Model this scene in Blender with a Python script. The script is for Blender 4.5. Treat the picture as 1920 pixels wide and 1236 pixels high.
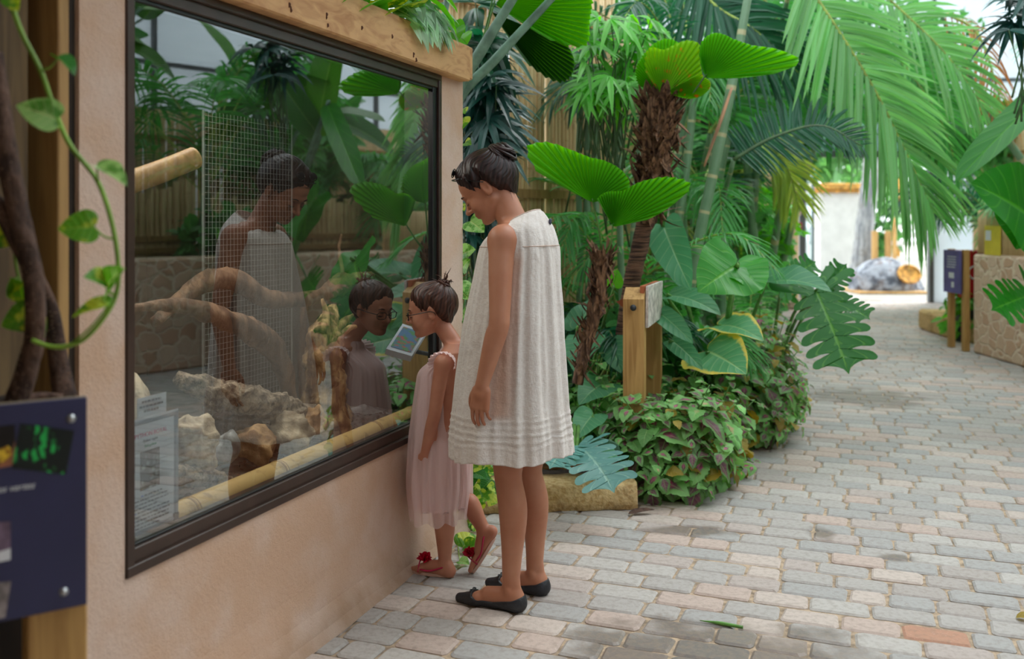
import bpy, math, random
import numpy as np
from mathutils import Vector, Matrix, noise

for _o in list(bpy.data.objects):
    bpy.data.objects.remove(_o, do_unlink=True)
SC = bpy.context.scene
COL = SC.collection
random.seed(7)
RNG = np.random.default_rng(11)
PI = math.pi

# ------------------------------------------------------------------ camera
HC, FPX, CX, HY = 1.4, 1800.0, 960.0, 412.0
cam = bpy.data.cameras.new('camera')
cam.sensor_width = 36
cam.lens = 36 * FPX / 1920
cam.shift_y = -(618 - HY) / 1920
cam.clip_start = 0.05
cam.dof.use_dof = True
cam.dof.focus_distance = 3.7
cam.dof.aperture_fstop = 2.1
camo = bpy.data.objects.new('camera', cam)
COL.objects.link(camo)
camo.location = (0, 0, HC)
camo.rotation_euler = (PI / 2, 0, 0)
SC.camera = camo

# ------------------------------------------------------------------ light
w = bpy.data.worlds.new('daylight')
SC.world = w
w.use_nodes = True
nt = w.node_tree
nt.nodes.clear()
_o = nt.nodes.new('ShaderNodeOutputWorld')
_b = nt.nodes.new('ShaderNodeBackground')
_g = nt.nodes.new('ShaderNodeTexCoord')
_s = nt.nodes.new('ShaderNodeSeparateXYZ')
_r = nt.nodes.new('ShaderNodeValToRGB')
nt.links.new(_g.outputs['Generated'], _s.inputs[0])
nt.links.new(_s.outputs[2], _r.inputs[0])
_r.color_ramp.elements[0].position = 0.0
_r.color_ramp.elements[0].color = (0.62, 0.67, 0.70, 1)
_r.color_ramp.elements[1].position = 0.9
_r.color_ramp.elements[1].color = (0.93, 0.97, 1.0, 1)
_m = _r.color_ramp.elements.new(0.12)
_m.color = (0.78, 0.85, 0.90, 1)
nt.links.new(_r.outputs[0], _b.inputs[0])
_b.inputs[1].default_value = 2.9
nt.links.new(_b.outputs[0], _o.inputs[0])

sun = bpy.data.lights.new('sun', 'SUN')
sun.energy = 3.0
sun.angle = math.radians(35)
sun.color = (1.0, 0.975, 0.945)
suno = bpy.data.objects.new('sun', sun)
COL.objects.link(suno)
suno.rotation_euler = Vector((0.50, 0.36, 1.0)).to_track_quat('Z', 'Y').to_euler()

SC.view_settings.view_transform = 'Standard'
SC.view_settings.look = 'None'
SC.view_settings.gamma = 1
SC.view_settings.use_curve_mapping = False
SC.view_settings.exposure = 0.62

# ------------------------------------------------------------------ geometry of the view
TH = math.atan(668 / FPX)
D = np.array([math.sin(TH), math.cos(TH), 0.0])      # along the glazed wall
N = np.array([math.cos(TH), -math.sin(TH), 0.0])     # out of the wall to the path
UP = np.array([0.0, 0.0, 1.0])
NW = -1.774


def at(px, py, Y):
    return np.array([(px - CX) / FPX * Y, Y, HC - (py - HY) / FPX * Y])


def onn(px, py, n):
    u = (px - CX) / FPX
    return at(px, py, -n / (math.sin(TH) - u * math.cos(TH)))


def gnd(px, py, z=0.0):
    return at(px, py, (HC - z) * FPX / (py - HY))


def W(t, n, z):
    return D * t + N * n + UP * z


def mir(p):
    p = np.asarray(p, float)
    return p - 2 * (p @ N - NW) * N


def vrt(px, py, Y):
    """the real place of something seen reflected in the glass"""
    return mir(at(px, py, Y))


def nrm(v):
    v = np.asarray(v, float)
    return v / (np.linalg.norm(v, axis=-1, keepdims=True) + 1e-12)


def lin(c):
    o = []
    for x in c[:3]:
        x = x / 255.0
        o.append(x / 12.92 if x <= 0.04045 else ((x + 0.055) / 1.055) ** 2.4)
    return (*o, 1.0)


# ------------------------------------------------------------------ materials
class NT:
    def __init__(s, name):
        s.m = bpy.data.materials.new(name)
        s.m.use_nodes = True
        s.t = s.m.node_tree
        s.t.nodes.clear()
        s.out = s.t.nodes.new('ShaderNodeOutputMaterial')

    def n(s, kind, **kw):
        nd = s.t.nodes.new('ShaderNode' + kind)
        for k, v in kw.items():
            if k.startswith('i_'):
                key = k[2:]
                key = int(key) if key.isdigit() else key.replace('_', ' ')
                s.put(nd, key, v)
            else:
                setattr(nd, k, v)
        return nd

    def put(s, nd, key, v):
        if isinstance(v, bpy.types.NodeSocket):
            s.t.links.new(v, nd.inputs[key])
        else:
            nd.inputs[key].default_value = v

    def obj(s):
        return s.n('TexCoord').outputs['Object']

    def noise(s, scale, detail=4, vec=None, rough=0.55, stretch=None):
        vec = vec or s.obj()
        if stretch:
            mp = s.n('Mapping')
            s.t.links.new(vec, mp.inputs[0])
            mp.inputs['Scale'].default_value = stretch
            vec = mp.outputs[0]
        nd = s.n('TexNoise')
        s.t.links.new(vec, nd.inputs['Vector'])
        nd.inputs['Scale'].default_value = scale
        nd.inputs['Detail'].default_value = detail
        nd.inputs['Roughness'].default_value = rough
        return nd.outputs[0]

    def math(s, op, a, b=0.0, clamp=False):
        nd = s.n('Math', operation=op, use_clamp=clamp)
        s.put(nd, 0, a)
        s.put(nd, 1, b)
        return nd.outputs[0]

    def step(s, v, a, b):
        nd = s.n('MapRange', interpolation_type='SMOOTHSTEP')
        s.put(nd, 0, v)
        nd.inputs[1].default_value = a
        nd.inputs[2].default_value = b
        return nd.outputs[0]

    def mix(s, fac, a, b, mode='MIX'):
        nd = s.n('MixRGB', blend_type=mode)
        s.put(nd, 0, fac)
        for i, c in ((1, a), (2, b)):
            if not isinstance(c, bpy.types.NodeSocket):
                c = lin(c) if max(c) > 1.01 else (*c[:3], 1)
            s.put(nd, i, c)
        return nd.outputs[0]

    def bump(s, h, strength=0.3, dist=0.01, normal=None):
        nd = s.n('Bump')
        s.put(nd, 'Height', h)
        nd.inputs['Strength'].default_value = strength
        nd.inputs['Distance'].default_value = dist
        if normal:
            s.t.links.new(normal, nd.inputs['Normal'])
        return nd.outputs[0]

    def bsdf(s, color, rough=0.6, normal=None, spec=0.5, metal=0.0, sss=0.0, sheen=0.0):
        nd = s.n('BsdfPrincipled')
        if not isinstance(color, bpy.types.NodeSocket):
            color = lin(color)
        s.put(nd, 'Base Color', color)
        s.put(nd, 'Roughness', rough)
        nd.inputs['Specular IOR Level'].default_value = spec
        nd.inputs['Metallic'].default_value = metal
        if sss:
            nd.inputs['Subsurface Weight'].default_value = sss
            nd.inputs['Subsurface Radius'].default_value = (0.02, 0.008, 0.004)
            nd.inputs['Subsurface Scale'].default_value = 1.0
        if sheen:
            nd.inputs['Sheen Weight'].default_value = sheen
        if normal:
            s.t.links.new(normal, nd.inputs['Normal'])
        return nd.outputs[0]

    def done(s, shader):
        s.t.links.new(shader, s.out.inputs[0])
        return s.m


def simple(name, col, rough=0.6, var=0.12, scale=8, bump=0.0, bscale=60, metal=0.0, spec=0.5, stretch=None, dark=None):
    t = NT(name)
    f = t.noise(scale, 5, stretch=stretch)
    dk = dark or [c * (1 - var * 2) for c in col]
    lt = [min(255, c * (1 + var)) for c in col]
    c = t.mix(t.step(f, 0.3, 0.7), dk, lt)
    nm = t.bump(t.noise(bscale, 4, stretch=stretch), bump, 0.01) if bump else None
    return t.done(t.bsdf(c, rough, nm, spec, metal))


def wood(name, light, dark, stretch=(1, 1, 0.08), scale=30, rough=0.6, bump=0.2):
    t = NT(name)
    big = t.noise(scale * 0.12, 3, stretch=stretch)
    v = t.n('TexNoise')
    mp = t.n('Mapping')
    t.t.links.new(t.obj(), mp.inputs[0])
    mp.inputs['Scale'].default_value = stretch
    t.t.links.new(mp.outputs[0], v.inputs['Vector'])
    v.inputs['Scale'].default_value = scale
    v.inputs['Detail'].default_value = 6
    v.inputs['Distortion'].default_value = 1.2
    f = t.math('ADD', t.math('MULTIPLY', v.outputs[0], 0.6), t.math('MULTIPLY', big, 0.4))
    c = t.mix(t.step(f, 0.36, 0.62), dark, light)
    return t.done(t.bsdf(c, rough, t.bump(v.outputs[0], bump, 0.004)))


def leafmat(name, col, vein, under=None, trans=0.38, rough=0.38, nv=9, spot=None, spotmode='noise', veinw=0.5, glow=None, sth=.47):
    """leaf blade: uv.x = 0 midrib .. 1 edge, uv.y = base .. tip; attribute tint = per-leaf variation"""
    t = NT(name)
    uv = t.n('UVMap')
    sp = t.n('SeparateXYZ')
    t.t.links.new(uv.outputs[0], sp.inputs[0])
    u, v = sp.outputs[0], sp.outputs[1]
    at_ = t.n('Attribute', attribute_name='tint')
    tint = at_.outputs['Fac']
    ph = t.math('SUBTRACT', v, t.math('MULTIPLY', u, 0.22))
    wv = t.math('SINE', t.math('MULTIPLY', ph, nv * 2 * PI))
    rib = t.step(wv, 0.86, 1.0)
    mid = t.step(u, 0.07, 0.02)
    vv = t.math('MAXIMUM', t.math('MULTIPLY', rib, veinw), mid)
    n1 = t.noise(14, 3)
    dk = [c * 0.72 for c in col]
    lt = [min(255, c * 1.22 + 4) for c in col]
    c = t.mix(tint, dk, lt)
    c = t.mix(t.math('MULTIPLY', n1, 0.5), c, col)
    if spot:
        if spotmode == 'noise':
            f = t.step(t.noise(26, 4, stretch=(1, 1, 1)), sth, sth + 0.09)
        elif spotmode == 'centre':
            f = t.step(t.math('ADD', t.math('ADD', u, t.math('MULTIPLY', t.math('ABSOLUTE', t.math('SUBTRACT', v, 0.42)), 1.3)), t.math('MULTIPLY', tint, 0.5)), 0.95, 0.6)
        else:
            f = t.step(t.math('ADD', u, t.math('MULTIPLY', t.noise(30, 4), 0.35)), 0.93, 1.08)
        c = t.mix(f, c, spot)
    if glow:
        f = t.step(t.math('ADD', t.math('MULTIPLY', u, 1.0), t.math('MULTIPLY', t.math('ABSOLUTE', t.math('SUBTRACT', v, 0.3)), 1.6)), 0.5, 0.2)
        f = t.math('MULTIPLY', f, t.step(tint, 0.45, 0.6))
        c = t.mix(f, c, glow)
    c = t.mix(t.math('MULTIPLY', vv, 0.6), c, vein)
    nm = t.bump(t.math('SUBTRACT', t.math('MULTIPLY', wv, 0.4), vv), 0.35, 0.004)
    d = t.bsdf(c, rough, nm, 0.5)
    tr = t.n('BsdfTranslucent')
    hs = t.n('HueSaturation', i_0=0.485, i_1=1.25, i_2=1.5)
    t.t.links.new(c, hs.inputs['Color'])
    t.t.links.new(hs.outputs[0], tr.inputs[0])
    mx = t.n('MixShader')
    mx.inputs[0].default_value = trans
    t.t.links.new(d, mx.inputs[1])
    t.t.links.new(tr.outputs[0], mx.inputs[2])
    return t.done(mx.outputs[0])


# ------------------------------------------------------------------ mesh building
class MB:
    def __init__(s):
        s.v, s.f, s.uv, s.ti, s.mi, s.n = [], [], [], [], [], 0

    def add(s, v, f, uv=None, tint=0.5, mi=0):
        v = np.asarray(v, np.float64).reshape(-1, 3)
        k = len(v)
        s.v.append(v)
        s.uv.append(np.zeros((k, 2)) if uv is None else np.asarray(uv, float))
        s.ti.append(np.full(k, tint) if np.isscalar(tint) else np.asarray(tint, float))
        n = s.n
        if isinstance(f, np.ndarray):
            s.f.extend((f + n).tolist())
        else:
            s.f.extend([[i + n for i in q] for q in f])
        s.mi.extend([mi] * len(f))
        s.n += k
        return s

    def build(s, name, mats, parent=None, smooth=True, local=None):
        me = bpy.data.meshes.new(name)
        V = np.concatenate(s.v) if s.v else np.zeros((0, 3))
        if local is not None:
            V = V - np.asarray(local)
        me.from_pydata(V.tolist(), [], s.f)
        mats = mats if isinstance(mats, (list, tuple)) else [mats]
        for m in mats:
            me.materials.append(m)
        if len(mats) > 1:
            me.polygons.foreach_set('material_index', s.mi)
        me.polygons.foreach_set('use_smooth', [smooth] * len(me.polygons))
        UV = np.concatenate(s.uv)
        if np.any(UV):
            li = np.empty(len(me.loops), np.int32)
            me.loops.foreach_get('vertex_index', li)
            l = me.uv_layers.new(name='UVMap')
            l.data.foreach_set('uv', UV[li].astype(np.float32).ravel())
        a = me.attributes.new('tint', 'FLOAT', 'POINT')
        a.data.foreach_set('value', np.concatenate(s.ti).astype(np.float32))
        me.update()
        o = bpy.data.objects.new(name, me)
        COL.objects.link(o)
        if parent is not None:
            o.parent = parent
            if local is None:
                o.matrix_parent_inverse = parent.matrix_basis.inverted()
        elif local is not None:
            o.location = local
        return o


def cr(pts, n):
    """Catmull-Rom through pts, n samples"""
    P = np.asarray(pts, float)
    if len(P) == 2:
        t = np.linspace(0, 1, n)[:, None]
        return P[0] * (1 - t) + P[1] * t
    Q = np.vstack([2 * P[0] - P[1], P, 2 * P[-1] - P[-2]])
    out = []
    for x in np.linspace(0, len(P) - 1 - 1e-9, n):
        i = int(x)
        t = x - i
        a, b, c, d = Q[i], Q[i + 1], Q[i + 2], Q[i + 3]
        out.append(0.5 * ((2 * b) + (c - a) * t + (2 * a - 5 * b + 4 * c - d) * t * t + (3 * b - a - 3 * c + d) * t ** 3))
    return np.array(out)


def frames(P):
    T = nrm(np.gradient(P, axis=0))
    ref = np.array([0, 0, 1.0]) if abs(T[0][2]) < 0.9 else np.array([1.0, 0, 0])
    A = []
    a = nrm(np.cross(T[0], ref))
    for t in T:
        a = nrm(a - t * (a @ t))
        A.append(a)
    A = np.array(A)
    return T, A, np.cross(T, A)


def tube(mb, pts, r, n=24, sides=8, mi=0, tint=0.5, cap=True, bumpy=0.0, flat=1.0, seed=0):
    P = cr(pts, n)
    R = np.interp(np.linspace(0, 1, n), np.linspace(0, 1, len(r)), r) if hasattr(r, '__len__') else np.full(n, r)
    T, A, B = frames(P)
    th = np.linspace(0, 2 * PI, sides, endpoint=False)
    RR = R[:, None] * np.ones(sides)
    if bumpy:
        for i in range(n):
            for j in range(sides):
                q = P[i] * 14 + np.array([math.cos(th[j]), math.sin(th[j]), seed]) * 1.3
                RR[i, j] *= 1 + bumpy * noise.noise(Vector(q)) + bumpy * 0.7 * noise.noise(Vector(q * 3.1))
    V = P[:, None, :] + (A[:, None, :] * np.cos(th)[None, :, None] + B[:, None, :] * (np.sin(th) * flat)[None, :, None]) * RR[:, :, None]
    V = V.reshape(-1, 3)
    F = []
    for i in range(n - 1):
        for j in range(sides):
            k = (j + 1) % sides
            F.append([i * sides + j, i * sides + k, (i + 1) * sides + k, (i + 1) * sides + j])
    if cap:
        F.append(list(range(sides))[::-1])
        F.append([(n - 1) * sides + j for j in range(sides)])
    uv = np.stack([np.tile(th / (2 * PI), n), np.repeat(np.linspace(0, 1, n), sides)], 1)
    return mb.add(V, F, uv, tint, mi)


def hexa(mb, c, X, Y, Z, bev=0.0, mi=0, tint=0.5):
    """box with half-axis vectors X, Y, Z around c, chamfered by bev"""
    c, X, Y, Z = [np.asarray(q, float) for q in (c, X, Y, Z)]
    if bev <= 0:
        V = [c + sx * X + sy * Y + sz * Z for sx in (-1, 1) for sy in (-1, 1) for sz in (-1, 1)]
        F = [[0, 1, 3, 2], [4, 6, 7, 5], [0, 4, 5, 1], [2, 3, 7, 6], [0, 2, 6, 4], [1, 5, 7, 3]]
        return mb.add(V, F, None, tint, mi)
    L = [np.linalg.norm(q) for q in (X, Y, Z)]
    U = [X / L[0], Y / L[1], Z / L[2]]
    b = min(bev, *[l * 0.9 for l in L])
    V, idx = [], {}
    for s in [(a, b_, c_) for a in (-1, 1) for b_ in (-1, 1) for c_ in (-1, 1)]:
        for ax in range(3):
            p = c.copy()
            for k in range(3):
                p = p + U[k] * s[k] * (L[k] if k == ax else L[k] - b)
            idx[(s, ax)] = len(V)
            V.append(p)
    F = []
    for ax in range(3):
        o = [k for k in range(3) if k != ax]
        for sg in (-1, 1):
            q = []
            for a, b_ in ((-1, -1), (1, -1), (1, 1), (-1, 1)):
                s = [0, 0, 0]
                s[ax] = sg
                s[o[0]] = a
                s[o[1]] = b_
                q.append(idx[(tuple(s), ax)])
            F.append(q)
    for ax in range(3):
        o = [k for k in range(3) if k != ax]
        for a in (-1, 1):
            for b_ in (-1, 1):
                s0, s1 = [0] * 3, [0] * 3
                s0[ax], s1[ax] = -1, 1
                s0[o[0]] = s1[o[0]] = a
                s0[o[1]] = s1[o[1]] = b_
                F.append([idx[(tuple(s0), o[0])], idx[(tuple(s1), o[0])], idx[(tuple(s1), o[1])], idx[(tuple(s0), o[1])]])
    for s in [(a, b_, c_) for a in (-1, 1) for b_ in (-1, 1) for c_ in (-1, 1)]:
        F.append([idx[(s, 0)], idx[(s, 1)], idx[(s, 2)]])
    cc = c
    out = []
    for f in F:
        p = [V[i] for i in f]
        nn = np.cross(p[1] - p[0], p[2] - p[1])
        m = sum(p) / len(p)
        out.append(f if nn @ (m - cc) > 0 else f[::-1])
    return mb.add(V, out, None, tint, mi)


def box(mb, x0, x1, y0, y1, z0, z1, bev=0.0, mi=0, tint=0.5):
    return hexa(mb, ((x0 + x1) / 2, (y0 + y1) / 2, (z0 + z1) / 2), ((x1 - x0) / 2, 0, 0), (0, (y1 - y0) / 2, 0), (0, 0, (z1 - z0) / 2), bev, mi, tint)


def wbox(mb, t0, t1, n0, n1, z0, z1, bev=0.0, mi=0, tint=0.5):
    return hexa(mb, W((t0 + t1) / 2, (n0 + n1) / 2, (z0 + z1) / 2), D * (t1 - t0) / 2, N * (n1 - n0) / 2, UP * (z1 - z0) / 2, bev, mi, tint)


def ico(sub):
    import bmesh
    bm = bmesh.new()
    bmesh.ops.create_icosphere(bm, subdivisions=sub, radius=1)
    v = np.array([x.co[:] for x in bm.verts])
    f = np.array([[q.index for q in x.verts] for x in bm.faces])
    bm.free()
    return v, f


ICO = {k: ico(k) for k in (2, 3, 4, 5)}


def blob(mb, c, rad, sub=3, amp=0.0, freq=3.0, seed=0, rot=None, mi=0, tint=0.5, cuts=0, flatbottom=None, ridged=False):
    v, f = ICO[sub]
    v = v.copy()
    rr = np.ones(len(v))
    if cuts:
        r = np.random.default_rng(seed)
        for _ in range(cuts):
            d = nrm(r.normal(size=3))
            k = r.uniform(0.62, 0.92)
            dd = v @ d
            m = dd > k
            v[m] -= (dd[m] - k)[:, None] * d * 0.9
    if amp:
        for i in range(len(v)):
            q = Vector(v[i] * freq + seed * 3.7)
            h = noise.noise(q) + 0.5 * noise.noise(q * 2.2) + 0.25 * noise.noise(q * 4.7)
            if ridged:
                h = 0.5 - abs(h) * 1.5
            rr[i] = 1 + amp * h
    v = v * rr[:, None] * np.asarray(rad)
    if rot is not None:
        v = v @ np.asarray(rot).T
    v = v + np.asarray(c)
    if flatbottom is not None:
        v[:, 2] = np.maximum(v[:, 2], flatbottom)
    return mb.add(v, f, None, tint, mi)


# ------------------------------------------------------------------ scene bookkeeping
def setp(o, label=None, cat=None, group=None, kind=None):
    if label:
        o['label'] = label
    if cat:
        o['category'] = cat
    if group:
        o['group'] = group
    if kind:
        o['kind'] = kind
    return o


def thing(name, label, cat, loc=(0, 0, 0), rz=0.0, group=None):
    o = bpy.data.objects.new(name, None)
    o.empty_display_size = 0.1
    o.location = loc
    o.rotation_euler = (0, 0, rz)
    COL.objects.link(o)
    o.matrix_basis = Matrix.Translation(Vector(loc)) @ Matrix.Rotation(rz, 4, 'Z')
    return setp(o, label, cat, group)


def struct(name, mb, mat, smooth=False):
    o = mb.build(name, mat, smooth=smooth)
    o['kind'] = 'structure'
    return o


# ------------------------------------------------------------------ leaves
def tmpl(outline, k=3, res=None, serr=0, serramp=0.0, mslope=0.0):
    """leaf blade from a half outline [(x, y)..], x across, y along (0 base, 1 tip)"""
    P = np.array(outline, float)
    if res:
        s = np.r_[0, np.cumsum(np.linalg.norm(np.diff(P, axis=0), axis=1))]
        ss = np.linspace(0, s[-1], res)
        if serr:
            sm = cr(P, res)
        else:
            sm = cr(P, res)
        P = sm
        P[:, 0] = np.maximum(P[:, 0], 0)
        P[-1, 0] = P[0, 0] = 0
    if serr:
        j = np.arange(len(P))
        P[1:-1, 0] *= 1 + serramp * np.where(j[1:-1] % 2 == 0, 1, -0.4)
    m = len(P)
    V, UVs, F = [], [], []
    for side in (1, -1):
        b = len(V)
        for i, (x, y) in enumerate(P):
            my = min(max(y - mslope * x, 0.0), 1.0)
            if y < 0:
                my = 0.0
            for q in range(k + 1):
                a = q / k
                V.append((side * x * a, my * (1 - a) + y * a, 0))
                UVs.append((a * 0.999 + 0.0005, y if y > 0 else 0.01))
        for i in range(m - 1):
            for q in range(k):
                a0 = b + i * (k + 1) + q
                a1 = a0 + k + 1
                f = [a0, a0 + 1, a1 + 1, a1]
                F.append(f if side == 1 else f[::-1])
    return np.array(V), np.array(F), np.array(UVs)


def scatter(mb, tp, O, F, U, L, Wd=1.0, droop=0.0, fold=0.0, tint=0.5, mi=0, wave=0.0, bend=0.0, cup=0.0):
    """place the leaf template n times; F forward, U blade normal, droop = sag along -z"""
    tv, tf, tu = tp
    O = np.atleast_2d(O).astype(float)
    n = len(O)
    F = nrm(np.broadcast_to(np.atleast_2d(F), (n, 3)))
    U = np.broadcast_to(np.atleast_2d(U), (n, 3)).astype(float)
    S = nrm(np.cross(F, U))
    U = np.cross(S, F)
    A = lambda q: np.broadcast_to(np.asarray(q, float), (n,))[:, None]
    L_, Wd, droop, fold, bend, wave, cup = map(A, (L, Wd, droop, fold, bend, wave, cup))
    x = tv[None, :, 0] * Wd
    y = np.repeat(tv[None, :, 1], n, 0)
    be = np.where(np.abs(bend) < 1e-4, 1e-4, bend)
    yy = np.sin(be * y) / be
    zz = -(1 - np.cos(be * y)) / be
    ph = RNG.uniform(0, 6.28, (n, 1))
    zz = zz + fold * np.abs(x) + wave * np.sin(y * 11 + ph + np.sign(x)) * np.abs(x) - cup * x * x
    V = O[:, None, :] + L_[:, :, None] * (S[:, None, :] * x[:, :, None] + F[:, None, :] * yy[:, :, None] + U[:, None, :] * zz[:, :, None])
    V[:, :, 2] -= (droop * L_) * np.maximum(y, 0) ** 2
    V = V.reshape(-1, 3)
    m = len(tv)
    FF = (tf[None] + (np.arange(n) * m)[:, None, None]).reshape(-1, 4)
    ti = np.repeat(np.broadcast_to(np.asarray(tint, float), (n,)), m)
    mb.add(V, FF, np.tile(tu, (n, 1)), ti, mi)
    return mb


T_LANCE = tmpl([(0, 0), (.045, .12), (.06, .4), (.05, .7), (.022, .9), (0, 1)], 1, 7)
T_STRIP = tmpl([(0, 0), (.03, .05), (.034, .4), (.028, .75), (0, 1)], 1, 6)
T_BAMB = tmpl([(0, 0), (.07, .12), (.095, .35), (.07, .65), (.03, .88), (0, 1)], 1, 7)
T_OVAL = tmpl([(0, 0), (.2, .1), (.3, .35), (.25, .65), (.1, .9), (0, 1)], 1, 7)
T_HEART = tmpl([(0, 0), (.1, -.1), (.25, -.13), (.38, -.02), (.43, .2), (.38, .45), (.25, .7), (.1, .9), (0, 1)], 3, 18)
T_ALO = tmpl([(0, 0), (.05, -.16), (.15, -.27), (.28, -.27), (.38, -.15), (.42, .04), (.40, .25), (.33, .48), (.2, .74), (.07, .92), (0, 1)], 5, 40)
T_LONG = tmpl([(0, 0), (.06, -.1), (.14, -.12), (.19, 0), (.2, .25), (.17, .55), (.1, .82), (0, 1)], 3, 22)
T_COL = tmpl([(0, 0), (.2, .03), (.36, .16), (.40, .38), (.31, .64), (.15, .86), (0, 1)], 2, 19, serr=1, serramp=0.10)
T_BANANA = tmpl([(0, 0), (.08, .02), (.13, .12), (.15, .4), (.14, .7), (.09, .9), (0, 1)], 4, 30)


def lobed(nl, W0, depth, basal=True):
    pts = [(0, 0)]
    if basal:
        pts += [(.06, -.12), (.20, -.30), (.27, -.30), (.26, -.20), (.14, -.08), (.16, -.06), (.36, -.20), (.44, -.18), (.42, -.08), (.2, .0)]
    for i in range(nl):
        y = 0.06 + 0.84 * i / nl
        wd = W0 * (math.sin(PI * min(1, 0.28 + 0.72 * (1 - y) ** 0.8 * 0.9)) * 0.55 + 0.45 * (1 - y))
        s = wd * depth + 0.02 * (1 - y)
        h = 0.84 / nl
        pts += [(s, y), (wd * 0.62, y + h * 0.18), (wd * 0.93, y + h * 0.42), (wd * 1.06, y + h * 0.88), (wd * 0.93, y + h * 1.10), (wd * 0.60, y + h * 0.93)]
    pts += [(.05, .93), (0, 1)]
    return pts


T_PHIL = tmpl(lobed(6, .46, .30), 4, 120, mslope=0.35)


def leaf1(mb, base, tip, U, tp, wd=1.0, mi=0, tint=0.5, fold=0.25, bend=0.35, wave=0.06, droop=0.0, cup=0.0):
    base, tip = np.asarray(base, float), np.asarray(tip, float)
    F = tip - base
    L = np.linalg.norm(F)
    Fn = nrm(F)
    U = np.asarray(U, float)
    U = nrm(U - Fn * (U @ Fn))
    Fr = nrm(Fn * math.cos(bend / 2) + U * math.sin(bend / 2))
    Ur = nrm(U * math.cos(bend / 2) - Fn * math.sin(bend / 2))
    ch = 2 * math.sin(bend / 2) / bend if abs(bend) > 1e-3 else 1
    return scatter(mb, tp, base, Fr, Ur, L / ch, wd, droop, fold, tint, mi, wave, bend, cup)


def frond(mb, pts, ll, n=34, up=(0, 0, 1), ang=55, droop=0.35, rr=0.009, wd=1.0, tp=None, lift=0.15, mi=0, mr=1, jit=0.06, start=0.12, endang=20, tint=(0.2, 0.8), taper=0.45, sides='both'):
    """pinnate palm frond: rachis through pts, n leaflet pairs of length ll"""
    tp = tp or T_STRIP
    P = cr(pts, 40)
    tube(mb, pts, [rr, rr * 0.7, rr * 0.25], 20, 5, mr, 0.6)
    T = nrm(np.gradient(P, axis=0))
    s = np.linspace(start, 0.985, n)
    for sd in ((1, -1) if sides == 'both' else (sides,)):
        x = s * 39
        x = np.clip(x + RNG.uniform(-.3, .3, n), 0, 38.99)
        i = x.astype(int)
        fr = (x - i)[:, None]
        O = P[i] * (1 - fr) + P[np.minimum(i + 1, 39)] * fr
        t = nrm(T[i])
        S = nrm(np.cross(t, np.broadcast_to(np.asarray(up, float), t.shape))) * sd
        Un = np.cross(S, t) * sd
        a = np.radians(np.interp(s, [0, 1], [ang + 18, endang]) + RNG.normal(0, 3.5, n))[:, None]
        F = t * np.cos(a) + S * np.sin(a) + Un * (lift + RNG.normal(0, jit, (n, 1)))
        L = ll * (np.sin(PI * np.clip(0.18 + 0.72 * s, 0, 1)) * (1 - taper) + taper) * RNG.uniform(.92, 1.05, n)
        L *= np.interp(s, [0, .8, 1], [1, 1, .55])
        scatter(mb, tp, O, F, Un + S * 0.3 * RNG.normal(0, 1, (n, 1)), L, wd * RNG.uniform(.85, 1.15, n), droop * RNG.uniform(.6, 1.4, n), 0.5, RNG.uniform(*tint, n), mi)
    return mb


def fan(mb, hub, axis, normal, R, a0=-140, a1=140, pleats=34, depth=0.035, cupr=0.25, mi=0, tint=0.5, tooth=0.03, split=0.0, droop=0.0, seed=0, outline=None):
    """pleated fan leaf; outline = [(angle, radius)..] gives an uneven rim"""
    if outline:
        oa, orr = [q[0] for q in outline], [q[1] for q in outline]
        a0, a1 = oa[0], oa[-1]
        R = max(orr)
        rim = cr(np.array(outline, float), 60)
        rimf = lambda a: float(np.interp(a, rim[:, 0], rim[:, 1])) / R
    axis = nrm(axis)
    normal = np.asarray(normal, float)
    normal = nrm(normal - axis * (normal @ axis))
    S = np.cross(axis, normal)
    rr = np.linspace(0.02, 1, 9)
    m = pleats * 2 + 1
    r_ = np.random.default_rng(seed)
    V, UVs = [], []
    for i, a in enumerate(np.radians(np.linspace(a0, a1, m))):
        z0 = (1 if i % 2 else -1) * depth
        edge = (1 - tooth if i % 2 else 1.0 + r_.uniform(-.01, .01)) * (rimf(math.degrees(a)) if outline else (0.86 + 0.14 * math.cos(a * 0.8)))
        for q in rr:
            x = q * edge * R
            k = abs(a) / PI
            z = z0 * R * min(1, q * 2) + cupr * R * q * q * (0.3 + k * k)
            p = hub + axis * math.cos(a) * x + S * math.sin(a) * x + normal * z
            p = p - UP * droop * R * q * q
            V.append(p)
            UVs.append((0.11 if i % 2 else 0.0, q))
    F = []
    for i in range(m - 1):
        for j in range(len(rr) - 1):
            a = i * len(rr) + j
            F.append([a, a + 1, a + 1 + len(rr), a + len(rr)])
    mb.add(V, F, UVs, tint, mi)
    return mb
# ------------------------------------------------------------------ material library
def mk_stucco():
    t = NT('stucco')
    big = t.noise(1.6, 3)
    mid = t.noise(7, 5)
    fine = t.noise(260, 3)
    sp = t.n('SeparateXYZ')
    t.t.links.new(t.obj(), sp.inputs[0])
    c = t.mix(t.step(t.math('ADD', t.math('MULTIPLY', big, .6), t.math('MULTIPLY', mid, .4)), .38, .62), (204, 168, 142), (214, 188, 172))
    c = t.mix(t.math('MULTIPLY', t.step(t.math('ADD', sp.outputs[2], t.math('MULTIPLY', mid, .12)), .2, .0), .5), c, (120, 98, 72))
    c = t.mix(t.math('MULTIPLY', t.step(fine, .58, .75), .3), c, (120, 92, 76))
    h = t.math('ADD', t.math('MULTIPLY', fine, .5), t.math('MULTIPLY', t.noise(70, 4), .8))
    return t.done(t.bsdf(c, .9, t.bump(h, .55, .006)))


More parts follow.
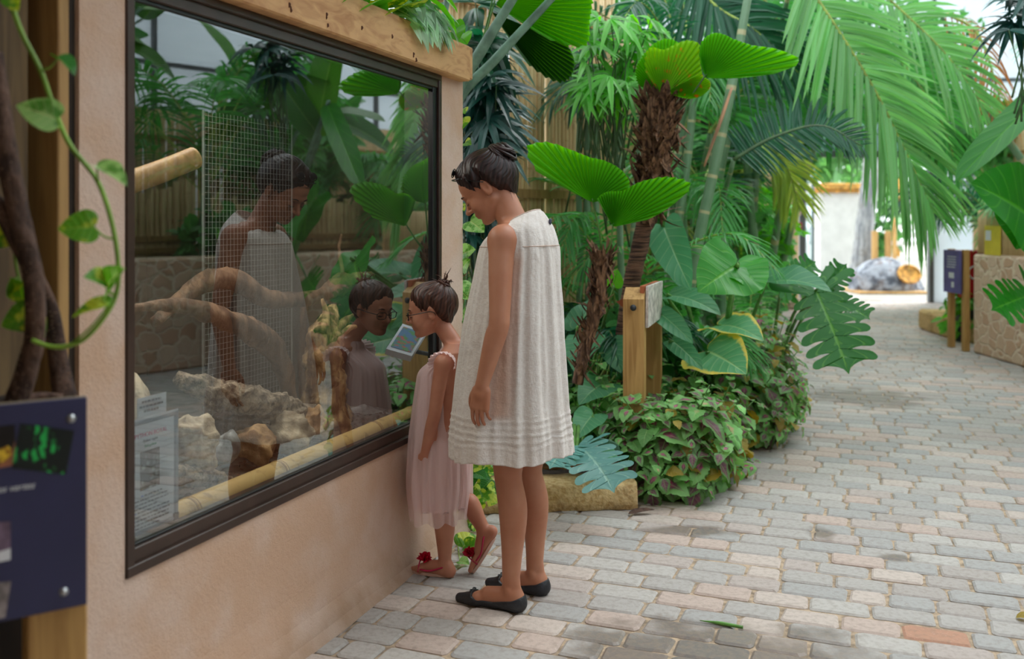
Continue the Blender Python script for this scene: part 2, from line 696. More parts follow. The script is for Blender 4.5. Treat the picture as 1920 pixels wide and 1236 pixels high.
def mk_paver():
    t = NT('paving_brick')
    at_ = t.n('Attribute', attribute_name='tint').outputs['Fac']
    r = t.n('ValToRGB')
    t.t.links.new(at_, r.inputs[0])
    cr_ = r.color_ramp
    cr_.interpolation = 'CONSTANT'
    cols = [(0, (178, 172, 167)), (.2, (170, 167, 164)), (.38, (188, 182, 176)), (.55, (194, 174, 163)), (.68, (184, 171, 164)), (.8, (199, 184, 174)), (.9, (174, 165, 159)), (.995, (186, 140, 116))]
    cr_.elements[0].color = lin(cols[0][1])
    cr_.elements[1].position = cols[1][0]
    cr_.elements[1].color = lin(cols[1][1])
    for p, c in cols[2:]:
        cr_.elements.new(p).color = lin(c)
    n1 = t.noise(45, 6)
    n2 = t.noise(5, 5)
    n3 = t.noise(160, 3)
    c = t.mix(t.math('MULTIPLY', t.step(n1, .42, .68), .3), r.outputs[0], (128, 112, 98))
    c = t.mix(t.math('MULTIPLY', t.step(n3, .62, .75), .35), c, (236, 224, 212))
    # damp muddy stain on the lower middle of the path, and small ones
    g = t.n('NewGeometry').outputs['Position']

    def spot(x, y, sx, sy, soft=.45):
        mp = t.n('Mapping')
        t.t.links.new(g, mp.inputs[0])
        mp.inputs['Location'].default_value = (-x / sx, -y / sy, 0)
        mp.inputs['Scale'].default_value = (1 / sx, 1 / sy, 0)
        ln = t.n('VectorMath', operation='LENGTH')
        t.t.links.new(mp.outputs[0], ln.inputs[0])
        d = t.math('ADD', ln.outputs['Value'], t.math('MULTIPLY', t.math('SUBTRACT', n2, .5), 1.6))
        return t.step(d, 1.0, 1 - soft)
    s = spot(.62, 3.05, .62, .36)
    for (px, py, sx, sy) in ((1620, 745, .55, .55), (1540, 1000, .09, .12), (1680, 1045, .1, .07), (1300, 995, .25, .1)):
        p = gnd(px, py)
        s = t.math('MAXIMUM', s, spot(p[0], p[1], sx, sy, .6))
    dirt = t.mix(t.step(n1, .4, .6), (88, 74, 64), (128, 112, 98))
    c = t.mix(t.math('MULTIPLY', s, t.math('ADD', .48, t.math('MULTIPLY', n1, .5))), c, dirt)
    rough = t.math('SUBTRACT', .82, t.math('MULTIPLY', s, .35))
    return t.done(t.bsdf(c, rough, t.bump(t.math('ADD', n1, t.math('MULTIPLY', n3, .4)), .35, .006)))


def mk_glass():
    t = NT('window_glass')
    f = t.n('Fresnel', i_0=1.62)
    # double glazing doubles the weak mirror of a single sheet
    k = t.math('MULTIPLY', f.outputs[0], 2.9, True)
    tr = t.n('BsdfTransparent', i_0=(.80, .83, .82, 1))
    gl = t.n('BsdfGlossy', i_1=0.0)
    gl.inputs[0].default_value = (.93, .97, .97, 1)
    mx = t.n('MixShader')
    t.t.links.new(k, mx.inputs[0])
    t.t.links.new(tr.outputs[0], mx.inputs[1])
    t.t.links.new(gl.outputs[0], mx.inputs[2])
    return t.done(mx.outputs[0])


def mk_drift(name, a, b, c2, sc=24, stretch=(1, 1, .25)):
    t = NT(name)
    n1 = t.noise(sc, 7, stretch=stretch)
    n2 = t.noise(6, 4)
    c = t.mix(t.step(n1, .35, .62), a, b)
    c = t.mix(t.math('MULTIPLY', t.step(n2, .5, .65), .6), c, c2)
    return t.done(t.bsdf(c, .9, t.bump(n1, .9, .02)))


def mk_bamboo(name, a, b, dark=(120, 96, 60)):
    t = NT(name)
    n1 = t.noise(9, 4, stretch=(1, 1, .15))
    ti = t.n('Attribute', attribute_name='tint').outputs['Fac']
    c = t.mix(t.math('ADD', t.math('MULTIPLY', n1, .5), t.math('MULTIPLY', ti, .5)), a, b)
    c = t.mix(t.math('MULTIPLY', t.step(t.noise(20, 5, stretch=(1, 1, .4)), .56, .7), .55), c, dark)
    return t.done(t.bsdf(c, .5))


M = {}
M['stucco'] = mk_stucco()
M['paver'] = mk_paver()
M['mortar'] = simple('joint_sand', (176, 154, 130), .95, .12, 30, .3, 200)
M['glass'] = mk_glass()
M['frame'] = simple('brown_metal', (62, 44, 36), .38, .06, 10, spec=.5)
M['frame_dark'] = simple('black_gasket', (18, 19, 21), .4, .05)
M['beam'] = wood('pine_beam', (216, 168, 116), (180, 126, 80), stretch=(.35, .35, 1.2), scale=20, rough=.6)
M['post'] = wood('treated_post', (196, 154, 92), (160, 118, 62), scale=34)
M['plank_dark'] = wood('dark_plank', (108, 86, 54), (76, 58, 34), scale=26, rough=.75)
M['batten'] = wood('pale_batten', (176, 138, 84), (146, 108, 62), scale=26)
M['black_wood'] = wood('black_plank', (44, 32, 22), (24, 17, 12), scale=26, rough=.8)
M['drift'] = mk_drift('driftwood', (76, 56, 44), (130, 102, 80), (58, 42, 34))
M['drift2'] = mk_drift('grey_bark', (88, 78, 68), (172, 156, 136), (70, 58, 48), sc=40, stretch=(1, 1, 1))
M['stump'] = mk_drift('pale_stump', (104, 74, 44), (206, 172, 122), (70, 46, 30), sc=30, stretch=(1, 1, .16))
M['rock'] = mk_drift('pale_rock', (132, 116, 96), (206, 192, 168), (110, 92, 74), sc=14, stretch=(1, 1, 1))
M['rock2'] = mk_drift('ochre_rock', (126, 92, 60), (196, 160, 116), (98, 70, 48), sc=16, stretch=(1, 1, 1))
M['rock3'] = mk_drift('grey_rock', (96, 96, 96), (196, 198, 200), (70, 68, 66), sc=10, stretch=(1, 1, 1))
M['bamboo_pole'] = mk_bamboo('yellow_bamboo', (196, 160, 92), (226, 200, 140))
M['bamboo_fence'] = mk_bamboo('fence_bamboo', (192, 158, 108), (236, 208, 158), (158, 126, 86))
M['substrate'] = simple('grey_substrate', (118, 112, 104), .95, .12, 14, .3, 80)
M['viv_wall'] = simple('vivarium_wall', (40, 34, 30), .9, .2, 5)
M['wire'] = simple('zinc_wire', (140, 142, 140), .5, .05)
M['metal'] = simple('steel', (190, 192, 195), .3, .03, metal=.9)
M['grey_frame'] = simple('grey_plastic', (150, 158, 170), .4, .03)
M['paper'] = simple('white_paper', (226, 230, 238), .6, .01)
M['board'] = simple('navy_board', (52, 54, 92), .45, .05, 3)
M['board_edge'] = simple('board_edge', (150, 134, 110), .6, .05)
M['white'] = simple('white_print', (225, 228, 235), .5, .01)
M['ink'] = simple('ink', (60, 62, 84), .6, .01)
M['ink_blue'] = simple('ink_blue', (80, 120, 210), .6, .01)
M['ink_pink'] = simple('ink_pink', (214, 70, 130), .6, .01)
M['ink_green'] = simple('ink_green', (50, 160, 110), .6, .01)
M['sand'] = mk_drift('sandstone', (196, 158, 100), (222, 192, 138), (158, 126, 84), sc=40, stretch=(1, 1, 1))
M['log'] = mk_drift('old_log', (96, 76, 56), (176, 146, 112), (70, 54, 40), sc=26, stretch=(.2, 1, 1))
M['soil'] = simple('soil', (58, 44, 34), .95, .25, 20, .6, 50)
M['red'] = simple('red_paint', (176, 22, 30), .35, .03)
M['yellow'] = simple('yellow_sheet', (226, 204, 66), .6, .02)
M['whitewall'] = simple('white_render', (206, 204, 200), .85, .02, 4)
M['aluminium'] = simple('grey_aluminium', (88, 92, 94), .4, .03)
M['dark_metal'] = simple('dark_steel', (42, 46, 50), .45, .05)
M['shell'] = mk_drift('mottled_shell', (72, 76, 86), (158, 162, 170), (100, 78, 68), sc=5, stretch=(1, 1, 1))
M['orange'] = simple('orange_plaster', (202, 148, 70), .8, .15, 10)
M['bark'] = mk_drift('brown_bark', (58, 40, 34), (104, 78, 66), (44, 30, 26), sc=30, stretch=(1, 1, .6))
M['ground'] = simple('pale_ground', (150, 146, 138), .9, .04, 2)
M['pot'] = simple('blue_black_pot', (38, 44, 58), .4, .05)


def mk_stonewall():
    t = NT('rubble_stone')
    v = t.n('TexVoronoi', feature='DISTANCE_TO_EDGE')
    mp = t.n('Mapping')
    t.t.links.new(t.obj(), mp.inputs[0])
    mp.inputs['Scale'].default_value = (6.0, 6.0, 7.5)
    n0 = t.n('TexNoise')
    t.t.links.new(t.obj(), n0.inputs['Vector'])
    n0.inputs['Scale'].default_value = 7
    add = t.n('VectorMath', operation='MULTIPLY_ADD')
    t.t.links.new(n0.outputs[1], add.inputs[0])
    add.inputs[1].default_value = (.8, .8, .8)
    t.t.links.new(mp.outputs[0], add.inputs[2])
    t.t.links.new(add.outputs[0], v.inputs['Vector'])
    v.inputs['Scale'].default_value = 1
    v2 = t.n('TexVoronoi')
    t.t.links.new(add.outputs[0], v2.inputs['Vector'])
    v2.inputs['Scale'].default_value = 1
    sp = t.n('SeparateXYZ')
    t.t.links.new(v2.outputs['Color'], sp.inputs[0])
    stone = t.mix(sp.outputs[0], (206, 160, 130), (236, 208, 184))
    stone = t.mix(t.math('MULTIPLY', t.noise(20, 5), .6), stone, (196, 160, 130))
    j = t.step(v.outputs['Distance'], .03, .10)
    c = t.mix(j, (232, 208, 184), stone)
    h = t.math('ADD', j, t.math('MULTIPLY', t.noise(40, 4), .4))
    return t.done(t.bsdf(c, .9, t.bump(h, .6, .03)))


M['stonewall'] = mk_stonewall()

# ------------------------------------------------------------------ the setting: floor
mb = MB()
box(mb, -9, 16, -4, 40, -.25, -.0075)
struct('floor_base', mb, M['mortar'])


def pavers():
    mb = MB()
    rs = np.random.default_rng(3)
    t = .2
    while t < 18.5:
        wd = .131
        n = -2.6 + rs.uniform(0, .2)
        n_end = min(5.2 + (t > 6) * 2.5, 8)
        tt = t + rs.normal(0, .002)
        while n < n_end:
            L = rs.choice([.135, .165, .2, .215, .245], p=[.15, .2, .3, .2, .15])
            g = .0045
            X, Y = L / 2 - g, wd / 2 - g
            c = .017
            ring = [(-X + c, -Y), (X - c, -Y), (X - c * .3, -Y + c * .3), (X, -Y + c), (X, Y - c), (X - c * .3, Y - c * .3), (X - c, Y), (-X + c, Y), (-X + c * .3, Y - c * .3), (-X, Y - c), (-X, -Y + c), (-X + c * .3, -Y + c * .3)]
            ring = np.array(ring) + (rs.normal(0, .0022, (12, 2)) if t < 9 else 0)
            zz = rs.normal(0, .0012)
            base = W(tt + wd / 2, n + L / 2, 0)
            def P(r_, z, s):
                q = r_ * s
                return base + q[:, :1] * N + q[:, 1:] * D + UP * z
            sc1 = np.array([1 - .009 / X, 1 - .009 / Y])
            V = np.vstack([P(ring, -.016, 1.0), P(ring, zz - .006, .995), P(ring, zz, sc1)])
            F = []
            for k in range(12):
                k2 = (k + 1) % 12
                F.append([k, k2, 12 + k2, 12 + k])
                F.append([12 + k, 12 + k2, 24 + k2, 24 + k])
            F.append([24 + k for k in range(12)])
            tint = rs.uniform(0, 1)
            if tint > .985 and t > 8:
                tint = .5
            mb.add(V, F, None, tint)
            n += L
        t += wd
    return mb


struct('floor', pavers(), M['paver'])

# ------------------------------------------------------------------ glazed stucco wall
T0, T1 = 1.955, 3.79          # glass opening along the wall
TL, TR = 1.775, 4.07
ZB, ZT = .495, 2.03
def wallpart(name, t0, t1, z0, z1, flare=False):
    mb = MB()
    nf, nb = NW + .022, NW - .13
    if not flare:
        wbox(mb, t0, t1, nb, nf, z0, z1, .0006)
    else:
        zs = [0, .03, .09, .18, .3, z1 - .008, z1]
        off = [.075, .05, .028, .012, .003, 0, 0]
        ts = np.linspace(t0, t1, 40)
        V, F = [], []
        for t in ts:
            for z, o in zip(zs, off):
                V.append(W(t, nf + o * (1 + .3 * noise.noise(Vector((t * 3, z * 5, 0)))), z))
            V.append(W(t, nb, z1))
            V.append(W(t, nb, 0))
        m = len(zs) + 2
        for i in range(len(ts) - 1):
            for j in range(m):
                k = (j + 1) % m
                F.append([i * m + j, (i + 1) * m + j, (i + 1) * m + k, i * m + k])
        F.append(list(range(m)))
        F.append([(len(ts) - 1) * m + j for j in range(m)][::-1])
        mb.add(V, F)
    return struct(name, mb, M['stucco'])


wallpart('wall_left', TL, TR, 0, ZB, True)
wallpart('wall_left', TL, T0 - .03, ZB, 2.6)
wallpart('wall_left', T1 + .045, TR, ZB, ZT + .01)

# window frame and double glazed pane
win = thing('window_1', None, None, W((T0 + T1) / 2, NW, ZB))
win['kind'] = 'structure'
mb = MB()
fo = NW + .012
for (t0, t1, z0, z1) in ((T0 - .03, T1 + .03, ZB, ZB + .028), (T0 - .03, T1 + .03, ZT - .024, ZT)):
    wbox(mb, t0, t1, NW - .05, fo + .018, z0, z1, .003)
wbox(mb, T0 - .03, T1 + .03, NW - .05, fo + .006, ZB + .024, ZB + .066, .003)
wbox(mb, T0 - .03, T1 + .03, NW - .05, fo + .006, ZT - .056, ZT - .02, .003)
wbox(mb, T0 - .03, T0, NW - .05, fo + .016, ZB, ZT, .003)
wbox(mb, T1 + .018, T1 + .045, NW - .05, fo + .012, ZB, ZT, .003)
mb.build('window_frame', M['frame'], win, smooth=False)
mb = MB()
wbox(mb, T0, T1 + .018, NW - .03, fo - .004, ZB + .06, ZB + .072, .001)
wbox(mb, T1 - .022, T1 + .018, NW - .04, fo, ZB + .06, ZT - .05, .002)
wbox(mb, T0, T1 + .018, NW - .03, fo - .004, ZT - .066, ZT - .052, .001)
wbox(mb, T1 + .0, T1 + .044, NW - .138, NW - .03, ZB + .06, ZT - .05, .001)
wbox(mb, T0 - .03, T0 - .002, NW - .138, NW - .03, ZB + .06, ZT - .05, .001)
mb.build('gasket', M['frame_dark'], win, smooth=False)
mb = MB()
V = [W(T0, NW, ZB + .06), W(T1, NW, ZB + .06), W(T1, NW, ZT - .05), W(T0, NW, ZT - .05)]
mb.add(V, [[0, 1, 2, 3]])
mb.build('window_pane', M['glass'], win, smooth=False)

# timber beam over the window
bm_ = thing('timber_beam', 'light orange pine beam with dark knots running along the top of the glass case', 'beam', W(3, -1.72, 2.05))
mb = MB()
wbox(mb, 1.2, 4.035, NW - .12, NW + .075, 2.03, 2.19, .006)
mb.build('beam', M['beam'], bm_, smooth=False)
mb = MB()
wbox(mb, 4.037, 4.10, NW - .12, NW + .06, 2.045, 2.195, .006)
mb.build('end_block', M['beam'], bm_, smooth=False)
mb = MB()
for (px, py) in ((542, 8), (545, 16), (612, 30), (614, 45), (735, 70), (678, 52), (780, 112), (775, 103)):
    c = onn(px, py, NW + .0755)
    for k in range(2):
        blob(mb, c + UP * RNG.uniform(-.006, .006), (.004 + .002 * k, .002, .007), 2, .3, 4, seed=px + k)
mb.build('knot', simple('wood_knot', (92, 54, 34), .7, .15), bm_)

# ------------------------------------------------------------------ vivarium shell behind the glass
mb = MB()
ZF = .515
wbox(mb, 1.17, 4.06, -3.49, NW - .13, ZF - .06, ZF)
struct('floor_vivarium', mb, M['substrate'])
mb = MB()
wbox(mb, 1.1, 4.13, -3.56, -2.55, 2.2, 2.26)
wbox(mb, 1.1, 4.13, -1.93, NW - .1, 2.2, 2.26)
struct('ceiling_vivarium', mb, M['viv_wall'])
mb = MB()
wbox(mb, 1.1, 4.13, -3.56, -3.5, 0, 2.3)
struct('wall_back', mb, M['viv_wall'])
mb = MB()
wbox(mb, 1.1, 1.16, -3.5, NW - .13, 0, 2.3)
struct('wall_side', mb, M['viv_wall'])
mb = MB()
wbox(mb, 4.0, 4.065, -3.5, NW - .13, 0, 2.2)
struct('wall_end', mb, M['viv_wall'])

# added fill light with an invented housing, unseen under the case roof
r = thing('added_case_fill', 'long flat fill light added unseen under the roof of the glass case', 'fill light', W(2.9, -2.15, 2.1))
mb = MB()
wbox(mb, 2.0, 3.45, -2.22, -2.08, 2.10, 2.14, .004)
mb.build('housing', M['aluminium'], r, smooth=False)
la = bpy.data.lights.new('added_case_fill_light', 'AREA')
la.shape = 'RECTANGLE'
la.size = 1.3
la.size_y = .12
la.energy = 11
la.color = (1, .93, .82)
lo_ = bpy.data.objects.new('added_case_fill_light', la)
COL.objects.link(lo_)
lo_.location = W(2.72, -2.15, 2.09)
lo_.rotation_euler = (0, 0, math.atan2(D[1], D[0]))

# wire mesh screen
mb = MB()
t0, t1, z0, z1, nn = 3.34, 3.98, ZF, 1.86, -2.62
for i in range(int((t1 - t0) / .025) + 1):
    t = t0 + i * .025
    wbox(mb, t - .0007, t + .0007, nn - .0007, nn + .0007, z0, z1)
for i in range(int((z1 - z0) / .025) + 1):
    z = z0 + i * .025
    wbox(mb, t0, t1, nn - .0007, nn + .0007, z - .0007, z + .0007)
r = thing('wire_screen', 'fine square wire mesh screen standing at the back of the glass case', 'wire screen', W(3.6, -2.62, ZF))
mb.build('wire_mesh', M['wire'], r, smooth=False)
mb = MB()
for t in (t0 - .012, t1 + .012):
    wbox(mb, t - .003, t + .003, nn - .003, nn + .003, z0, z1)
mb.build('screen_frame', M['wire'], r, smooth=False)


def pts_n(lst, n=None):
    return [onn(p[0], p[1], p[2] if len(p) > 2 else n) for p in lst]


def limb(name, label, cat, lst, rads, mat, sides=14, n=40, bumpy=.35, extra=None, seed=0):
    P = pts_n(lst)
    mb = MB()
    tube(mb, P, rads, n, sides, bumpy=bumpy, seed=seed)
    for q in (extra or []):
        tube(mb, pts_n(q[0]), q[1], 16, 8, bumpy=bumpy)
    o = mb.build(name, mat)
    return setp(o, label, cat)


# branches inside
limb('driftwood_branch', 'thick arched brown branch rising highest in the middle of the glass case', 'branch',
     [(290, 605, -2.45), (340, 560, -2.45), (400, 522, -2.4), (450, 530, -2.38), (500, 560, -2.36), (560, 562, -2.34), (625, 548, -2.32), (655, 535, -2.3)],
     [.022, .03, .042, .045, .036, .034, .03, .03], M['drift'], seed=1)
limb('driftwood_branch', 'long grey brown branch sloping down below the arched one behind glass', 'branch',
     [(245, 578, -2.2), (320, 572, -2.2), (380, 582, -2.18), (450, 610, -2.16), (500, 640, -2.15), (530, 690, -2.15), (545, 760, -2.15)],
     [.012, .022, .034, .042, .046, .036, .026], M['drift'], seed=2)
limb('cut_log', 'short dark cut log pointing at the right side of the glass case above the stump', 'log',
     [(608, 552, -2.16), (630, 538, -2.15), (665, 528, -2.14), (697, 518, -2.13)], [.03, .045, .042, .02], M['drift'],
     extra=[([(640, 540, -2.15), (642, 510, -2.16), (636, 470, -2.18), (640, 440, -2.2)], [.012, .009, .006])], seed=3)
limb('tree_stump', 'pale hollow split stump standing right of centre in the glass case', 'stump',
     [(612, 815, -2.1), (612, 760, -2.1), (606, 700, -2.1), (606, 650, -2.1), (615, 610, -2.1), (625, 575, -2.12)],
     [.115, .085, .075, .08, .05, .018], M['stump'], sides=26, n=50, bumpy=.42,
     extra=[([(618, 640, -2.08), (640, 610, -2.06), (662, 590, -2.05)], [.03, .02, .006]), ([(600, 620, -2.08), (612, 590, -2.1), (604, 560, -2.12)], [.028, .018, .006]),
            ([(630, 640, -2.05), (652, 618, -2.03), (668, 612, -2.02)], [.02, .014, .006])], seed=4)
limb('bark_slab', 'rough grey bark slab lying across the rocks behind the glass', 'bark',
     [(335, 712, -2.15), (400, 735, -2.12), (470, 752, -2.1), (540, 768, -2.08), (600, 782, -2.06)],
     [.026, .05, .052, .046, .034], M['drift2'], sides=28, n=70, bumpy=.42, seed=5)
limb('driftwood_branch', 'brown upright limb propping the bark slab in the glass case', 'branch',
     [(430, 770, -2.22), (455, 810, -2.2), (500, 850, -2.16), (520, 880, -2.1)], [.07, .075, .06, .05], M['drift'], bumpy=.5, seed=6)
limb('driftwood_branch', 'pale low driftwood piece lying beside the yellow bamboo pole and notice', 'branch',
     [(250, 905, -2.05), (330, 893, -2.0), (400, 897, -1.98), (440, 905, -1.97)], [.02, .035, .03, .012], M['drift2'], bumpy=.5, seed=7)
limb('bamboo_stub', 'pale cut bamboo tube poking up from the left edge of the glass', 'bamboo',
     [(215, 352, -2.0), (300, 322, -1.98), (365, 296, -1.95)], [.034, .034, .034], M['batten'], bumpy=0, seed=8)
limb('dark_limb', 'thin dark upright limb left of the stump in the glass case', 'branch',
     [(570, 760, -2.4), (566, 660, -2.4), (572, 560, -2.4)], [.02, .016, .018], M['drift'], seed=9)


def stone(name, label, px, py, n, rad, mat, seed, sub=4, amp=.3):
    c = onn(px, py, n)
    mb = MB()
    blob(mb, c, rad, sub, amp, 1.9, seed, cuts=9, flatbottom=ZF)
    o = mb.build(name, mat, smooth=True)
    return setp(o, label, 'rock')


stone('rock', 'pale pointed rock right beside the framed python notice', 368, 832, -2.02, (.075, .07, .10), M['rock'], 3)
stone('rock', 'small smooth grey rock between the two larger rocks', 424, 838, -2.0, (.045, .045, .06), M['rock3'], 4, amp=.12)
stone('rock', 'broad ochre brown rock behind the bamboo pole', 480, 840, -2.02, (.085, .07, .075), M['rock2'], 5)
stone('rock', 'pale yellowish pitted rock under the right end of the bark slab', 545, 815, -2.02, (.085, .07, .085), M['rock'], 8)
stone('rock', 'brown crumbly rock against the foot of the stump', 592, 800, -2.0, (.05, .05, .075), M['rock2'], 9)
stone('rock', 'tall rounded pale boulder at the left edge behind the notice', 226, 790, -2.2, (.10, .10, .16), M['rock'], 10, amp=.1)
stone('rock', 'dark flat rock right of the stump foot', 690, 778, -2.15, (.10, .07, .05), M['rock3'], 13)

# bamboo pole along the sill
P = [onn(228, 1010, -1.845), onn(800, 757, -1.845)]
P[0][2] = P[1][2] = .555
mb = MB()
tube(mb, P, .040, 60, 20)
r = thing('bamboo_pole', 'thick yellow bamboo pole lying along the bottom of the glass', 'bamboo pole', P[0])
mb.build('pole', M['bamboo_pole'], r)
M['bamboo_node'] = mk_bamboo('bamboo_node', (150, 116, 62), (190, 156, 92))
for px in (352, 520, 700, 770):
    mb = MB()
    Y = 1.845 / (math.sin(TH) - (px - CX) / FPX * math.cos(TH))
    c = at(px, 412, Y)
    c[2] = .555
    tube(mb, [c - D * .004, c + D * .004], .0425, 3, 20, tint=.1)
    tube(mb, [c + D * .012, c + D * .016], .0412, 3, 20, tint=.1)
    mb.build('node', M['bamboo_node'], r)

# bark mulch in the vivarium, uncountable
mb = MB()
k = 1500
tt, nn_ = RNG.uniform(2.0, 3.97, k), RNG.uniform(-2.5, -1.85, k)
O = np.array([W(a, b, ZF + .004) for a, b in zip(tt, nn_)])
scatter(mb, T_OVAL, O, RNG.normal(size=(k, 3)) * (1, 1, .25), RNG.normal(size=(k, 3)) * .5 + UP, RNG.uniform(.008, .024, k), 1.2, 0, .2, RNG.uniform(0, 1, k))
o = mb.build('bark_mulch', M['bark'])
setp(o, 'brown bark chips scattered over the floor of the glass case', 'bark chips', kind='stuff')


# ------------------------------------------------------------------ writing helper
def text(s, size, mat, parent, c, X, Y, align='LEFT', font_shear=0.0, ext=.0003, name='lettering', spacing=1.0):
    cu = bpy.data.curves.new(name, 'FONT')
    cu.body = s
    cu.size = size
    cu.align_x = align
    cu.extrude = ext
    cu.shear = font_shear
    cu.space_character = spacing
    cu.materials.append(mat)
    o = bpy.data.objects.new(name, cu)
    COL.objects.link(o)
    X, Y = nrm(X), nrm(Y)
    Z = np.cross(X, Y)
    m = Matrix(((X[0], Y[0], Z[0], c[0]), (X[1], Y[1], Z[1], c[1]), (X[2], Y[2], Z[2], c[2]), (0, 0, 0, 1)))
    bpy.context.view_layer.update()
    me = bpy.data.meshes.new_from_object(o)
    bpy.data.objects.remove(o)
    me.transform(m)
    me.transform(parent.matrix_basis.inverted())
    o = bpy.data.objects.new(name, me)
    COL.objects.link(o)
    o.parent = parent
    return o


# framed python notice, inside, against the glass (lettering readable from the path)
nn_ = NW - .010
nt0, nt1, nz0, nz1 = 1.945, 2.165, .575, .878
r = thing('framed_notice', 'white python notice in a grey frame behind the glass, lower left corner', 'notice', W(2.06, nn_, nz0))
def nb(t0, t1, z0, z1, n0, n1, mat, name, mi=None):
    mb = MB()
    wbox(mb, t0, t1, n0, n1, z0, z1, .0)
    return mb.build(name, mat, r, smooth=False)
nb(nt0, nt1, nz0, nz1, nn_ - .006, nn_ - .003, M['paper'], 'sheet')
mb = MB()
wbox(mb, nt0, nt1, nn_ - .008, nn_ + .001, nz1 - .016, nz1, .004)
wbox(mb, nt1 - .017, nt1, nn_ - .008, nn_ + .001, nz0, nz1, .004)
wbox(mb, nt0, nt1, nn_ - .008, nn_ + .001, nz0, nz0 + .012, .003)
mb.build('notice_frame', M['grey_frame'], r, smooth=False)
nb(nt1 - .022, nt1 - .004, nz0, nz0 + .02, nn_ - .001, nn_ + .003, M['frame_dark'], 'clip')
fn = nn_ - .0022
text('PYTHON ROYAL', .0165, M['ink_pink'], r, W(2.058, fn, .828), D, UP, 'CENTER')
text('Python regius', .010, M['ink'], r, W(2.055, fn, .8135), D, UP, 'CENTER', .2)
text('Ball python', .010, M['ink_green'], r, W(2.055, fn, .800), D, UP, 'CENTER', .2)
t = NT('snake_photo')
v = t.n('TexVoronoi')
t.t.links.new(t.obj(), v.inputs['Vector'])
v.inputs['Scale'].default_value = 60
pc = t.mix(t.step(t.noise(40, 4), .42, .58), (92, 64, 74), (168, 178, 176))
M['snake_photo'] = t.done(t.bsdf(t.mix(t.step(v.outputs['Distance'], .2, .6), pc, (60, 46, 52)), .5))
nb(2.018, 2.09, .688, .79, nn_ - .003, nn_ - .002, M['snake_photo'], 'photograph')
mb, mb2 = MB(), MB()
for i in range(9):
    z = .672 - i * .0102
    x = 1.985 if i else 2.02
    endx = 2.135 - (.045 if i in (3, 8) else 0) - RNG.uniform(0, .012)
    if i == 0:
        endx = 2.10
    first = True
    while x < endx:
        wl = RNG.uniform(.006, .02)
        wbox(mb2 if (first and i % 2 == 0) else mb, x, min(x + wl, endx), fn - .0002, fn, z, z + .0036)
        x += wl + .003
        first = False
mb.build('fine_print', M['ink'], r, smooth=False)
mb2.build('fine_print', M['ink_blue'], r, smooth=False)

r = thing('paper_slip', 'small white paper slip with dark print stuck above the framed notice', 'paper slip', W(2.06, NW - .004, .878))
mb = MB()
wbox(mb, 1.995, 2.105, NW - .004, NW - .003, .882, .935)
mb.build('sheet', M['paper'], r, smooth=False)
mb = MB()
for i, (a, b) in enumerate(((2.012, 2.085), (2.004, 2.092), (2.02, 2.075))):
    x = a
    while x < b:
        wl = RNG.uniform(.006, .014)
        wbox(mb, x, min(b, x + wl), NW - .0029, NW - .0025, .920 - i * .0125, .9255 - i * .0125)
        x += wl + .0025
mb.build('fine_print', M['ink'], r, smooth=False)

# ------------------------------------------------------------------ left timber wall, planter and navy board
r = thing('timber_wall', 'dark stained vertical plank wall behind the woody stems at the left edge', 'timber wall', W(1.3, -1.86, 0))
mb = MB()
for i in range(9):
    t1 = 1.675 - i * .155
    wbox(mb, t1 - .15, t1, -1.84, -1.80, 0, 2.7, .004, tint=RNG.uniform())
mb.build('plank', M['plank_dark'], r, smooth=False)
mb = MB()
wbox(mb, 1.676, 1.717, -1.92, -1.86, 0, 2.7)
mb.build('backing', M['black_wood'], r, smooth=False)
mb = MB()
wbox(mb, 1.718, 1.752, -1.90, -1.758, 0, 2.7, .003)
mb.build('batten', M['batten'], r, smooth=False)
mb = MB()
wbox(mb, 1.753, 1.774, -1.90, -1.765, 0, 2.7)
mb.build('dark_trim', M['black_wood'], r, smooth=False)

bx_ = nrm(np.array([.84, .543, 0]))
bn_ = np.array([bx_[1], -bx_[0], 0])
BR = at(163, 745, 1.76)
BR[2] = 0
bz1, bz0 = 1.4 - 333 / 1800 * 1.76, 1.4 - 722 / 1800 * 1.76
r = thing('information_board', 'navy blue information board with snake pictures at the left edge', 'information board', BR)
mb = MB()
hexa(mb, BR - bx_ * .26 + UP * (bz0 + bz1) / 2 - bn_ * .004, bx_ * .26, bn_ * .004, UP * (bz1 - bz0) / 2, .001)
mb.build('board', M['board'], r, smooth=False)
mb = MB()
hexa(mb, BR - bx_ * .2585 + UP * (bz0 + bz1) / 2 - bn_ * .013, bx_ * .2585, bn_ * .005, UP * ((bz1 - bz0) / 2 + .001), .001)
mb.build('backing', M['board_edge'], r, smooth=False)


def onboard(px, py, off=.0012):
    u = (px - CX) / FPX
    o, d = np.array([0, 0, HC]), np.array([u, 1, -(py - HY) / FPX])
    q = BR + bn_ * off
    k = ((q - o) @ bn_) / (d @ bn_)
    return o + d * k


for (px, py) in ((134, 785), (120, 1110)):
    mb = MB()
    c = onboard(px, py)
    blob(mb, c, (.0058, .0058, .0058), 3)
    tube(mb, [c - bn_ * .001, c + bn_ * .0012], .0075, 3, 16)
    mb.build('screw', M['metal'], r)


def picture(name, cs, mat, off=.0016):
    mb = MB()
    mb.add([onboard(x, y, off) for x, y in cs], [[0, 1, 2, 3]])
    return mb.build(name, mat, r, smooth=False)


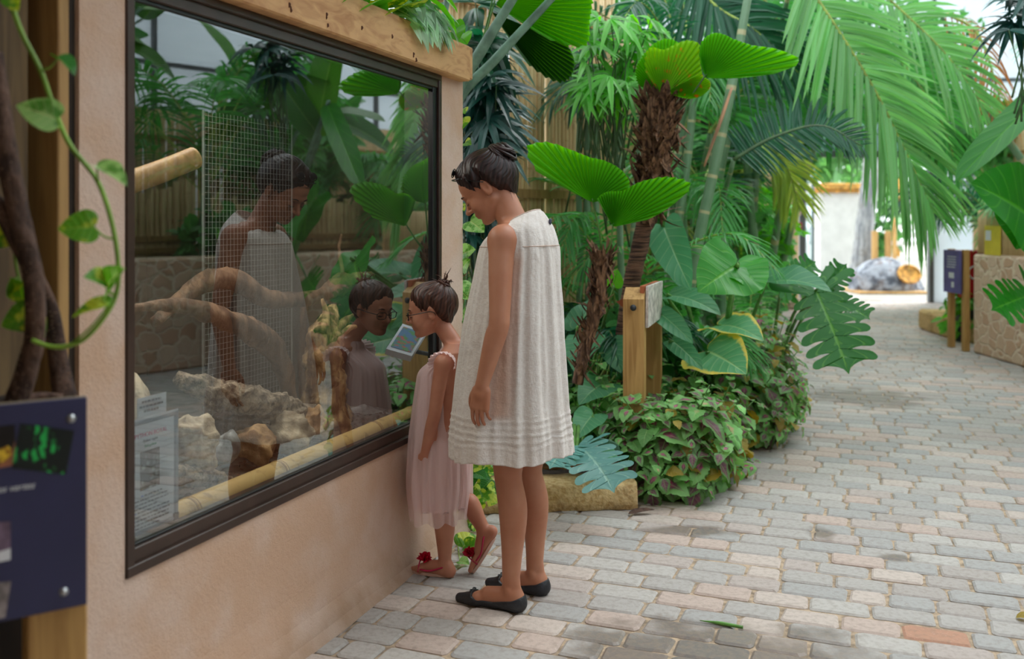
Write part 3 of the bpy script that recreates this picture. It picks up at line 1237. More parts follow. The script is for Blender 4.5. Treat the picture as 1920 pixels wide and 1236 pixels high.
t = NT('green_snake_photo')
wv = t.n('TexWave')
t.t.links.new(t.obj(), wv.inputs['Vector'])
wv.inputs['Scale'].default_value = 26
wv.inputs['Distortion'].default_value = 9
wv.inputs['Detail'].default_value = 2
c = t.mix(t.math('MULTIPLY', t.step(t.noise(22, 2), .49, .58), t.step(wv.outputs['Fac'], .2, .8)), (10, 26, 26), (40, 190, 90))
M['ph_green'] = t.done(t.bsdf(c, .4))
t = NT('yellow_snake_photo')
c = t.mix(t.step(t.noise(90, 3), .4, .6), (150, 96, 30), (240, 200, 60))
M['ph_yellow'] = t.done(t.bsdf(c, .4))
M['ph_dark'] = simple('dark_photo', (24, 22, 26), .4, .3, 20)
M['ph_mauve'] = simple('mauve_photo', (104, 86, 106), .4, .3, 16)
M['ph_grey'] = simple('grey_photo', (150, 140, 140), .4, .25, 18)
M['ph_hand'] = simple('skin_photo', (150, 96, 70), .4, .2, 10)
picture('photograph', [(-60, 806), (28, 796), (28, 872), (-60, 890)], M['ph_dark'], .0014)
picture('photograph', [(38, 794), (139, 808), (124, 890), (22, 878)], M['ph_green'], .002)
picture('photograph', [(-70, 985), (20, 978), (20, 1050), (-70, 1070)], M['ph_mauve'])
picture('photograph', [(-70, 1100), (21, 1090), (10, 1158), (-80, 1180)], M['ph_grey'])
mb = MB()
tube(mb, [onboard(2, 850, .002), onboard(2, 850, .003)], .016, 3, 28)
mb.build('yellow_snake', M['ph_yellow'], r, smooth=False)
mb = MB()
mb.add([onboard(x, y, .0018) for x, y in ((-40, 884), (-10, 880), (22, 846), (28, 826), (28, 872), (-40, 886))], [[0, 1, 2, 3, 4, 5]])
mb.build('hand_picture', M['ph_hand'], r, smooth=False)
mb = MB()
mb.add([onboard(x, y, .0024) for x, y in ((20, 1028), (20, 1050), (-40, 1062), (-40, 1048))], [[0, 1, 2, 3]])
mb.build('picture_detail', M['white'], r, smooth=False)
bxs = nrm(bx_ + UP * .0)
text('es vertes', .017, M['white'], r, onboard(-6, 925, .002), bxs, UP, 'LEFT', .45, spacing=.95)
text('les python', .017, M['white'], r, onboard(-118, 928, .002), bxs, UP, 'LEFT', .45, spacing=.95)

r = thing('sign_post', 'square pale timber post carrying the navy board at the left edge', 'post', BR)
mb = MB()
hexa(mb, BR - bx_ * .046 - bn_ * .062 + UP * .53, bx_ * .05, bn_ * .042, UP * .53, .003)
mb.build('post', M['post'], r, smooth=False)

mb = MB()
hexa(mb, at(40, 500, 1.95) * (1, 1, 0) + UP * .51 - bx_ * .10, bx_ * .15, bn_ * .055, UP * .51, .01)
r = mb.build('planter_box', M['black_wood'], smooth=False)
setp(r, 'dark timber planter box holding the woody stems behind the navy board', 'planter')
mb = MB()
q = at(40, 500, 1.95) * (1, 1, 0) + UP * 1.03 - bx_ * .10
hexa(mb, q, bx_ * .145, bn_ * .045, UP * .010, .005)
o = mb.build('planter_soil', M['soil'])
setp(o, 'dry brown soil in the planter at the left edge', 'soil', kind='stuff')
# ------------------------------------------------------------------ smooth bodies: signed distance field + surface nets
class SDF:
    def __init__(s, lo, hi, h, k=0.02):
        s.lo = np.array(lo, float)
        s.h = h
        s.n = np.ceil((np.array(hi) - s.lo) / h).astype(int) + 1
        s.g = np.full(s.n, 0.2, np.float32)
        s.k = k

    def region(s, lo, hi):
        i0 = np.clip(np.floor((lo - s.lo) / s.h).astype(int), 0, s.n - 1)
        i1 = np.clip(np.ceil((hi - s.lo) / s.h).astype(int) + 1, 1, s.n)
        ax = [s.lo[k] + s.h * np.arange(i0[k], i1[k]) for k in range(3)]
        return tuple(slice(a, b) for a, b in zip(i0, i1)), np.meshgrid(*ax, indexing='ij', sparse=True)

    def put(s, d, sl, k, mode='u'):
        g = s.g[sl]
        k = s.k if k is None else k
        if mode == 'u':
            hh = np.clip(0.5 + 0.5 * (g - d) / k, 0, 1)
            s.g[sl] = g * (1 - hh) + d * hh - k * hh * (1 - hh)
        elif mode == 's':
            hh = np.clip(0.5 - 0.5 * (g + d) / k, 0, 1)
            s.g[sl] = g * (1 - hh) - d * hh + k * hh * (1 - hh)
        elif mode == 'i':
            s.g[sl] = np.maximum(g, d)

    def cone(s, a, b, ra, rb, k=None, mode='u', sq=None):
        """round cone a-b; sq = (axis vector, factor) flattens along that axis"""
        a, b = np.array(a, float), np.array(b, float)
        kk = s.k if k is None else k
        m = max(ra, rb) + kk + 2 * s.h
        sl, (X, Y, Z) = s.region(np.minimum(a, b) - m, np.maximum(a, b) + m)
        ab = b - a
        L2 = ab @ ab + 1e-12
        px, py, pz = X - a[0], Y - a[1], Z - a[2]
        t = np.clip((px * ab[0] + py * ab[1] + pz * ab[2]) / L2, 0, 1)
        qx, qy, qz = px - t * ab[0], py - t * ab[1], pz - t * ab[2]
        d2 = qx * qx + qy * qy + qz * qz
        if sq is not None:
            v, f = nrm(sq[0]), sq[1]
            c = qx * v[0] + qy * v[1] + qz * v[2]
            d2 = d2 + c * c * (f * f - 1)
        d = np.sqrt(d2) - (ra + (rb - ra) * t)
        s.put(d.astype(np.float32), sl, kk, mode)

    def chain(s, P, R, k=None, sq=None):
        """one smooth tapering limb through P: hard minimum along the limb, one smooth union with the rest"""
        P = np.array(P, float)
        m = (len(P) - 1) * 7 + 1
        Q = cr(np.column_stack([P, R]), m) if len(P) > 2 else cr(np.column_stack([P, R]), 9)
        kk = s.k if k is None else k
        mg = Q[:, 3].max() + kk + 2 * s.h
        sl, (X, Y, Z) = s.region(Q[:, :3].min(0) - mg, Q[:, :3].max(0) + mg)
        best = None
        for i in range(len(Q) - 1):
            a, ab = Q[i, :3], Q[i + 1, :3] - Q[i, :3]
            px, py, pz = X - a[0], Y - a[1], Z - a[2]
            t = np.clip((px * ab[0] + py * ab[1] + pz * ab[2]) / (ab @ ab + 1e-12), 0, 1)
            qx, qy, qz = px - t * ab[0], py - t * ab[1], pz - t * ab[2]
            d2 = qx * qx + qy * qy + qz * qz
            if sq is not None:
                v, f = nrm(sq[0]), sq[1]
                c = qx * v[0] + qy * v[1] + qz * v[2]
                d2 = d2 + c * c * (f * f - 1)
            d = np.sqrt(d2) - (Q[i, 3] + (Q[i + 1, 3] - Q[i, 3]) * t)
            best = d if best is None else np.minimum(best, d)
        s.put(best.astype(np.float32), sl, kk)

    def ell(s, c, r, rot=None, k=None, mode='u'):
        c, r = np.array(c, float), np.array(r, float)
        kk = s.k if k is None else k
        m = r.max() + kk + 2 * s.h
        sl, (X, Y, Z) = s.region(c - m, c + m)
        x, y, z = X - c[0], Y - c[1], Z - c[2]
        if rot is not None:
            R = np.asarray(rot)          # columns = local axes
            x, y, z = (x * R[0, j] + y * R[1, j] + z * R[2, j] for j in range(3))
        k0 = np.sqrt((x / r[0]) ** 2 + (y / r[1]) ** 2 + (z / r[2]) ** 2)
        k1 = np.sqrt((x / r[0] ** 2) ** 2 + (y / r[1] ** 2) ** 2 + (z / r[2] ** 2) ** 2) + 1e-9
        d = k0 * (k0 - 1) / k1
        s.put(d.astype(np.float32), sl, kk, mode)

    def loft(s, rows, k=None):
        """rows (z, ca, cb, ra, rb): elliptic column"""
        R = np.array(sorted(rows))
        m = 0.03
        lo = np.array([(R[:, 1] - R[:, 3]).min() - m, (R[:, 2] - R[:, 4]).min() - m, R[0, 0] - m])
        hi = np.array([(R[:, 1] + R[:, 3]).max() + m, (R[:, 2] + R[:, 4]).max() + m, R[-1, 0] + m])
        sl, (X, Y, Z) = s.region(lo, hi)
        z = Z.ravel()
        f = lambda j: np.interp(z, R[:, 0], R[:, j])[None, None, :]
        ra, rb = f(3), f(4)
        q = np.sqrt(((X - f(1)) / ra) ** 2 + ((Y - f(2)) / rb) ** 2)
        d = (q - 1) * np.minimum(ra, rb)
        dz = np.maximum(R[0, 0] - z, z - R[-1, 0])[None, None, :]
        d = np.maximum(d, dz)
        s.put(d.astype(np.float32), sl, s.k if k is None else k)

    def mesh(s):
        g = s.g
        ins = g < 0
        c = [ins[i:i + ins.shape[0] - 1 or None, j:j + ins.shape[1] - 1 or None, k:k + ins.shape[2] - 1 or None] for i in (0, 1) for j in (0, 1) for k in (0, 1)]
        c = []
        nx, ny, nz = g.shape
        offs = [(i, j, k) for i in (0, 1) for j in (0, 1) for k in (0, 1)]
        tot = np.zeros((nx - 1, ny - 1, nz - 1), np.int8)
        for (i, j, k) in offs:
            tot += ins[i:nx - 1 + i, j:ny - 1 + j, k:nz - 1 + k]
        act = (tot > 0) & (tot < 8)
        idx = np.argwhere(act)
        vid = np.full(act.shape, -1, np.int32)
        vid[act] = np.arange(len(idx))
        cv = np.stack([g[idx[:, 0] + i, idx[:, 1] + j, idx[:, 2] + k] for (i, j, k) in offs], 1)
        acc = np.zeros((len(idx), 3))
        cnt = np.zeros(len(idx))
        O = np.array(offs, float)
        for a in range(8):
            for b in range(a + 1, 8):
                if abs(O[a] - O[b]).sum() != 1:
                    continue
                va, vb = cv[:, a], cv[:, b]
                m = (va < 0) != (vb < 0)
                t = np.where(m, va / np.where(m, va - vb, 1), 0)
                acc += m[:, None] * (O[a] + (O[b] - O[a]) * t[:, None])
                cnt += m
        V = s.lo + s.h * (idx + acc / cnt[:, None])
        F = []
        for ax in range(3):
            sh = [slice(1, -1)] * 3
            lo_, hi_ = [slice(1, n - 1) for n in g.shape], [slice(1, n - 1) for n in g.shape]
            lo_[ax] = slice(0, g.shape[ax] - 1)
            hi_[ax] = slice(1, g.shape[ax])
            A_, B_ = ins[tuple(lo_)], ins[tuple(hi_)]
            e = np.argwhere(A_ != B_)
            inside = A_[tuple(e.T)]
            base = e.copy()
            o = [k for k in range(3) if k != ax]
            for k in o:
                base[:, k] += 1
            q = []
            for (da, db) in ((0, 0), (-1, 0), (-1, -1), (0, -1)):
                p = base.copy()
                p[:, o[0]] += da
                p[:, o[1]] += db
                q.append(vid[p[:, 0], p[:, 1], p[:, 2]])
            q = np.stack(q, 1)
            flip = inside if ax != 1 else ~inside
            q[~flip] = q[~flip][:, ::-1]
            q = q[(q >= 0).all(1)]
            F.append(q)
        return V, np.concatenate(F)


def rot_y(p):
    """pitch forward (x forward, z up) by p radians: head bends down"""
    c, s_ = math.cos(p), math.sin(p)
    return np.array([[c, 0, s_], [0, 1, 0], [-s_, 0, c]])


def rot_z(p):
    c, s_ = math.cos(p), math.sin(p)
    return np.array([[c, -s_, 0], [s_, c, 0], [0, 0, 1]])


def skinmat(name, base, red):
    t = NT(name)
    n1 = t.noise(7, 3)
    c = t.mix(t.step(n1, .3, .7), base, red)
    c = t.mix(t.math('MULTIPLY', t.step(t.noise(220, 2), .6, .8), .12), c, (120, 70, 52))
    return t.done(t.bsdf(c, .48, t.bump(t.noise(420, 2), .12, .001), .4, sss=.12))


def hairmat(name, c1, c2):
    t = NT(name)
    ti = t.n('Attribute', attribute_name='tint').outputs['Fac']
    c = t.mix(ti, c1, c2)
    return t.done(t.bsdf(c, .40, None, .35))


M['skin'] = skinmat('tanned_skin', (188, 132, 104), (176, 116, 88))
M['skin2'] = skinmat('child_skin', (196, 138, 112), (182, 118, 94))
M['hair'] = hairmat('dark_brown_hair', (20, 13, 13), (62, 40, 38))
M['hair2'] = hairmat('brown_hair', (40, 24, 20), (98, 62, 50))
M['lash'] = simple('lash_hair', (24, 16, 14), .6, .05)
M['brow'] = simple('brow_hair', (52, 34, 28), .8, .05)
M['lip'] = simple('lip', (158, 84, 76), .4, .05)
M['earskin'] = skinmat('warm_ear', (214, 120, 88), (206, 106, 76))
M['acetate'] = simple('black_acetate', (16, 16, 18), .25, .05)
M['lens'] = simple('dark_lens', (30, 32, 36), .1, .02)
M['shoe'] = simple('black_leather', (34, 36, 42), .42, .12, 20, .25, 120)
M['sandal'] = simple('magenta_strap', (190, 30, 80), .5, .08)
M['flower'] = simple('red_petals', (222, 24, 66), .6, .1)
M['sole'] = simple('pale_sole', (214, 176, 160), .7, .04)


def headfield(f, o, R, s=1.0, child=False):
    """head around the ear point o, rotation R (x forward, z up)"""
    P = lambda x, y, z: o + R @ (np.array([x, y, z * (.88 if z < 0 else 1)]) * s)
    f.ell(P(-.018, 0, .035), np.array([.094, .075, .085]) * s, R, .01)
    f.ell(P(.030, 0, .045), np.array([.060, .066, .060]) * s, R, .02)
    f.ell(P(.040, 0, -.022), np.array([.050, .056, .072]) * s, R, .02)
    f.ell(P(.028, 0, -.050), np.array([.050, .046, .052]) * s, R, .02)
    for y in (-1, 1):
        f.cone(P(-.002, .052 * y, -.045), P(.058, .018 * y, -.096), .014 * s, .013 * s, .022)
        f.ell(P(.058, .036 * y, -.028), np.array([.024, .022, .024]) * s, R, .016)
    f.ell(P(.070, 0, -.098), np.array([.017, .022, .015]) * s, R, .014)
    f.cone(P(.084, .028, .024), P(.084, -.028, .024), .010 * s, .010 * s, .014)       # brow
    br = .7 if child else 1
    f.cone(P(.086, 0, .012), P(.106, 0, -.022), .007 * s, .0085 * s, .009)
    f.ell(P(.108, 0, -.028), np.array([.0125, .010, .0095]) * s, R, .006)
    for y in (-1, 1):
        f.ell(P(.095, .011 * y, -.031), np.array([.009, .007, .0065]) * s, R, .006)
        f.ell(P(.093, .031 * y, .006), np.array([.014, .017, .010]) * s, R, .010, 's')
        f.ell(P(.076, .031 * y, .002), np.array([.013, .014, .012]) * s, R, .004)
    f.ell(P(.0845, 0, -.055), np.array([.010, .021, .007]) * s, R, .010)
    f.ell(P(.0825, 0, -.067), np.array([.010, .018, .007]) * s, R, .010)
    f.cone(P(.0945, -.018, -.0612), P(.0945, .018, -.0612), .0025 * s, .0025 * s, .003, 's')
    # ears
    for y in (-1, 1):
        E = R @ np.array([[.97, -.22 * y, .12], [.22 * y, .97, 0], [-.12, 0, .99]])
        f.ell(P(-.010, .077 * y, .004), np.array([.017, .007, .030]) * s, E, .004)
        f.ell(P(-.004, .073 * y, -.018), np.array([.010, .006, .013]) * s, E, .005)
        f.ell(P(-.006, .084 * y, .006), np.array([.010, .005, .018]) * s, E, .003, 's')


def hairfield(o, R, s, bun, bunr, h, nape=-.045, frontz=.080, thick=.010):
    lo, hi = o - .22, o + .22
    f = SDF(lo, hi, h, .01)
    P = lambda x, y, z: o + R @ (np.array([x, y, z]) * s)
    t = thick / s
    f.ell(P(-.020, 0, .037), (np.array([.096, .078, .087]) + t) * s, R, .01)
    f.ell(P(.022, 0, .050), (np.array([.060, .066, .058]) + t) * s, R, .02)
    f.ell(P(-.046, 0, -.012), (np.array([.044, .046, .042]) + t * .3) * s, R, .02)
    f.ell(P(-.056, 0, -.044), (np.array([.040, .046, .046]) + t * .3) * s, R, .02)
    # cut away everything in front of / below the hairline
    X, Y, Z = np.meshgrid(*[f.lo[k] + f.h * np.arange(f.n[k]) for k in range(3)], indexing='ij', sparse=True)
    d = [X - o[0], Y - o[1], Z - o[2]]
    Ri = np.asarray(R)
    x, y, z = [(d[0] * Ri[0, j] + d[1] * Ri[1, j] + d[2] * Ri[2, j]) / s for j in range(3)]
    ay = np.abs(y)
    # hairline: z above line(x) where the line rises from the nape, over the ear, up the temple to the forehead
    xs = np.array([-.13, -.075, -.040, -.022, -.008, .012, .030, .048, .062, .076, .12])
    zs = np.array([nape - .040, nape - .030, nape + .012, .014, .036, .012, .030, .056, .072, frontz, frontz + .03])
    line = np.interp(x, xs, zs)
    line = line + np.where(x > .03, ay * -.35 + .0, 0) - np.where(x > .05, 0, 0)
    f.g += (np.clip(1 - (z - line) / .065, 0, 1) ** 1.4 * (thick + .001)).astype(np.float32)
    cut = (line - z) * s * .75
    f.put(cut.astype(np.float32), (slice(None),) * 3, .006, 'i')
    # carve combed strands running towards the bun
    b = np.asarray(bun, float)
    bd = nrm(b - np.array([-.02, 0, .035]))
    e1 = nrm(np.cross(bd, [0, 1, 0]))
    e2 = np.cross(bd, e1)
    qx, qy, qz = x + .02, y, z - .035
    u1 = qx * e1[0] + qy * e1[1] + qz * e1[2]
    u2 = qx * e2[0] + qy * e2[1] + qz * e2[2]
    w_ = qx * bd[0] + qy * bd[1] + qz * bd[2]
    an = np.arctan2(u2, u1) + w_ * 4 + .15 * np.sin(w_ * 60)
    rad = np.sqrt(u1 ** 2 + u2 ** 2)
    groove = (np.sin(an * 34) * .0008 + np.sin(an * 13 + 1) * .0012 + np.sin(an * 61) * .0004) * np.clip(rad / .05, 0, 1)
    f.g += groove.astype(np.float32)
    V, F = f.mesh()
    q = (V - o) @ Ri / s - np.array([-.02, 0, .035])
    an = np.arctan2(q @ e2, q @ e1) + (q @ bd) * 4
    tint = .4 + .28 * np.sin(an * 34) + .2 * np.sin(an * 13 + 1) + .15 * np.sin(an * 89)
    return V, F, np.clip(tint, 0, 1)


def bunmesh(mb, c, r, axis, s, seed=1):
    """coiled bun: wound strands"""
    rs = np.random.default_rng(seed)
    axis = nrm(axis)
    e1 = nrm(np.cross(axis, [0.3, 1, 0]))
    e2 = np.cross(axis, e1)
    blob(mb, c, (r * .84,) * 3, 3, .05, 3, tint=.1)
    for i in range(34):
        a0 = rs.uniform(0, 6.28)
        lat = rs.uniform(-.9, 1.25)
        tilt = rs.normal(0, .28)
        pts = []
        span = rs.uniform(1.6, 4.2)
        for k in range(9):
            a = a0 + span * k / 8
            la = lat + tilt * math.sin(a * 1.0 + a0)
            rr = r * (.93 + .08 * rs.random() * .6 + .04 * math.sin(i))
            pts.append(c + rr * (math.cos(la) * (math.cos(a) * e1 + math.sin(a) * e2) + math.sin(la) * axis * .9))
        wd = rs.uniform(.10, .2) * r
        tube(mb, pts, [wd * .35, wd, wd * 1.05, wd, wd * .35], 22, 6, tint=rs.uniform(.15, .85), flat=.7)


def hand(f, w, el, fwd, side, s=1.0, curl=.5, thumb=1, h=1.0):
    """hand hanging from wrist w; el = elbow; fwd = thumb side; side = back-of-hand direction"""
    d = nrm(w - el)
    fwd = nrm(fwd - d * (fwd @ d))
    side = np.cross(d, fwd) * (1 if np.cross(d, fwd) @ side > 0 else -1)
    P = lambda a, b, c: w + (d * a + fwd * b + side * c) * s
    sq = (side, 1.55)
    # palm
    f.cone(P(0, 0, 0), P(.03, 0, 0), .024 * s, .029 * s, .008, sq=(side, 1.4))
    for b in (-.027, -.009, .009, .026):
        f.cone(P(.022, b * .75, 0), P(.082, b, -.002), .017 * s, .0125 * s, .008, sq=(side, 1.25))
    L = [(.028, .043, .027, .021, .0078), (.0095, .047, .031, .022, .0082), (-.009, .044, .029, .021, .0078), (-.027, .034, .022, .019, .0068)]
    for i, (b, l1, l2, l3, r) in enumerate(L):
        p = P(.086 - (.006 if i in (0, 3) else 0) - (.004 if i == 3 else 0), b, -.002)
        pts, rr = [p], [r * 1.12 * s]
        an = curl * (.45 + .12 * i)
        sp = (b * 3.0) * .35
        for j, l in enumerate((l1, l2, l3)):
            dirn = nrm(d * math.cos(an) - side * math.sin(an) + fwd * sp * .3)
            p = p + dirn * l * s
            pts.append(p)
            rr.append(r * (1.0 - .13 * (j + 1)) * s)
            an += curl * (.75 if j == 0 else .5)
        f.chain(pts, rr, .0035)
    tb = P(.022, .024, -.008)
    t1 = P(.048, .042, -.016)
    t2 = P(.074, .046, -.022)
    t3 = P(.094, .042, -.027)
    f.chain([tb, t1, t2, t3], [.0155 * s, .0115 * s, .0095 * s, .0075 * s], .006)
    return P


class Body:
    def __init__(s, ox, oy, phi):
        s.f = np.array([-math.cos(phi), math.sin(phi), 0])
        s.l = np.array([-math.sin(phi), -math.cos(phi), 0])
        s.o = np.array([ox, oy, 0.0])
        s.rz = math.atan2(s.f[1], s.f[0])

    def lp(s, px, py, b):
        """local (a, b, z) of the pixel at local sideways offset b"""
        u = (px - CX) / FPX
        d = np.array([u, 1, -(py - HY) / FPX])
        c = np.array([0, 0, HC])
        k = (b - (c - s.o) @ s.l) / (d @ s.l)
        p = c + d * k - s.o
        return np.array([p @ s.f, b, p[2]])

    def child(s, name, V, F, mat, root, tint=0.5, smooth=True, uv=None):
        mb = MB()
        mb.add(V, F, uv, tint)
        return s.fin(mb, name, mat, root, smooth)

    def fin(s, mb, name, mat, root, smooth=True):
        o = mb.build(name, mat, None, smooth)
        o.parent = root
        return o


def foot(f, ank, toe, heel_back=.045, s=1.0, lift=0.0, k=.014, wid=1.0):
    """foot on the ground from ankle joint to toe tip; returns sample points"""
    a = np.asarray(ank, float)
    t = np.asarray(toe, float)
    d = nrm((t - a) * (1, 1, 0))
    sd = np.array([-d[1], d[0], 0])
    g = t[2]
    L = np.linalg.norm((t - a)[:2])
    H = lambda x, y, z: a * (1, 1, 0) + d * x + sd * y + UP * z + UP * 0
    hz = lift
    f.ell(H(-heel_back * .55, 0, .030 * s + hz), (.033 * s, .028 * s, .030 * s), None, k)
    f.cone(H(-.012 * s, 0, .05 * s + hz), H(L * .45, 0, .042 * s + hz * .5), .034 * s, .028 * s, k)
    f.cone(H(-.02 * s, 0, .028 * s + hz), H(L * .62, 0, .024 * s + hz * .2), .028 * s, .024 * s, k, sq=(sd, .88))
    f.cone(H(L * .62, .012 * s, .020 * s), H(L - .018 * s, .010 * s, .014 * s), .024 * s, .014 * s, k)
    f.cone(H(L * .6, -.016 * s, .018 * s), H(L - .034 * s, -.018 * s, .013 * s), .021 * s, .012 * s, k)


# ================================================================== the woman
B = Body(.02, 3.53, math.radians(25))
wr = thing('person', 'woman in a sleeveless cream linen dress and black flats, head bowed, hair in a bun', 'person', B.o, B.rz)
LP = B.lp
HS = 1.03
HR = rot_z(math.radians(15)) @ rot_y(math.radians(36))
e_ = HR @ np.array([-.008, .078, .002]) * HS
ho = LP(911, 352, e_[1]) - e_
f = SDF((-.26, -.30, -.01), (.30, .34, 1.78), .0036, .018)
shL, elL, wrL = LP(938, 452, .160), LP(936, 604, .222), LP(904, 722, .245)
shL[0] -= .005
# torso
nb_ = LP(985, 412, 0)      # nape / neck base at the back
na = nb_[0] + .055
tor = [(.63, -.005, 0, .09, .14), (.72, -.005, 0, .115, .175), (.86, -.01, 0, .115, .17), (1.0, -.005, 0, .095, .135), (1.12, 0, 0, .105, .145), (1.25, -.012, 0, .105, .155), (1.33, -.022, 0, .085, .14), (1.385, -.025, 0, .055, .09)]
f.loft(tor, .02)
nbase = np.array([na - .02, 0, 1.36])
f.cone(nbase, ho + HR @ np.array([-.030, 0, -.035]), .056, .050, .03)
f.cone(nbase + (0, .03, -.01), shL + (0, -.02, .012), .045, .042, .03)
f.cone(nbase + (0, -.03, -.01), np.array([shL[0], -.138, shL[2] + .012]), .045, .042, .03)
headfield(f, ho, HR, HS)
# arms
for sgn in (1, -1):
    sh, el, wr_ = shL * (1, sgn, 1), elL * (1, sgn, 1), wrL * (1, sgn, 1)
    if sgn < 0:
        el = el + (.04, 0, 0)
        wr_ = wr_ + (.10, .02, .02)
    f.ell(sh + (0, -.005 * sgn, 0), (.050, .045, .055), None, .02)
    m1 = sh * .55 + el * .45
    m2 = el * .72 + wr_ * .28
    f.chain([sh, m1, el, m2, wr_], [.046, .042, .0355, .0365, .0235], .02)
    f.ell(el + (-.018, .002, -.004), (.016, .018, .02), None, .014)
    hand(f, wr_, el + (.035, 0, 0), np.array([1.0, 0, 0]), np.array([0, float(sgn), 0]), .96, .62)
# legs
leg = []
for (sgn, kx, ky, ax_, ay_, tx, ty) in ((1, 953, 885, 957, 1092, 860, 1127), (-1, 992, 876, 1002, 1066, 915, 1080)):
    b = .088 * sgn
    kn = LP(kx, ky, b)
    an = LP(ax_, ay_, b)
    an[2] = .085
    to = LP(tx, ty, b + .0 * sgn)
    to[2] = 0
    leg.append((an, to))
    hip = np.array([-.005, .082 * sgn, .84])
    cf = kn * .66 + an * .34 + (-.016, 0, 0)
    f.chain([hip, kn + (0, 0, .07), kn - (0, 0, .02), cf, cf * .42 + an * .58 + (-.002, 0, 0), an], [.084, .060, .0495, .0515, .037, .030], .02)
    f.ell(an + (0, .026 * sgn, -.012), (.012, .009, .014), None, .01)
    f.ell(an + (0, -.026 * sgn, -.006), (.012, .009, .014), None, .01)
    f.cone(an + (-.022, 0, .02), an + (-.034, 0, -.05), .012, .018, .014)
    foot(f, an + (-.002, 0, 0), to + (.010, 0, 0) * np.array([-1, 1, 1]))
X, Y, Z = np.meshgrid(*[f.lo[k] + f.h * np.arange(f.n[k]) for k in range(3)], indexing='ij', sparse=True)
V, F = f.mesh()
B.child('body', V, F, M['skin'], wr)
# hair
bun_l = np.array([-.108, 0, .070])
V, F, ti = hairfield(ho, HR, HS, bun_l, .045, .0026, nape=-.050, frontz=.080, thick=.022)
hw = B.child('hair', V, F, M['hair'], wr, ti)
mb = MB()
bunmesh(mb, ho + HR @ bun_l * HS, .056, HR @ nrm(bun_l - np.array([-.02, 0, .035])), 1)
B.fin(mb, 'hair_bun', M['hair'], wr)
mb = MB()
for i in range(16):
    a = RNG.uniform(-.045, .045)
    p0 = ho + HR @ np.array([-.070 + RNG.uniform(-.01, .01), a, -.045])
    p1 = p0 + np.array([-.012, a * .1, -.02])
    p2 = p1 + np.array([RNG.uniform(-.02, .008), a * .2, -.022])
    tube(mb, [p0, p1, p2], [.0008, .0006, .0003], 6, 4, tint=.4)
B.fin(mb, 'loose_strands', M['hair'], wr)


def facebits(B, root, o, R, s, hairm):
    P = lambda x, y, z: o + R @ (np.array([x, y, z * (.88 if z < 0 else 1)]) * s)
    mb = MB()
    for y in (-1, 1):
        tube(mb, [P(.0905, .018 * y, -.0035), P(.0915, .030 * y, -.006), P(.084, .043 * y, -.0035)], [.0012, .0018, .0014], 10, 6)
    B.fin(mb, 'eyelashes', M['lash'], root)
    mb = MB()
    for y in (-1, 1):
        tube(mb, [P(.0955, .014 * y, .026), P(.094, .028 * y, .031), P(.083, .044 * y, .026)], [.0016, .0026, .0014], 10, 6)
    B.fin(mb, 'eyebrows', M['brow'], root)
    mb = MB()
    tube(mb, [P(.085, -.020, -.0610), P(.0915, -.008, -.0572), P(.0925, 0, -.0580), P(.0915, .008, -.0572), P(.085, .020, -.0610)], [.001, .0032, .003, .0032, .001], 16, 6)
    tube(mb, [P(.085, -.018, -.063), P(.0895, 0, -.0672), P(.085, .018, -.063)], [.001, .0042, .001], 14, 6)
    B.fin(mb, 'lips', M['lip'], root)


facebits(B, wr, ho, HR, HS, M['hair'])
# sunglasses pushed up on the hair
P = lambda x, y, z: ho + HR @ np.array([x, y, z]) * HS
mb = MB()
fr = [P(.048, -.076, .082), P(.078, -.048, .100), P(.088, 0, .106), P(.078, .048, .100), P(.048, .076, .082)]
tube(mb, fr, .0022, 24, 6)
for y in (-1, 1):
    tube(mb, [P(.048, .077 * y, .082), P(.026, .088 * y, .058), P(.0, .091 * y, .034), P(-.014, .088 * y, .022)], [.0022, .002, .002, .0022], 14, 6)
    c = P(.064, .034 * y, .121)
    ring = [c + HR @ (np.array([-.013 * math.cos(a), .021 * math.sin(a), .010 * math.cos(a)])) for a in np.linspace(0, 2 * PI, 17)]
    tube(mb, ring, .0018, 34, 6)
B.fin(mb, 'sunglasses', M['acetate'], wr)
mb = MB()
for y in (-1, 1):
    c = P(.064, .034 * y, .121)
    blob(mb, c, (.0015, .021, .013), 2, rot=HR @ rot_y(-.75))
B.fin(mb, 'sunglass_lenses', M['lens'], wr)


# ---- dresses
def linen(name, base, dark, band=None):
    t = NT(name)
    wv1 = t.noise(420, 2, stretch=(1, 1, .15))
    wv2 = t.noise(420, 2, stretch=(.15, .15, 1))
    wr_ = t.noise(11, 4, stretch=(1, 1, .45))
    wr2 = t.noise(26, 5)
    c = t.mix(t.step(t.math('ADD', wv1, wv2), .85, 1.15), dark, base)
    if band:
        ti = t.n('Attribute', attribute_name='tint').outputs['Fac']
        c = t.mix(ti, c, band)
    h = t.math('ADD', t.math('MULTIPLY', t.math('ADD', wv1, wv2), .12), t.math('ADD', t.math('MULTIPLY', wr_, 1.4), t.math('MULTIPLY', wr2, .9)))
    d = t.bsdf(c, .85, t.bump(h, .6, .014), .2, sheen=.2)
    tr = t.n('BsdfTranslucent')
    t.t.links.new(c, tr.inputs[0])
    mx = t.n('MixShader')
    mx.inputs[0].default_value = .22
    t.t.links.new(d, mx.inputs[1])
    t.t.links.new(tr.outputs[0], mx.inputs[2])
    return t.done(mx.outputs[0])


M['linen'] = linen('cream_linen', (250, 244, 239), (240, 231, 224), band=(214, 170, 144))


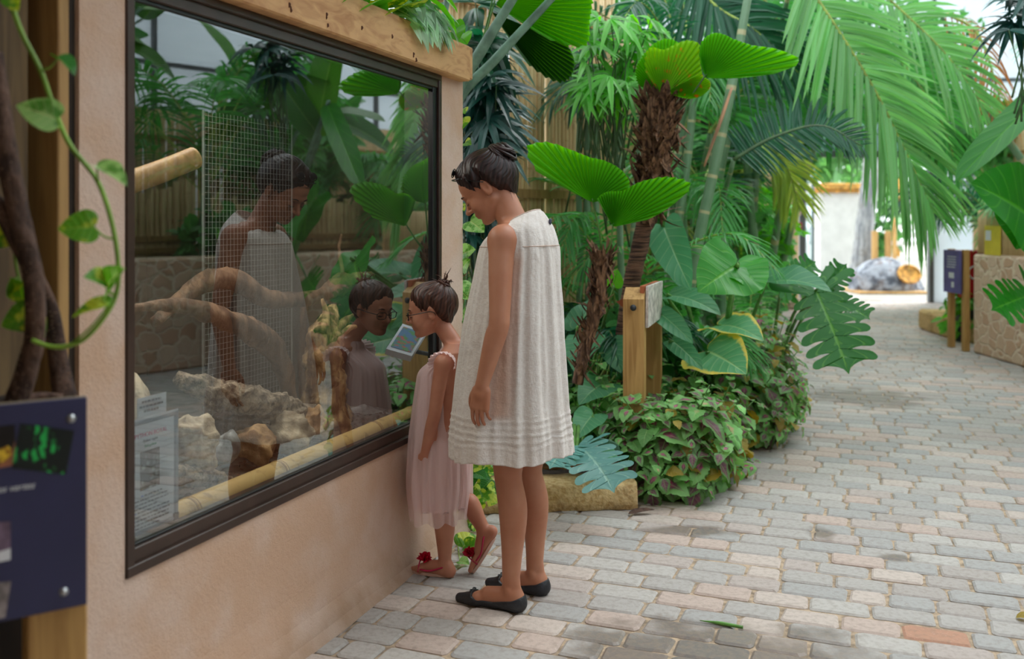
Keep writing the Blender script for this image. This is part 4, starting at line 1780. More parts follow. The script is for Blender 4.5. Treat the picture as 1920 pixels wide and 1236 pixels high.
def tulle(name, base, alpha):
    t = NT(name)
    fo = t.noise(14, 4, stretch=(1, 1, .1))
    d = t.bsdf(t.mix(fo, base, (250, 232, 230)), .8, t.bump(t.noise(60, 3, stretch=(1, 1, .1)), .5, .006), .2)
    tr = t.n('BsdfTranslucent', i_0=lin(base))
    mx = t.n('MixShader')
    mx.inputs[0].default_value = .3
    t.t.links.new(d, mx.inputs[1])
    t.t.links.new(tr.outputs[0], mx.inputs[2])
    if alpha >= 1:
        return t.done(mx.outputs[0])
    tp = t.n('BsdfTransparent')
    m2 = t.n('MixShader')
    m2.inputs[0].default_value = alpha
    t.t.links.new(tp.outputs[0], m2.inputs[1])
    t.t.links.new(mx.outputs[0], m2.inputs[2])
    return t.done(m2.outputs[0])


M['tulle'] = tulle('pink_tulle', (255, 228, 226), .62)
M['lining'] = tulle('pink_lining', (248, 212, 210), 1)


def drape(rows, nth=220, nz=150, folds=None, seed=0, bandf=None, tucks=(), hem=None):
    """loose garment: rows (z, a_front, a_back, half width, shape exponent), folds amplitude grows to the hem"""
    R = np.array(rows, float)[::-1] if rows[0][0] > rows[-1][0] else np.array(rows, float)
    zs = np.linspace(R[0, 0], R[-1, 0], nz)
    rs = np.random.default_rng(seed)
    zz = [cr(np.stack([R[:, j], R[:, 0]], 1), nz * 3) for j in (1, 2, 3, 4)]
    col = [np.interp(zs, q[:, 1], q[:, 0]) for q in zz]
    th = np.linspace(0, 2 * PI, nth, endpoint=False)
    V, ti = [], []
    z0, z1 = R[0, 0], R[-1, 0]
    ph = rs.uniform(0, 6.28, 8)
    for i, z in enumerate(zs):
        af, ab, hb, ex = [c[i] for c in col]
        ca, ra = (af + ab) / 2, (af - ab) / 2
        ct, st = np.cos(th), np.sin(th)
        e = 2 / ex
        x = ra * np.sign(ct) * np.abs(ct) ** e
        y = hb * np.sign(st) * np.abs(st) ** e
        k = (z1 - z) / (z1 - z0)
        amp = folds(k, th) if folds else 0
        wob = .25 * math.sin(z * 9)
        s_ = (np.sin(th * 13 + ph[0] + wob) * .45 + np.sin(th * 21 + ph[1] - wob) * .35 + np.sin(th * 31 + ph[2] + 2 * wob) * .25 + np.sin(th * 7 + ph[3]) * .5)
        s_ = s_ + .5 * np.array([noise.noise(Vector((math.cos(a) * 2.4, math.sin(a) * 2.4, z * 5.5 + seed))) for a in th]) * 1.4
        s_ = np.sign(s_) * np.abs(s_) ** .8
        d = amp * s_
        for tz in tucks:
            d = d + .0035 * np.exp(-((z - tz) / .0032) ** 2)
        m = np.sqrt(x * x + y * y) + 1e-6
        xx, yy = x * (1 + d / m), y * (1 + d / m)
        zo = np.full(nth, z)
        if hem:
            zo = zo + hem(k, th)
        V.append(np.stack([ca + xx, yy, zo], 1))
        ti.append(bandf(th, z) if bandf else np.zeros(nth))
    V = np.concatenate(V)
    F = []
    for i in range(nz - 1):
        for j in range(nth):
            k = (j + 1) % nth
            F.append([i * nth + j, i * nth + k, (i + 1) * nth + k, (i + 1) * nth + j])
    return V, F, np.concatenate(ti)


# profile of the dress read off the photograph (front and back edges)
rows = []
for (py, pf, pb, hb, ex) in ((838, 853, 1074, .228, 2.2), (790, 853, 1070, .220, 2.2), (700, 862, 1062, .200, 2.2), (600, 876, 1056, .188, 2.2), (520, 893, 1050, .176, 2.2), (465, 905, 1047, .166, 2.3), (438, 917, 1040, .158, 2.2)):
    a0 = LP(pf, py, 0)
    a1 = LP(pb, py, 0)
    w_ = (a0[0] - a1[0]) / 2
    # seen obliquely the outline of an ellipse is wider than its fore-aft axis
    half = (pb - pf) / 2 / FPX * 3.53
    ra = math.sqrt(max(half ** 2 - (hb * math.sin(math.radians(25))) ** 2, .004)) / math.cos(math.radians(25))
    ra = min(ra, w_)
    cc = (a0[0] + a1[0]) / 2
    rows.append([a0[2], cc + ra, cc - ra, hb, ex])
ct = (rows[-1][1] + rows[-1][2]) / 2
rows.append([1.372, ct + .080, ct - .098, .136, 2.1])
rows.append([1.392, ct + .066, ct - .086, .104, 2.0])
rows.append([1.404, ct + .056, ct - .076, .082, 2.0])
rows.append([1.407, ct + .048, ct - .068, .072, 2.0])


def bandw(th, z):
    # tan band along both sides of the dress below the arm
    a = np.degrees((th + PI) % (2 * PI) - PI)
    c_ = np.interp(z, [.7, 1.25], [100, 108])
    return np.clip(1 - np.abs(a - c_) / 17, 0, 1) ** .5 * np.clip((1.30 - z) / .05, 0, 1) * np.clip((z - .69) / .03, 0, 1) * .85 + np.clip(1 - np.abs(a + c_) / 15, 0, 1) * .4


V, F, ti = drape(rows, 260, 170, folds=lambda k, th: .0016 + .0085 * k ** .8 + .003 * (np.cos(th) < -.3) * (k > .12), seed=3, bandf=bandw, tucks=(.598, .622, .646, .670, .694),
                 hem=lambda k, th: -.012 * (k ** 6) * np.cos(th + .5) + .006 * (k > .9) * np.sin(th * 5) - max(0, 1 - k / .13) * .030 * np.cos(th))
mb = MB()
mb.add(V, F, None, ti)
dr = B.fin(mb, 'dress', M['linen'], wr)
md = dr.modifiers.new('thickness', 'SOLIDIFY')
md.thickness = .0016
# yoke seam, neckline binding and back keyhole button
mb = MB()
zs_ = 1.300
ring = V.reshape(170, 260, 3)
ri = int(np.argmin(np.abs(ring[:, 0, 2] - zs_)))
for (j0, j1) in ((88, 172), (206, 260), (0, 54)):
    seg = ring[ri, j0:j1] * np.array([1, 1, 1])
    c0 = np.array([ring[ri, :, 0].mean(), 0, 0])
    seg = seg + nrm((seg - c0) * (1, 1, 0)) * .0015
    if len(seg) > 3:
        tube(mb, seg[::3], .0016, 60, 5)
B.fin(mb, 'yoke_seam', M['linen'], wr)
mb = MB()
top = ring[-1]
tube(mb, np.vstack([top[::6], top[:1]]), .0028, 120, 6)
B.fin(mb, 'neck_binding', M['linen'], wr)
mb = MB()
hq = ring[-8, 138] + (-.004, 0, .006)
blob(mb, hq, (.005, .010, .008), 2)
blob(mb, hq + (-.001, .004, -.007), (.005, .006, .009), 2)
B.fin(mb, 'heart_button', M['ink'], wr)
M['slit'] = simple('keyhole_shadow_cloth', (186, 142, 118), .8, .05)


# shoes
def ballet(an, to, b, root, B, nm='ballet_flat'):
    f = SDF(np.minimum(an, to) - (.09, .07, .1), np.maximum(an, to) + (.07, .07, .02), .0026, .012)
    a_ = an + (-.002, 0, 0)
    foot(f, a_, to, k=.014)
    f.g -= .0042
    d = nrm((to - an) * (1, 1, 0))
    X, Y, Z = np.meshgrid(*[f.lo[k] + f.h * np.arange(f.n[k]) for k in range(3)], indexing='ij', sparse=True)
    L = np.linalg.norm((to - an)[:2])
    x = (X - an[0]) * d[0] + (Y - an[1]) * d[1]
    rim = np.interp(x / L, [-.5, -.28, -.1, .25, .55, .66, .7, .72], [.072, .066, .05, .034, .030, .040, .08, .2]) - .004
    cut = (Z - rim) * .8
    f.g = np.maximum(f.g, cut.astype(np.float32))
    f.g = np.maximum(f.g, (-Z + .0005).astype(np.float32) + 0 * f.g)
    V, F = f.mesh()
    o = B.child(nm, V, F, M['shoe'], root)
    mb = MB()
    c = an * (1, 1, 0) + d * L * .70 + UP * .047
    sd = np.array([-d[1], d[0], 0])
    for q in (-1, 1):
        tube(mb, [c, c + sd * .012 * q + d * .004 + UP * .003, c + sd * .020 * q - d * .002, c + sd * .010 * q - d * .003 + UP * .001, c], .0024, 18, 6)
    blob(mb, c, (.004, .004, .004), 2)
    bo = B.fin(mb, 'bow', M['shoe'], root)
    bo.parent = o
    return o


for an, to in leg:
    ballet(an, to + (.006, 0, 0), 0, wr, B)

# ================================================================== the girl
G = Body(-.285, 3.83, math.radians(22))
gr = thing('person', 'small girl in a pink tulle dress and pink sandals, wearing glasses, facing the window', 'person', G.o, G.rz)
LG = G.lp
S = .88
GR = rot_z(math.radians(22)) @ rot_y(math.radians(10))
e_ = GR @ np.array([-.008, .078, .002]) * S
go = LG(808, 588, e_[1]) - e_
f = SDF((-.36, -.22, -.01), (.22, .22, 1.26), .0031, .014)
sh, el, wr_ = LG(829, 682, .108), LG(815, 775, .130), LG(797, 850, .120)
tor = [(.30, .0, 0, .06, .09), (.50, -.01, 0, .075, .105), (.62, -.01, 0, .07, .10), (.72, -.012, 0, .065, .088), (.82, -.012, 0, .068, .095), (.88, -.018, 0, .055, .085), (.915, -.02, 0, .035, .05)]
shx = sh[0]
tor = [(a, b + shx + .01 if a > .6 else b, c, d_, e) for (a, b, c, d_, e) in tor]
f.loft(tor, .015)
nb2 = np.array([shx - .008, 0, .895])
f.cone(nb2, go + GR @ (np.array([-.030, 0, -.045]) * S), .036, .0345, .018)
for sg_ in (1, -1):
    f.cone(nb2 + (0, .015 * sg_, -.012), np.array([sh[0], .092 * sg_, sh[2] + .006]), .026, .026, .02)
headfield(f, go, GR, S, True)
for sg_ in (1, -1):
    a, b_, c = sh * (1, sg_, 1), el * (1, sg_, 1), wr_ * (1, sg_, 1)
    if sg_ < 0:
        b_ = b_ + (.03, 0, 0)
        c = c + (.08, 0, .02)
    f.ell(a, (.030, .028, .034), None, .014)
    f.chain([a, a * .5 + b_ * .5, b_, b_ * .65 + c * .35, c], [.029, .028, .0245, .0245, .0175], .012)
    hand(f, c, b_, np.array([1.0, 0, 0]), np.array([0, float(sg_), 0]), .68, .95)
kn = LG(828, 950, .05)
an1 = LG(834, 1052, .05)
an1[2] = .062
to1 = LG(770, 1073, .05)
to1[2] = 0
cf = kn * .66 + an1 * .34 + (-.008, 0, 0)
f.chain([np.array([shx * .3, .05, .56]), kn, cf, cf * .4 + an1 * .6, an1], [.058, .041, .041, .030, .0245], .014)
foot(f, an1, to1 + (.008, 0, 0), .036, .78)
kn2 = LG(862, 925, -.05)
an2 = LG(908, 995, -.05)
toe2 = LG(884, 1036, -.02)
toe2[2] = .012
heel2 = LG(922, 996, -.055)
cf = kn2 * .66 + an2 * .34 + (-.008, 0, .006)
f.chain([np.array([shx * .3 - .01, -.05, .56]), kn2, cf, cf * .4 + an2 * .6, an2], [.058, .041, .040, .030, .0245], .014)
f.cone(an2 + (0, 0, -.005), heel2 + (.004, 0, -.006), .023, .022, .012)
ball2 = toe2 * .72 + heel2 * .28 + (0, 0, .004)
f.chain([heel2, ball2], [.022, .020], .012)
f.chain([an2 + (.005, 0, -.006), ball2 + (0, 0, .006)], [.024, .018], .012)
f.cone(ball2 + (0, .012, 0), toe2 + (0, .010, .002), .016, .010, .01)
f.cone(ball2 + (0, -.012, 0), toe2 + (-.008, -.014, .002), .015, .009, .01)
V, F = f.mesh()
G.child('body', V, F, M['skin2'], gr)
bun_g = np.array([-.085, 0, .105])
V, F, ti = hairfield(go, GR, S, bun_g, .03, .0026, nape=-.042, frontz=.074, thick=.015)
G.child('hair', V, F, M['hair2'], gr, ti)
mb = MB()
bc = go + GR @ (np.array([-.078, 0, .112]) * S)
bunmesh(mb, bc, .028, GR @ nrm(np.array([-.5, 0, .8])), 1, 5)
for i in range(12):
    d_ = nrm(RNG.normal(size=3) + np.array([-.6, 0, .8]))
    tube(mb, [bc + d_ * .02, bc + d_ * .04 + UP * .004, bc + d_ * .048 + RNG.normal(size=3) * .012], [.003, .0024, .0006], 8, 5, tint=RNG.uniform(.2, .9))
G.fin(mb, 'hair_bun', M['hair2'], gr)
mb = MB()
ring = [bc + GR @ (np.array([.014, 0, -.024]) + .018 * np.array([.8 * math.cos(a), math.sin(a), .55 * math.cos(a)])) for a in np.linspace(0, 2 * PI, 13)]
tube(mb, ring, .004, 26, 6)
G.fin(mb, 'hair_tie', simple('maroon_tie', (120, 30, 44), .6), gr)
facebits(G, gr, go, GR, S, M['hair2'])
P = lambda x, y, z: go + GR @ (np.array([x, y, z]) * S)
mb = MB()
for y in (-1, 1):
    ring = []
    for a in np.linspace(0, 2 * PI, 21):
        ca, sa = math.cos(a), math.sin(a)
        ring.append(P(.106 - .012 * abs(sa + y * .6) * .5, .034 * y + .025 * np.sign(sa) * abs(sa) ** .7, .000 + .016 * np.sign(ca) * abs(ca) ** .7))
    tube(mb, ring, .0017, 42, 6)
    tube(mb, [P(.100, .060 * y, .008), P(.05, .079 * y, .010), P(.0, .086 * y, .012), P(-.022, .084 * y, .004), P(-.030, .082 * y, -.010)], .0018, 16, 6)
tube(mb, [P(.108, -.010, .004), P(.112, 0, .006), P(.108, .010, .004)], .0016, 8, 6)
G.fin(mb, 'eyeglasses', M['acetate'], gr)
rows = []
for (py, pf, pb, hb) in ((962, 775, 880, .135), (900, 767, 884, .135), (850, 768, 884, .13), (780, 774, 878, .118), (720, 782, 868, .105), (690, 790, 862, .098)):
    a0, a1 = LG(pf, py, 0), LG(pb, py, 0)
    half = (pb - pf) / 2 / FPX * 3.83
    ra = math.sqrt(max(half ** 2 - (hb * math.sin(math.radians(22))) ** 2, .003)) / math.cos(math.radians(22))
    cc = (a0[0] + a1[0]) / 2
    rows.append([a0[2], cc + ra, cc - ra, hb, 2.1])
zt = rows[-1][0]
rows.append([.86, shx + .062, shx - .062, .085, 2.0])
rows.append([.885, shx + .052, shx - .052, .068, 2.0])
rows.append([.902, shx + .040, shx - .042, .050, 2.0])
V, F, ti = drape(rows, 220, 110, folds=lambda k, th: .001 + .010 * k ** .8, seed=9, hem=lambda k, th: (k > .93) * .010 * np.sin(th * 9))
mb = MB()
mb.add(V, F)
G.fin(mb, 'tulle_overdress', M['tulle'], gr)
rows2 = [[r_[0] if i else r_[0] + .07, r_[1] - .010, r_[2] + .010, r_[3] - .010, r_[4]] for i, r_ in enumerate(rows)]
rows2[0][0] = rows[0][0] + .05
rows2 = [q for i, q in enumerate(rows2) if i == 0 or q[0] > rows2[0][0] + .02]
V, F, ti = drape(rows2, 180, 90, folds=lambda k, th: .001 + .005 * k, seed=4)
mb = MB()
mb.add(V, F)
G.fin(mb, 'dress_lining', M['lining'], gr)
mb = MB()
for sg_ in (1, -1):
    c = np.array([sh[0] - .002, .088 * sg_, sh[2] + .014])
    n_t, n_r = 46, 6
    V, F = [], []
    for i in range(n_t):
        a = -2.0 + 4.0 * i / (n_t - 1)
        for j in range(n_r):
            q = j / (n_r - 1)
            rr = .034 + .016 * q
            wob = .006 * math.sin(i * 1.6) * q
            V.append(c + np.array([math.sin(a) * (rr + .008 * q), sg_ * (-.030 + .062 * q + wob), math.cos(a) * (rr - .004 * q) - .006 - .010 * q + wob]))
    for i in range(n_t - 1):
        for j in range(n_r - 1):
            k = i * n_r + j
            F.append([k, k + 1, k + 1 + n_r, k + n_r])
    mb.add(V, F)
G.fin(mb, 'flutter_sleeves', tulle('pale_tulle', (246, 214, 212), .9), gr)


def sandal(an, to, hl, root, B, tilt):
    o = np.array(hl) * .5 + np.array(to) * .5
    d = nrm(np.array(to) - np.array(hl))
    sd = nrm(np.cross(UP, d))
    up = np.cross(d, sd)
    L = np.linalg.norm(np.array(to) - np.array(hl)) / 2
    mb = MB()
    n = 40
    V = []
    for z in (0, -.004, -.011, -.012):
        for k in range(n):
            a = 2 * PI * k / n
            x = math.cos(a)
            wdt = .026 + .006 * x
            sc = 1.0 if z not in (-.012,) else .94
            V.append(o + d * x * L * 1.06 * sc + sd * wdt * math.sin(a) * sc + up * z)
    F = [list(range(n))[::-1], [3 * n + k for k in range(n)]]
    for r_ in range(3):
        for k in range(n):
            k2 = (k + 1) % n
            F.append([r_ * n + k, r_ * n + k2, (r_ + 1) * n + k2, (r_ + 1) * n + k])
    mb.add(V, F)
    s_ = B.fin(mb, 'sandal', M['sole'], root, False)
    mb = MB()
    hp = hl + up * .028
    c1 = o + d * L * .45
    tube(mb, [c1 + sd * .03, c1 + up * .034 + sd * .016, c1 + up * .040, c1 + up * .034 - sd * .016, c1 - sd * .03], .0042, 24, 6, flat=.5)
    for q in (-1, 1):
        tube(mb, [o + d * L * .35 + sd * .030 * q + up * .012, o - d * L * .1 + sd * .029 * q + up * .012, o - d * L * .7 + sd * .024 * q + up * .032, hl + d * .002 + up * .036], [.0035] * 4, 20, 6)
    st = B.fin(mb, 'strap', M['sandal'], root)
    st.parent = s_
    mb = MB()
    c2 = o + d * L * .30 + up * .044
    k = 60
    F_ = RNG.normal(size=(k, 3))
    F_[:, 2] = np.abs(F_[:, 2])
    scatter(mb, T_OVAL, c2 + np.zeros((k, 3)), F_, RNG.normal(size=(k, 3)), RNG.uniform(.020, .034, k), 1.4, 0, .3, RNG.uniform(0, 1, k))
    fl = B.fin(mb, 'flower', M['flower'], root)
    fl.parent = s_


d1 = nrm((to1 - an1) * (1, 1, 0))
to_ = to1 * (1, 1, 0) + UP * .012 + d1 * .004
sandal(an1, to_, an1 * (1, 1, 0) - d1 * .034 + UP * .012, gr, G, 0)
for q in (0,):
    hh = heel2 + (0, 0, -.024)
    sandal(an2, toe2 + (0, 0, -.004), hh + (-.006, 0, 0), gr, G, 0)
# ================================================================== planting and background
L = {}
L['fan'] = leafmat('fan_leaf', (96, 182, 52), (44, 116, 26), trans=.5, rough=.35, nv=0, veinw=0)
L['fan_dark'] = leafmat('dark_fan_leaf', (38, 92, 34), (70, 130, 50), trans=.35, nv=0, veinw=0)
L['fan_yellow'] = leafmat('yellowing_fan_leaf', (128, 186, 48), (80, 140, 36), trans=.5, nv=0, veinw=0, spot=(224, 150, 60), sth=.58)
L['areca'] = leafmat('areca_leaf', (90, 158, 92), (120, 160, 70), trans=.42, nv=0, veinw=0)
L['areca_pale'] = leafmat('pale_areca_leaf', (132, 188, 122), (176, 208, 120), trans=.45, nv=0, veinw=0)
L['areca_yellow'] = leafmat('yellow_areca_leaf', (170, 190, 104), (210, 196, 110), trans=.45, nv=0, veinw=0)
L['areca_dark'] = leafmat('dark_palm_leaf', (46, 96, 70), (60, 100, 60), trans=.3, nv=0, veinw=0)
L['teal'] = leafmat('teal_palm_leaf', (32, 74, 66), (60, 104, 92), trans=.15, nv=0, veinw=0, rough=.3)
L['bamb'] = leafmat('bamboo_leaf', (108, 180, 84), (130, 180, 90), trans=.45, nv=0, veinw=0)
L['alo'] = leafmat('elephant_ear_leaf', (40, 138, 26), (120, 190, 70), trans=.45, nv=7)
L['alo_deep'] = leafmat('deep_elephant_ear_leaf', (30, 118, 22), (90, 170, 50), trans=.3, nv=7)
L['alo_blue'] = leafmat('bluish_elephant_ear_leaf', (84, 146, 104), (160, 204, 150), trans=.3, nv=7)
L['alo_edge'] = leafmat('yellow_edged_leaf', (84, 144, 98), (170, 205, 140), trans=.3, nv=7, spot=(226, 206, 96), spotmode='edge')
L['phil'] = leafmat('philodendron_leaf', (38, 112, 36), (120, 180, 80), trans=.35, nv=7)
L['phil_teal'] = leafmat('teal_philodendron_leaf', (88, 140, 132), (150, 190, 170), trans=.2, nv=7, rough=.45)
L['cole'] = leafmat('coleus_leaf', (124, 172, 104), (150, 190, 120), trans=.35, nv=6, spot=(128, 86, 100), spotmode='centre', glow=(206, 100, 150), veinw=.4, rough=.5)
L['cole_green'] = leafmat('green_coleus_leaf', (122, 180, 104), (170, 200, 130), trans=.35, nv=6, glow=(220, 190, 150), veinw=.4, rough=.5)
L['cole_rust'] = leafmat('rust_coleus_leaf', (160, 140, 60), (180, 150, 80), trans=.3, nv=6, veinw=.3, rough=.5)
L['pothos'] = leafmat('pothos_leaf', (84, 148, 44), (160, 196, 90), trans=.4, nv=5, spot=(196, 214, 90))
L['pothos_pale'] = leafmat('pale_pothos_leaf', (150, 196, 120), (214, 226, 160), trans=.45, nv=5, spot=(92, 150, 70))
L['banana'] = leafmat('banana_leaf', (76, 140, 36), (140, 186, 80), trans=.25, nv=16, veinw=.35)
L['banana_dark'] = leafmat('dark_banana_leaf', (60, 112, 52), (130, 166, 90), trans=.35, nv=16, veinw=.35)
L['bush'] = leafmat('shrub_leaf', (88, 152, 86), (110, 160, 90), trans=.42, nv=0, veinw=0)
L['bush_far'] = leafmat('far_tree_leaf', (92, 140, 84), (140, 170, 120), trans=.35, nv=0, veinw=0)
L['dead'] = leafmat('dead_frond_leaf', (196, 140, 92), (210, 160, 110), trans=.3, nv=0, veinw=0)
L['stem'] = simple('green_stem', (96, 146, 66), .5, .12, 12)
L['stem_lime'] = simple('lime_stem', (136, 178, 66), .45, .1, 12)
L['stem_grey'] = simple('grey_green_stem', (120, 156, 134), .5, .12, 8)
L['rachis'] = simple('yellow_green_rachis', (168, 186, 92), .5, .1, 12)
L['rachis_dark'] = simple('dark_rachis', (74, 104, 60), .5, .1, 12)
L['fibre'] = mk_drift('palm_fibre', (66, 42, 28), (150, 112, 82), (84, 58, 40), sc=50, stretch=(1, 1, .2))
L['ring'] = mk_drift('ringed_palm_trunk', (52, 34, 26), (128, 92, 70), (84, 58, 44), sc=26, stretch=(.3, .3, 3.5))


def mk_cane():
    t = NT('green_cane')
    n1 = t.noise(5, 3)
    sp = t.n('SeparateXYZ')
    uv = t.n('UVMap')
    t.t.links.new(uv.outputs[0], sp.inputs[0])
    c = t.mix(n1, (84, 128, 84), (142, 170, 140))
    w_ = t.math('SINE', t.math('MULTIPLY', sp.outputs[1], 6.283 * 9))
    c = t.mix(t.step(w_, .93, .99), c, (190, 184, 140))
    return t.done(t.bsdf(c, .4))


L['cane'] = mk_cane()
L['sheath'] = simple('tan_sheath', (186, 138, 106), .6, .12, 12, stretch=(1, 1, .2))

# ------------------------------------------------------------------ far end: doorway and what lies outside
YD = 16.2
r = thing('window_2', None, None, (5.9, YD, 0))
r['kind'] = 'structure'
zt_ = 2.45
mb = MB()
for x0, x1 in ((4.84, 4.92), (7.02, 7.10)):
    box(mb, x0, x1, YD - .05, YD + .05, 0, 3.3, .005)
box(mb, 4.84, 7.10, YD - .06, YD + .06, zt_, zt_ + .11, .005)
box(mb, 4.84, 7.10, YD - .05, YD + .05, 3.25, 3.33, .005)
mb.build('door_frame', M['aluminium'], r, smooth=False)
mb = MB()
box(mb, 4.92, 7.02, YD - .004, YD + .004, zt_ + .11, 3.25)
GM = NT('pale_glazing')
_g1 = GM.n('BsdfPrincipled', i_Base_Color=lin((170, 200, 205)), i_Roughness=.15)
_t1 = GM.n('BsdfTransparent', i_0=(.86, .93, .93, 1))
_m1 = GM.n('MixShader', i_0=.35)
GM.t.links.new(_t1.outputs[0], _m1.inputs[1])
GM.t.links.new(_g1.outputs[0], _m1.inputs[2])
M['glazing'] = GM.done(_m1.outputs[0])
mb.build('transom_pane', M['glazing'], r, smooth=False)
r = thing('door_1', None, None, (5.0, YD, 0))
r['kind'] = 'structure'
q0, q1 = np.array([4.95, YD + .05, 0]), np.array([5.32, YD + .75, 0])
dd = nrm(q1 - q0)
dn = np.array([dd[1], -dd[0], 0])
Ld = np.linalg.norm(q1 - q0)
mb = MB()
for a in (.03, Ld - .03):
    hexa(mb, q0 + dd * a + UP * 1.2, dd * .03, dn * .02, UP * 1.18, .003)
for z in (.06, 2.35):
    hexa(mb, q0 + dd * Ld / 2 + UP * z, dd * Ld / 2, dn * .02, UP * .05, .003)
mb.build('door_frame', M['aluminium'], r, smooth=False)
mb = MB()
hexa(mb, q0 + dd * Ld / 2 + UP * 1.2, dd * (Ld / 2 - .04), dn * .003, UP * 1.12)
mb.build('glass_pane', M['glazing'], r, smooth=False)
mb = MB()
hexa(mb, q0 + dd * (Ld - .03) - dn * .05 + UP * 1.12, dd * .012, dn * .012, UP * .16, .004)
mb.build('door_handle', M['dark_metal'], r, smooth=False)

mb = MB()
box(mb, -9, 4.84, YD - .04, YD + .04, 0, 5.2)
box(mb, 7.10, 15, YD - .04, YD + .04, 0, 5.2)
box(mb, 4.84, 7.10, YD - .04, YD + .04, 3.33, 5.2)
t = NT('white_polycarbonate')
d1_ = t.bsdf(t.mix(t.noise(3, 2), (222, 230, 236), (236, 241, 244)), .4)
tr_ = t.n('BsdfTranslucent', i_0=lin((236, 242, 246)))
mx = t.n('MixShader', i_0=.5)
t.t.links.new(d1_, mx.inputs[1])
t.t.links.new(tr_.outputs[0], mx.inputs[2])
M['poly'] = t.done(mx.outputs[0])
struct('wall_far', mb, M['poly'])
mb = MB()
for z in (3.75, 5.2):
    box(mb, -9, 15, YD - .10, YD - .04, z - .03, z + .03)
for x in np.arange(-7, 15, 2.35):
    box(mb, x - .02, x + .02, YD - .09, YD - .04, 3.35, 5.2)
struct('trim_1', mb, M['aluminium'])
# greenhouse side wall on the right
mb = MB()
box(mb, 9.0, 9.06, -8, YD, 0, 5.2)
struct('wall_right', mb, M['poly'])
# glazed greenhouse roof
mb = MB()
box(mb, -9, 9.05, -4, YD, 5.22, 5.23)
t = NT('greenhouse_glass')
_tr = t.n('BsdfTransparent', i_0=(.60, .615, .62, 1))
_df = t.n('BsdfTranslucent', i_0=(.9, .93, .95, 1))
_mx = t.n('MixShader', i_0=.06)
t.t.links.new(_tr.outputs[0], _mx.inputs[1])
t.t.links.new(_df.outputs[0], _mx.inputs[2])
struct('ceiling_glass', mb, t.done(_mx.outputs[0]))
mb = MB()
for x in np.arange(-8, 9.1, 1.6):
    box(mb, x - .03, x + .03, -4, YD, 5.14, 5.2)
for y in np.arange(-3, YD, 2.6):
    box(mb, -9, 9, y - .04, y + .04, 5.06, 5.14)
struct('trim_3', mb, M['aluminium'])
mb = MB()
for z in (2.9, 3.55):
    box(mb, 8.93, 9.0, -8, YD, z - .03, z + .03)
for y in np.arange(-8, 16, 2.0):
    box(mb, 8.93, 9.0, y - .03, y + .03, 0, 5.2)
struct('trim_2', mb, M['aluminium'])

mb = MB()
box(mb, -9, 30, YD + .3, 60, -.012, .004)
struct('ground_outside', mb, M['ground'])

# outside
r = thing('pavilion', 'white pillar with a wooden roof edge standing in the sun outside the doorway', 'pavilion', (7.3, 22.5, 0))
mb = MB()
box(mb, 7.12, 8.05, 22.2, 22.9, 0, 2.05, .02)
mb.build('pillar', M['whitewall'], r, smooth=False)
mb = MB()
box(mb, 6.95, 8.35, 22.0, 23.1, 2.1, 2.24, .02)
box(mb, 7.05, 8.2, 22.1, 23.0, 2.02, 2.1, .01)
mb.build('roof', M['orange'], r, smooth=False)
r = thing('tree', 'grey palm tree trunk rising outside the doorway behind the shell', 'tree', (8.0, 20.7, 0))
mb = MB()
tube(mb, [at(1612, 500, 21) * (1, 1, 0), at(1620, 440, 21), at(1632, 330, 21), at(1640, 240, 21), at(1645, 120, 21)], [.24, .2, .18, .17, .17], 40, 14, bumpy=.12)
mb.build('trunk', mk_drift('grey_trunk', (110, 112, 116), (160, 160, 160), (120, 116, 112), sc=10), r)
mb = MB()
tc = at(1645, 150, 21)
for i in range(14):
    a = i * 2.4
    dr_ = np.array([math.cos(a), math.sin(a), 0])
    frond(mb, [tc, tc + dr_ * 1.0 + UP * .7, tc + dr_ * 2.2 + UP * .0, tc + dr_ * 2.9 - UP * 1.2], .55, 24, wd=2.0)
mb.build('palm_crown', [L['bush_far'], L['rachis']], r)
for i, (px, py, Y, hw, lab) in enumerate(((1640, 460, 20.5, .08, 'left one of the two short orange posts outside the doorway'), (1665, 460, 20.5, .08, 'right one of the two short orange posts outside the doorway'))):
    c = at(px, py, Y)
    mb = MB()
    box(mb, c[0] - .055, c[0] + .055, Y - .05, Y + .05, 0, 1.16, .008)
    setp(mb.build('wooden_post', M['post'], smooth=False), lab, 'post', 'posts outside the doorway')
mb = MB()
c = at(1680, 470, 24)
for k in range(3):
    box(mb, c[0] - .1, c[0] + 2.2, 24, 24.06, .35 + k * .4, .47 + k * .4, .01)
r = thing('garden_fence', 'low pale rail fence far outside the doorway', 'fence', (c[0], 24, 0))
mb.build('rails', M['whitewall'], r, smooth=False)
mb = MB()
for k in range(3):
    box(mb, c[0] - .1 + k, c[0] + k, 23.95, 24.0, 0, 1.45, .01)
mb.build('uprights', M['post'], r, smooth=False)
r = thing('kiosk', 'white slatted kiosk with orange posts outside beyond the doorway', 'kiosk', (10.4, 26, 0))
c = at(1722, 400, 26)
mb = MB()
for k in range(6):
    box(mb, c[0] - .6, c[0] + .55, 26, 26.1, .9 + k * .24, 1.06 + k * .24)
mb.build('slats', M['whitewall'], r, smooth=False)
mb = MB()
for x in (-.65, .6):
    box(mb, c[0] + x, c[0] + x + .12, 25.9, 26.05, 0, 2.5)
mb.build('uprights', M['orange'], r, smooth=False)


